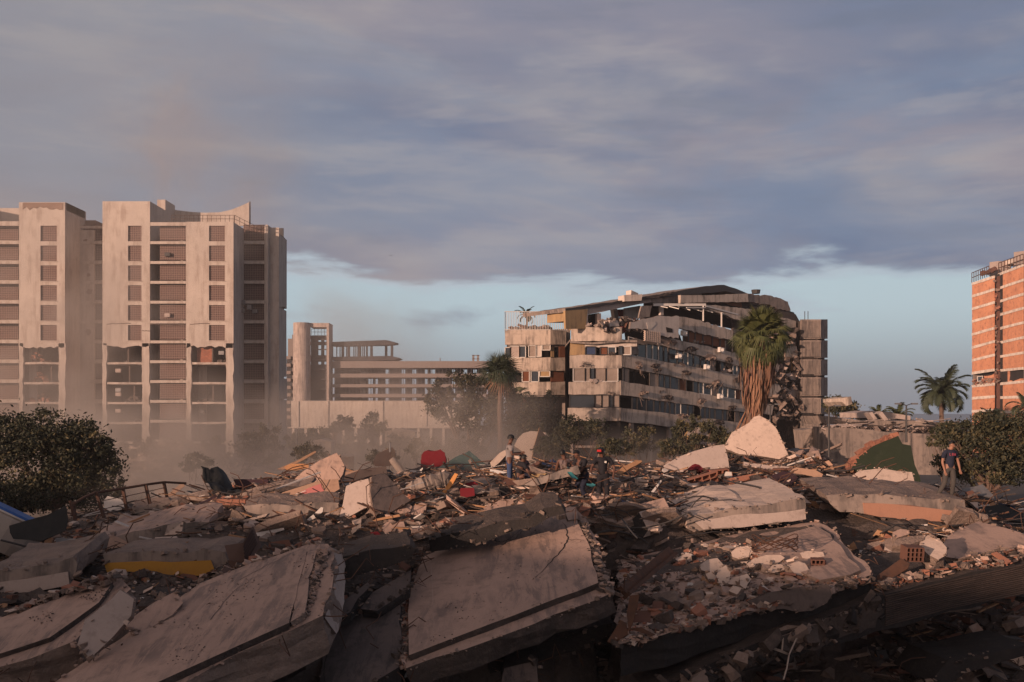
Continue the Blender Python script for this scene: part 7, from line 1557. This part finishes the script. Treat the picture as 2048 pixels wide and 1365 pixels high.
# ---------------------------------------------------------------- people
def skin(name, nodes, edges, m, parent, root, sub=2, origin=None):
    """one continuous skinned body: nodes {name: (pos, radius)}"""
    ks = list(nodes); o = Vector(origin); me = bpy.data.meshes.new(name)
    me.from_pydata([Vector(nodes[k][0])-o for k in ks], [(ks.index(a), ks.index(b)) for a, b in edges], []); me.materials.append(MATS[m])
    ob = bpy.data.objects.new(name, me); COL.objects.link(ob); md = ob.modifiers.new('skin', 'SKIN'); md.use_smooth_shade = True
    for i, k in enumerate(ks):
        r = nodes[k][1]; me.skin_vertices[0].data[i].radius = (r, r) if not isinstance(r, tuple) else r; me.skin_vertices[0].data[i].use_root = (k == root)
    s = ob.modifiers.new('sub', 'SUBSURF'); s.levels = s.render_levels = sub
    ob.location = o-WL[parent.name] if parent else o; ob.parent = parent; WL[ob.name] = o; return ob
def person(feet, J, cloth, label, heading=0, face=0, sk='skin_tan', group=None, hair=True, cap=None, sleeves='short', vis_legs=True, logo=None):
    """J: joints in metres, x = image right, y = away from camera, z = up, before turning by heading"""
    R = Matrix.Rotation(heading, 3, 'Z'); f0 = Vector(feet); W = {k: f0+R@Vector(v) for k, v in J.items()}
    root = thing('person', feet, label, 'person', group); n = {}; e = []
    def node(k, p, r): n[k] = (p, r)
    pel = W['pelvis']; nk = W['neck']; ch = pel.lerp(nk, .68); node('pelvis', pel, .115); node('waist', pel.lerp(nk, .3), .105); node('chest', ch, .13); node('collar', pel.lerp(nk, .9), .085); node('neck', nk, .052)
    hd = W['head']; up = (hd-nk).normalized(); fd = (R@Vector((sin(face), -cos(face), 0))); fd = (fd-up*fd.dot(up)).normalized(); sd = up.cross(fd)
    node('jaw', nk.lerp(hd, .55)+fd*.02, .062); node('head', hd, .086); node('crown', hd+up*.055-fd*.01, .072)
    node('nose', hd+fd*.098-up*.02, .013); node('ear_a', hd+sd*.083-up*.01, .014); node('ear_b', hd-sd*.083-up*.01, .014); node('chin', hd+fd*.07-up*.085, .03)
    e += [('pelvis','waist'),('waist','chest'),('chest','collar'),('collar','neck'),('neck','jaw'),('jaw','head'),('head','crown'),('head','nose'),('head','ear_a'),('head','ear_b'),('jaw','chin')]
    for s in 'lr':
        sh, el, wr = W['sh_'+s], W['el_'+s], W['wr_'+s]; node('sh'+s, sh, .058); node('el'+s, el, .040); node('fa'+s, el.lerp(wr,.35), .041); node('wr'+s, wr, .027)
        e += [('collar','sh'+s),('sh'+s,'el'+s),('el'+s,'fa'+s),('fa'+s,'wr'+s)]
        d = (wr-el).normalized(); h = W.get('hd_'+s) ; d2 = ((h-wr).normalized() if h else d); pm = wr+d2*.055; node('pm'+s, pm, .032); e.append(('wr'+s,'pm'+s))
        side = d2.cross(Vector((0,1,.2))).normalized(); nrm = side.cross(d2)
        for i, (off, ln) in enumerate(((-.030,.07),(-.010,.082),(.010,.077),(.028,.06))):
            b0 = pm+d2*.03+side*off; b1 = b0+d2*ln*.5-nrm*.008; b2 = b0+d2*ln*.85-nrm*.028
            node(f'k{i}{s}', b0, .0095); node(f'm{i}{s}', b1, .0085); node(f't{i}{s}', b2, .0075); e += [('pm'+s,f'k{i}{s}'),(f'k{i}{s}',f'm{i}{s}'),(f'm{i}{s}',f't{i}{s}')]
        t0 = pm-side*.035-d2*.01; node('th'+s, t0, .011); node('tt'+s, t0-side*.012+d2*.035-nrm*.012, .009); e += [('pm'+s,'th'+s),('th'+s,'tt'+s)]
        hp, kn, ak, to = W['hp_'+s], W['kn_'+s], W['ak_'+s], W['to_'+s]
        node('hp'+s, hp, .088); node('kn'+s, kn, .056); node('cf'+s, kn.lerp(ak,.3), .056); node('ak'+s, ak, .036); node('to'+s, to, .032); e += [('pelvis','hp'+s),('hp'+s,'kn'+s),('kn'+s,'cf'+s),('cf'+s,'ak'+s),('ak'+s,'to'+s)]
    body = skin('body', n, e, sk, root, 'pelvis', 2, feet)
    up_m, lo_m = cloth; c = {}; ce = []
    c['a'] = (pel+Vector((0,0,-.07)), .145); c['b'] = (pel.lerp(nk,.35), .125); c['c'] = (ch, .15); c['d'] = (pel.lerp(nk,.9), .1); ce = [('a','b'),('b','c'),('c','d')]
    for s in 'lr':
        sh, el, wr = W['sh_'+s], W['el_'+s], W['wr_'+s]; c['s'+s] = (sh, .076); ce.append(('d','s'+s))
        if sleeves == 'short': c['e'+s] = (sh.lerp(el,.68), .068); ce.append(('s'+s,'e'+s))
        elif sleeves == 'long': c['e'+s] = (el, .056); c['w'+s] = (el.lerp(wr,.9), .042); ce += [('s'+s,'e'+s),('e'+s,'w'+s)]
    skin('shirt', c, ce, up_m, root, 'a', 2, feet)
    t = {'p': (pel+Vector((0,0,.0)), .135), 'w': (pel.lerp(nk, .16), .118)}; te = [('p','w')]
    for s in 'lr':
        hp, kn, ak = W['hp_'+s], W['kn_'+s], W['ak_'+s]; t['h'+s] = (hp, .105); t['k'+s] = (kn, .078); t['a'+s] = (kn.lerp(ak,.93), .062); te += [('p','h'+s),('h'+s,'k'+s),('k'+s,'a'+s)]
        g = G(); ak_, to_ = W['ak_'+s], W['to_'+s]; g.tube([ak_+(ak_-to_)*.25-Vector((0,0,.02)), ak_, ak_.lerp(to_,.6)-Vector((0,0,.02)), to_-Vector((0,0,.02))], [.04,.052,.048,.03], 8); g.build('shoe', 'wood_dark', root, smooth=True)
    skin('trousers', t, te, lo_m, root, 'p', 2, feet)
    if hair:
        g = G(); rings = 6; seg = 12; vs = []
        for i in range(rings+1):
            a = pi/2*(i/rings)*1.12; z = cos(a)*.125; rr = sin(a)*.098
            for j in range(seg):
                b = 2*pi*j/seg; q = hd+up*(z+.012)+(fd*cos(b)*1.06+sd*sin(b)*.9)*rr-fd*.012
                if cos(b) > .45 and i > 3: q = q+up*.035*(i-3)-fd*.012
                vs.append(q+rv(.004))
        g.add(vs, [(i*seg+j, (i+1)*seg+j, (i+1)*seg+(j+1) % seg, i*seg+(j+1) % seg) for i in range(rings) for j in range(seg)]); g.build('hair', 'hair_black', root, smooth=True)
    if cap:
        g = G(); g.tube([hd+up*.02, hd+up*.08, hd+up*.125, hd+up*.145], [.108,.104,.075,.02], 14)
        a = hd+up*.035+fd*.09; g.hexa([a-sd*.075-up*.008, a+sd*.075-up*.008, a+sd*.055+fd*.085-up*.02, a-sd*.055+fd*.085-up*.02, a-sd*.075+up*.004, a+sd*.075+up*.004, a+sd*.055+fd*.085-up*.008, a-sd*.055+fd*.085-up*.008]); g.build('cap', cap, root, smooth=False)
    for sg in (-1, 1):
        g = G(); ep = hd+fd*.082+sd*sg*.033+up*.008; g.obox(ep, (.024,.01,.012), (0,0,math.atan2(sd.y, sd.x))); g.build('eye', 'hair_black', root)
    g = G(); g.obox(hd+fd*.083-up*.055, (.045,.012,.012), (0,0,math.atan2(sd.y, sd.x))); g.build('mouth', 'clay_dark', root)
    return root, W, (hd, fd, up, sd, ch)
STAND = dict(pelvis=(0,0,.95), neck=(0,0,1.47), head=(0,0,1.63), sh_l=(-.19,0,1.42), el_l=(-.24,.02,1.13), wr_l=(-.26,-.04,.88), sh_r=(.19,0,1.42), el_r=(.24,.02,1.13), wr_r=(.26,-.04,.88),
    hp_l=(-.10,0,.92), kn_l=(-.11,-.02,.5), ak_l=(-.12,.02,.09), to_l=(-.14,-.17,.04), hp_r=(.10,0,.92), kn_r=(.11,-.02,.5), ak_r=(.12,.02,.09), to_r=(.14,-.17,.04))
def pose(**k): d = dict(STAND); d.update(k); return d
def feet_at(px, py_head, d, h=1.76):
    q = P(px, py_head, d); return (q.x, q.y, q.z-h)
# 1: man in cap, profile to the right, arms forward
pr = pose(sh_l=(-.03,.17,1.42), sh_r=(.03,-.17,1.42), el_l=(.10,.20,1.16), wr_l=(.36,.10,1.20), el_r=(.08,-.22,1.15), wr_r=(.33,-.12,1.17), head=(.04,0,1.64), neck=(.01,0,1.47), hp_l=(0,.1,.92), hp_r=(0,-.1,.92), kn_l=(.03,.11,.5), kn_r=(.0,-.11,.5), ak_l=(-.02,.12,.09), ak_r=(.02,-.12,.09), to_l=(.16,.13,.04), to_r=(.2,-.13,.04))
person(feet_at(1019, 868, 31.5, 1.80), pr, ('shirt_grey','jeans_blue'), 'man in dark cap, grey t-shirt and blue jeans standing side on with both hands forward', face=pi/2, sk='skin_dark', cap='hair_black')
# 2, 3: two crouching beside him
cr = pose(pelvis=(0,0,.42), neck=(.10,-.02,.86), head=(.17,-.05,.99), sh_l=(-.02,.17,.82), sh_r=(.18,-.2,.80), el_l=(.25,.1,.62), wr_l=(.42,.0,.55), el_r=(.3,-.28,.58), wr_r=(.46,-.15,.52), hp_l=(0,.1,.40), hp_r=(.02,-.1,.40), kn_l=(.38,.13,.52), kn_r=(.36,-.14,.50), ak_l=(.22,.13,.1), ak_r=(.2,-.13,.1), to_l=(.38,.13,.04), to_r=(.38,-.13,.04))
person(feet_at(1037, 909, 31.3, 1.12), cr, ('shirt_black','shirt_navy'), 'person in black crouching low right beside the man in the dark cap', face=pi/2, sk='skin_dark')
person(feet_at(1055, 908, 31.9, 1.12), {k: (-v[0], v[1], v[2]) for k, v in cr.items()}, ('shirt_maroon','jeans_grey'), 'person in dark clothes crouching and facing left, second from the man in the dark cap', face=-pi/2, sk='skin_tan')
# 4: seen from behind, grey vest
bk = pose(pelvis=(0,0,.62), neck=(-.03,-.04,1.12), head=(-.07,-.06,1.28), sh_l=(-.19,-.02,1.06), sh_r=(.17,-.02,1.03), el_l=(-.25,.15,.8), wr_l=(-.2,.35,.72), el_r=(.26,.1,.78), wr_r=(.2,.32,.7), hp_l=(-.1,0,.6), hp_r=(.1,0,.6), kn_l=(-.16,.4,.62), kn_r=(.16,.4,.62), ak_l=(-.14,.3,.14), ak_r=(.14,.3,.14), to_l=(-.15,.48,.08), to_r=(.15,.48,.08))
person(feet_at(1130, 898, 29.6, 1.42), bk, ('shirt_dusty','jeans_grey'), 'man in a dusty grey vest sitting with his back to the camera', face=pi*.85, sk='skin_dark', sleeves='none')
# 5: black t-shirt, leaning to the left
ln = pose(pelvis=(.05,0,.80), neck=(-.10,-.05,1.24), head=(-.19,-.08,1.39), sh_l=(-.18,.12,1.19), sh_r=(.06,-.16,1.18), el_l=(-.34,.05,.97), wr_l=(-.52,-.05,.90), el_r=(-.06,-.28,.93), wr_r=(-.30,-.32,.86), hp_l=(-.02,.1,.78), hp_r=(.1,-.08,.78), kn_l=(-.2,.1,.42), kn_r=(-.05,-.12,.4), ak_l=(-.05,.12,.08), ak_r=(.12,-.1,.08), to_l=(-.24,.1,.04), to_r=(-.08,-.14,.04))
person(feet_at(1166, 900, 29.0, 1.52), ln, ('shirt_black','shirt_navy'), 'man in a black t-shirt bending forward, between the vest man and the red cap', face=-1.2, sk='skin_dark')
# 6: red cap
rc = pose(neck=(-.02,-.02,1.46), head=(-.06,-.05,1.61), sh_l=(-.22,-.02,1.38), sh_r=(.2,.02,1.40), el_l=(-.33,-.1,1.18), wr_l=(-.36,-.3,1.08), el_r=(.33,-.02,1.14), wr_r=(.28,-.22,.95))
r_, W_, (hd, fd, up, sd, chs) = person(feet_at(1206, 893, 28.6, 1.78), rc, ('shirt_black','shirt_black'), 'man with a red and black cap and black shirt facing the camera', face=-.5, sk='skin_dark', cap='hair_black', hair=True)
g = G(); a = hd+up*.075+fd*.085; g.obox(a, (.13,.05,.06), (0,0,math.atan2(sd.y, sd.x))); g.build('cap_front', 'cap_red', r_)
g = G(); g.obox(chs+Vector((.07,-.155,.04)), (.06,.01,.06), (0,.1,0)); g.build('shirt_badge', 'print_white', r_)
# 7: lone man right
wk = pose(neck=(.02,0,1.47), head=(.07,-.02,1.63), sh_l=(-.17,-.06,1.41), sh_r=(.19,.04,1.41), el_l=(-.23,-.04,1.12), wr_l=(-.18,-.1,.86), el_r=(.28,.06,1.14), wr_r=(.31,.0,.9), hp_l=(-.09,0,.92), hp_r=(.1,0,.92), kn_l=(-.17,-.06,.5), kn_r=(.1,-.04,.5), ak_l=(-.36,.02,.11), ak_r=(.08,.05,.09), to_l=(-.44,-.14,.06), to_r=(.14,-.14,.04))
r_, W_, (hd, fd, up, sd, chs) = person(feet_at(1899, 880, 29.6, 1.78), wk, ('shirt_navy','jeans_grey'), 'lone man in a navy t-shirt with pink lettering standing at the right by the tree', face=.75, sk='skin_tan')
g = G(); q = chs+Vector((.015,-.162,.05))
# blurred three-letter print on the shirt
for i, seg in enumerate((((0,0,0,1),(0,0,.7,0)), ((.1,0,.1,1),(.1,1,.7,.8),(.1,.5,.7,.5),(.1,0,.7,.2),(.7,0,.7,1)), ((.1,0,.4,1),(.4,1,.75,0),(.2,.4,.6,.4)))):
    for x0, y0, x1, y1 in seg: g.beam(q+Vector((-.09+i*.065+x0*.055, .0, (y0-.5)*.075)), q+Vector((-.09+i*.065+x1*.055, .0, (y1-.5)*.075)), .01, .012, up=Vector((0,1,0)))
g.build('shirt_print', 'print_pink', r_)
# details of the added shade block
g = G(); rb(g, -30, 23, -12, 0, 0, 13.5); g.build('wall', 'plaster_cream', nb)
g = G()
for i in range(13):
    for j in range(4): rb(g, -29+i*4, -27.2+i*4, 0.0, 0.05, 1.4+j*3.1, 3.1+j*3.1)
g.build('windows', 'glass_dark', nb)
# ---------------------------------------------------------------- air and smoke
def vol(name, x0, x1, y0, y1, z0, z1, color, dens=None, label=None, setup=None, aniso=.2):
    g = G(); g.box(x0, x1, y0, y1, z0, z1); m = bpy.data.materials.new(name); m.use_nodes = True; t = m.node_tree; t.nodes.clear()
    o = t.nodes.new('ShaderNodeOutputMaterial'); v = t.nodes.new('ShaderNodeVolumePrincipled'); t.links.new(v.outputs[0], o.inputs['Volume']); v.inputs['Color'].default_value = color+(1,); v.inputs['Anisotropy'].default_value = aniso
    if setup: setup(t, v)
    else: v.inputs['Density'].default_value = dens
    MATS[name] = m; ob = g.build(name, name); ob['kind'] = 'stuff'; return ob
vol('haze', -520, 520, -190, 2600, -2, 48, (.75,.72,.74), dens=.00035)
def smoke_setup(blobs, scale, lo, hi, dmax, stretch=(1,1,1)):
    """density = noise x sum of soft ellipsoids (world coordinates)"""
    def f(t, v):
        nd, lk = t.nodes.new, t.links.new
        ge = nd('ShaderNodeNewGeometry'); pos = ge.outputs['Position']
        mp = nd('ShaderNodeMapping'); lk(pos, mp.inputs[0]); mp.inputs['Scale'].default_value = stretch
        no = nd('ShaderNodeTexNoise'); lk(mp.outputs[0], no.inputs[0]); no.inputs['Scale'].default_value = scale; no.inputs['Detail'].default_value = 3; no.inputs['Distortion'].default_value = .6
        mr = nd('ShaderNodeMapRange'); mr.interpolation_type = 'SMOOTHSTEP'; lk(no.outputs[0], mr.inputs[0]); mr.inputs[1].default_value = lo; mr.inputs[2].default_value = hi
        tot = None
        for (c, r, a) in blobs:
            s = nd('ShaderNodeVectorMath'); s.operation = 'SUBTRACT'; lk(pos, s.inputs[0]); s.inputs[1].default_value = c
            q = nd('ShaderNodeVectorMath'); q.operation = 'DIVIDE'; lk(s.outputs[0], q.inputs[0]); q.inputs[1].default_value = r
            l = nd('ShaderNodeVectorMath'); l.operation = 'LENGTH'; lk(q.outputs[0], l.inputs[0])
            k = nd('ShaderNodeMapRange'); k.interpolation_type = 'SMOOTHSTEP'; lk(l.outputs['Value'], k.inputs[0]); k.inputs[1].default_value = 1.0; k.inputs[2].default_value = .0; k.inputs[4].default_value = a
            if tot is None: tot = k.outputs[0]
            else:
                m = nd('ShaderNodeMath'); m.operation = 'ADD'; lk(tot, m.inputs[0]); lk(k.outputs[0], m.inputs[1]); tot = m.outputs[0]
        m = nd('ShaderNodeMath'); m.operation = 'MULTIPLY'; lk(tot, m.inputs[0]); lk(mr.outputs[0], m.inputs[1])
        m2 = nd('ShaderNodeMath'); m2.operation = 'MULTIPLY'; lk(m.outputs[0], m2.inputs[0]); m2.inputs[1].default_value = dmax; lk(m2.outputs[0], v.inputs['Density'])
    return f
# thin drifting smoke in front of the left towers, rising into the sky
vol('smoke', -78, 18, 37, 128, .3, 47.5, (.72,.63,.56), setup=smoke_setup([((-34,90,4),(42,38,10),1.8), ((-50,100,14),(28,26,22),.8), ((-33,104,36),(15,14,16),.8), ((-4,76,5),(13,17,7.5),3.0), ((7,74,5),(11,12,3.5),1.5), ((-62,90,6),(24,26,14),1.0), ((-13,88,13),(10,13,13),.9), ((-14,46,4.5),(11,8,3.5),1.6)], .13, .40, .66, .085, (1,1,1.2)))
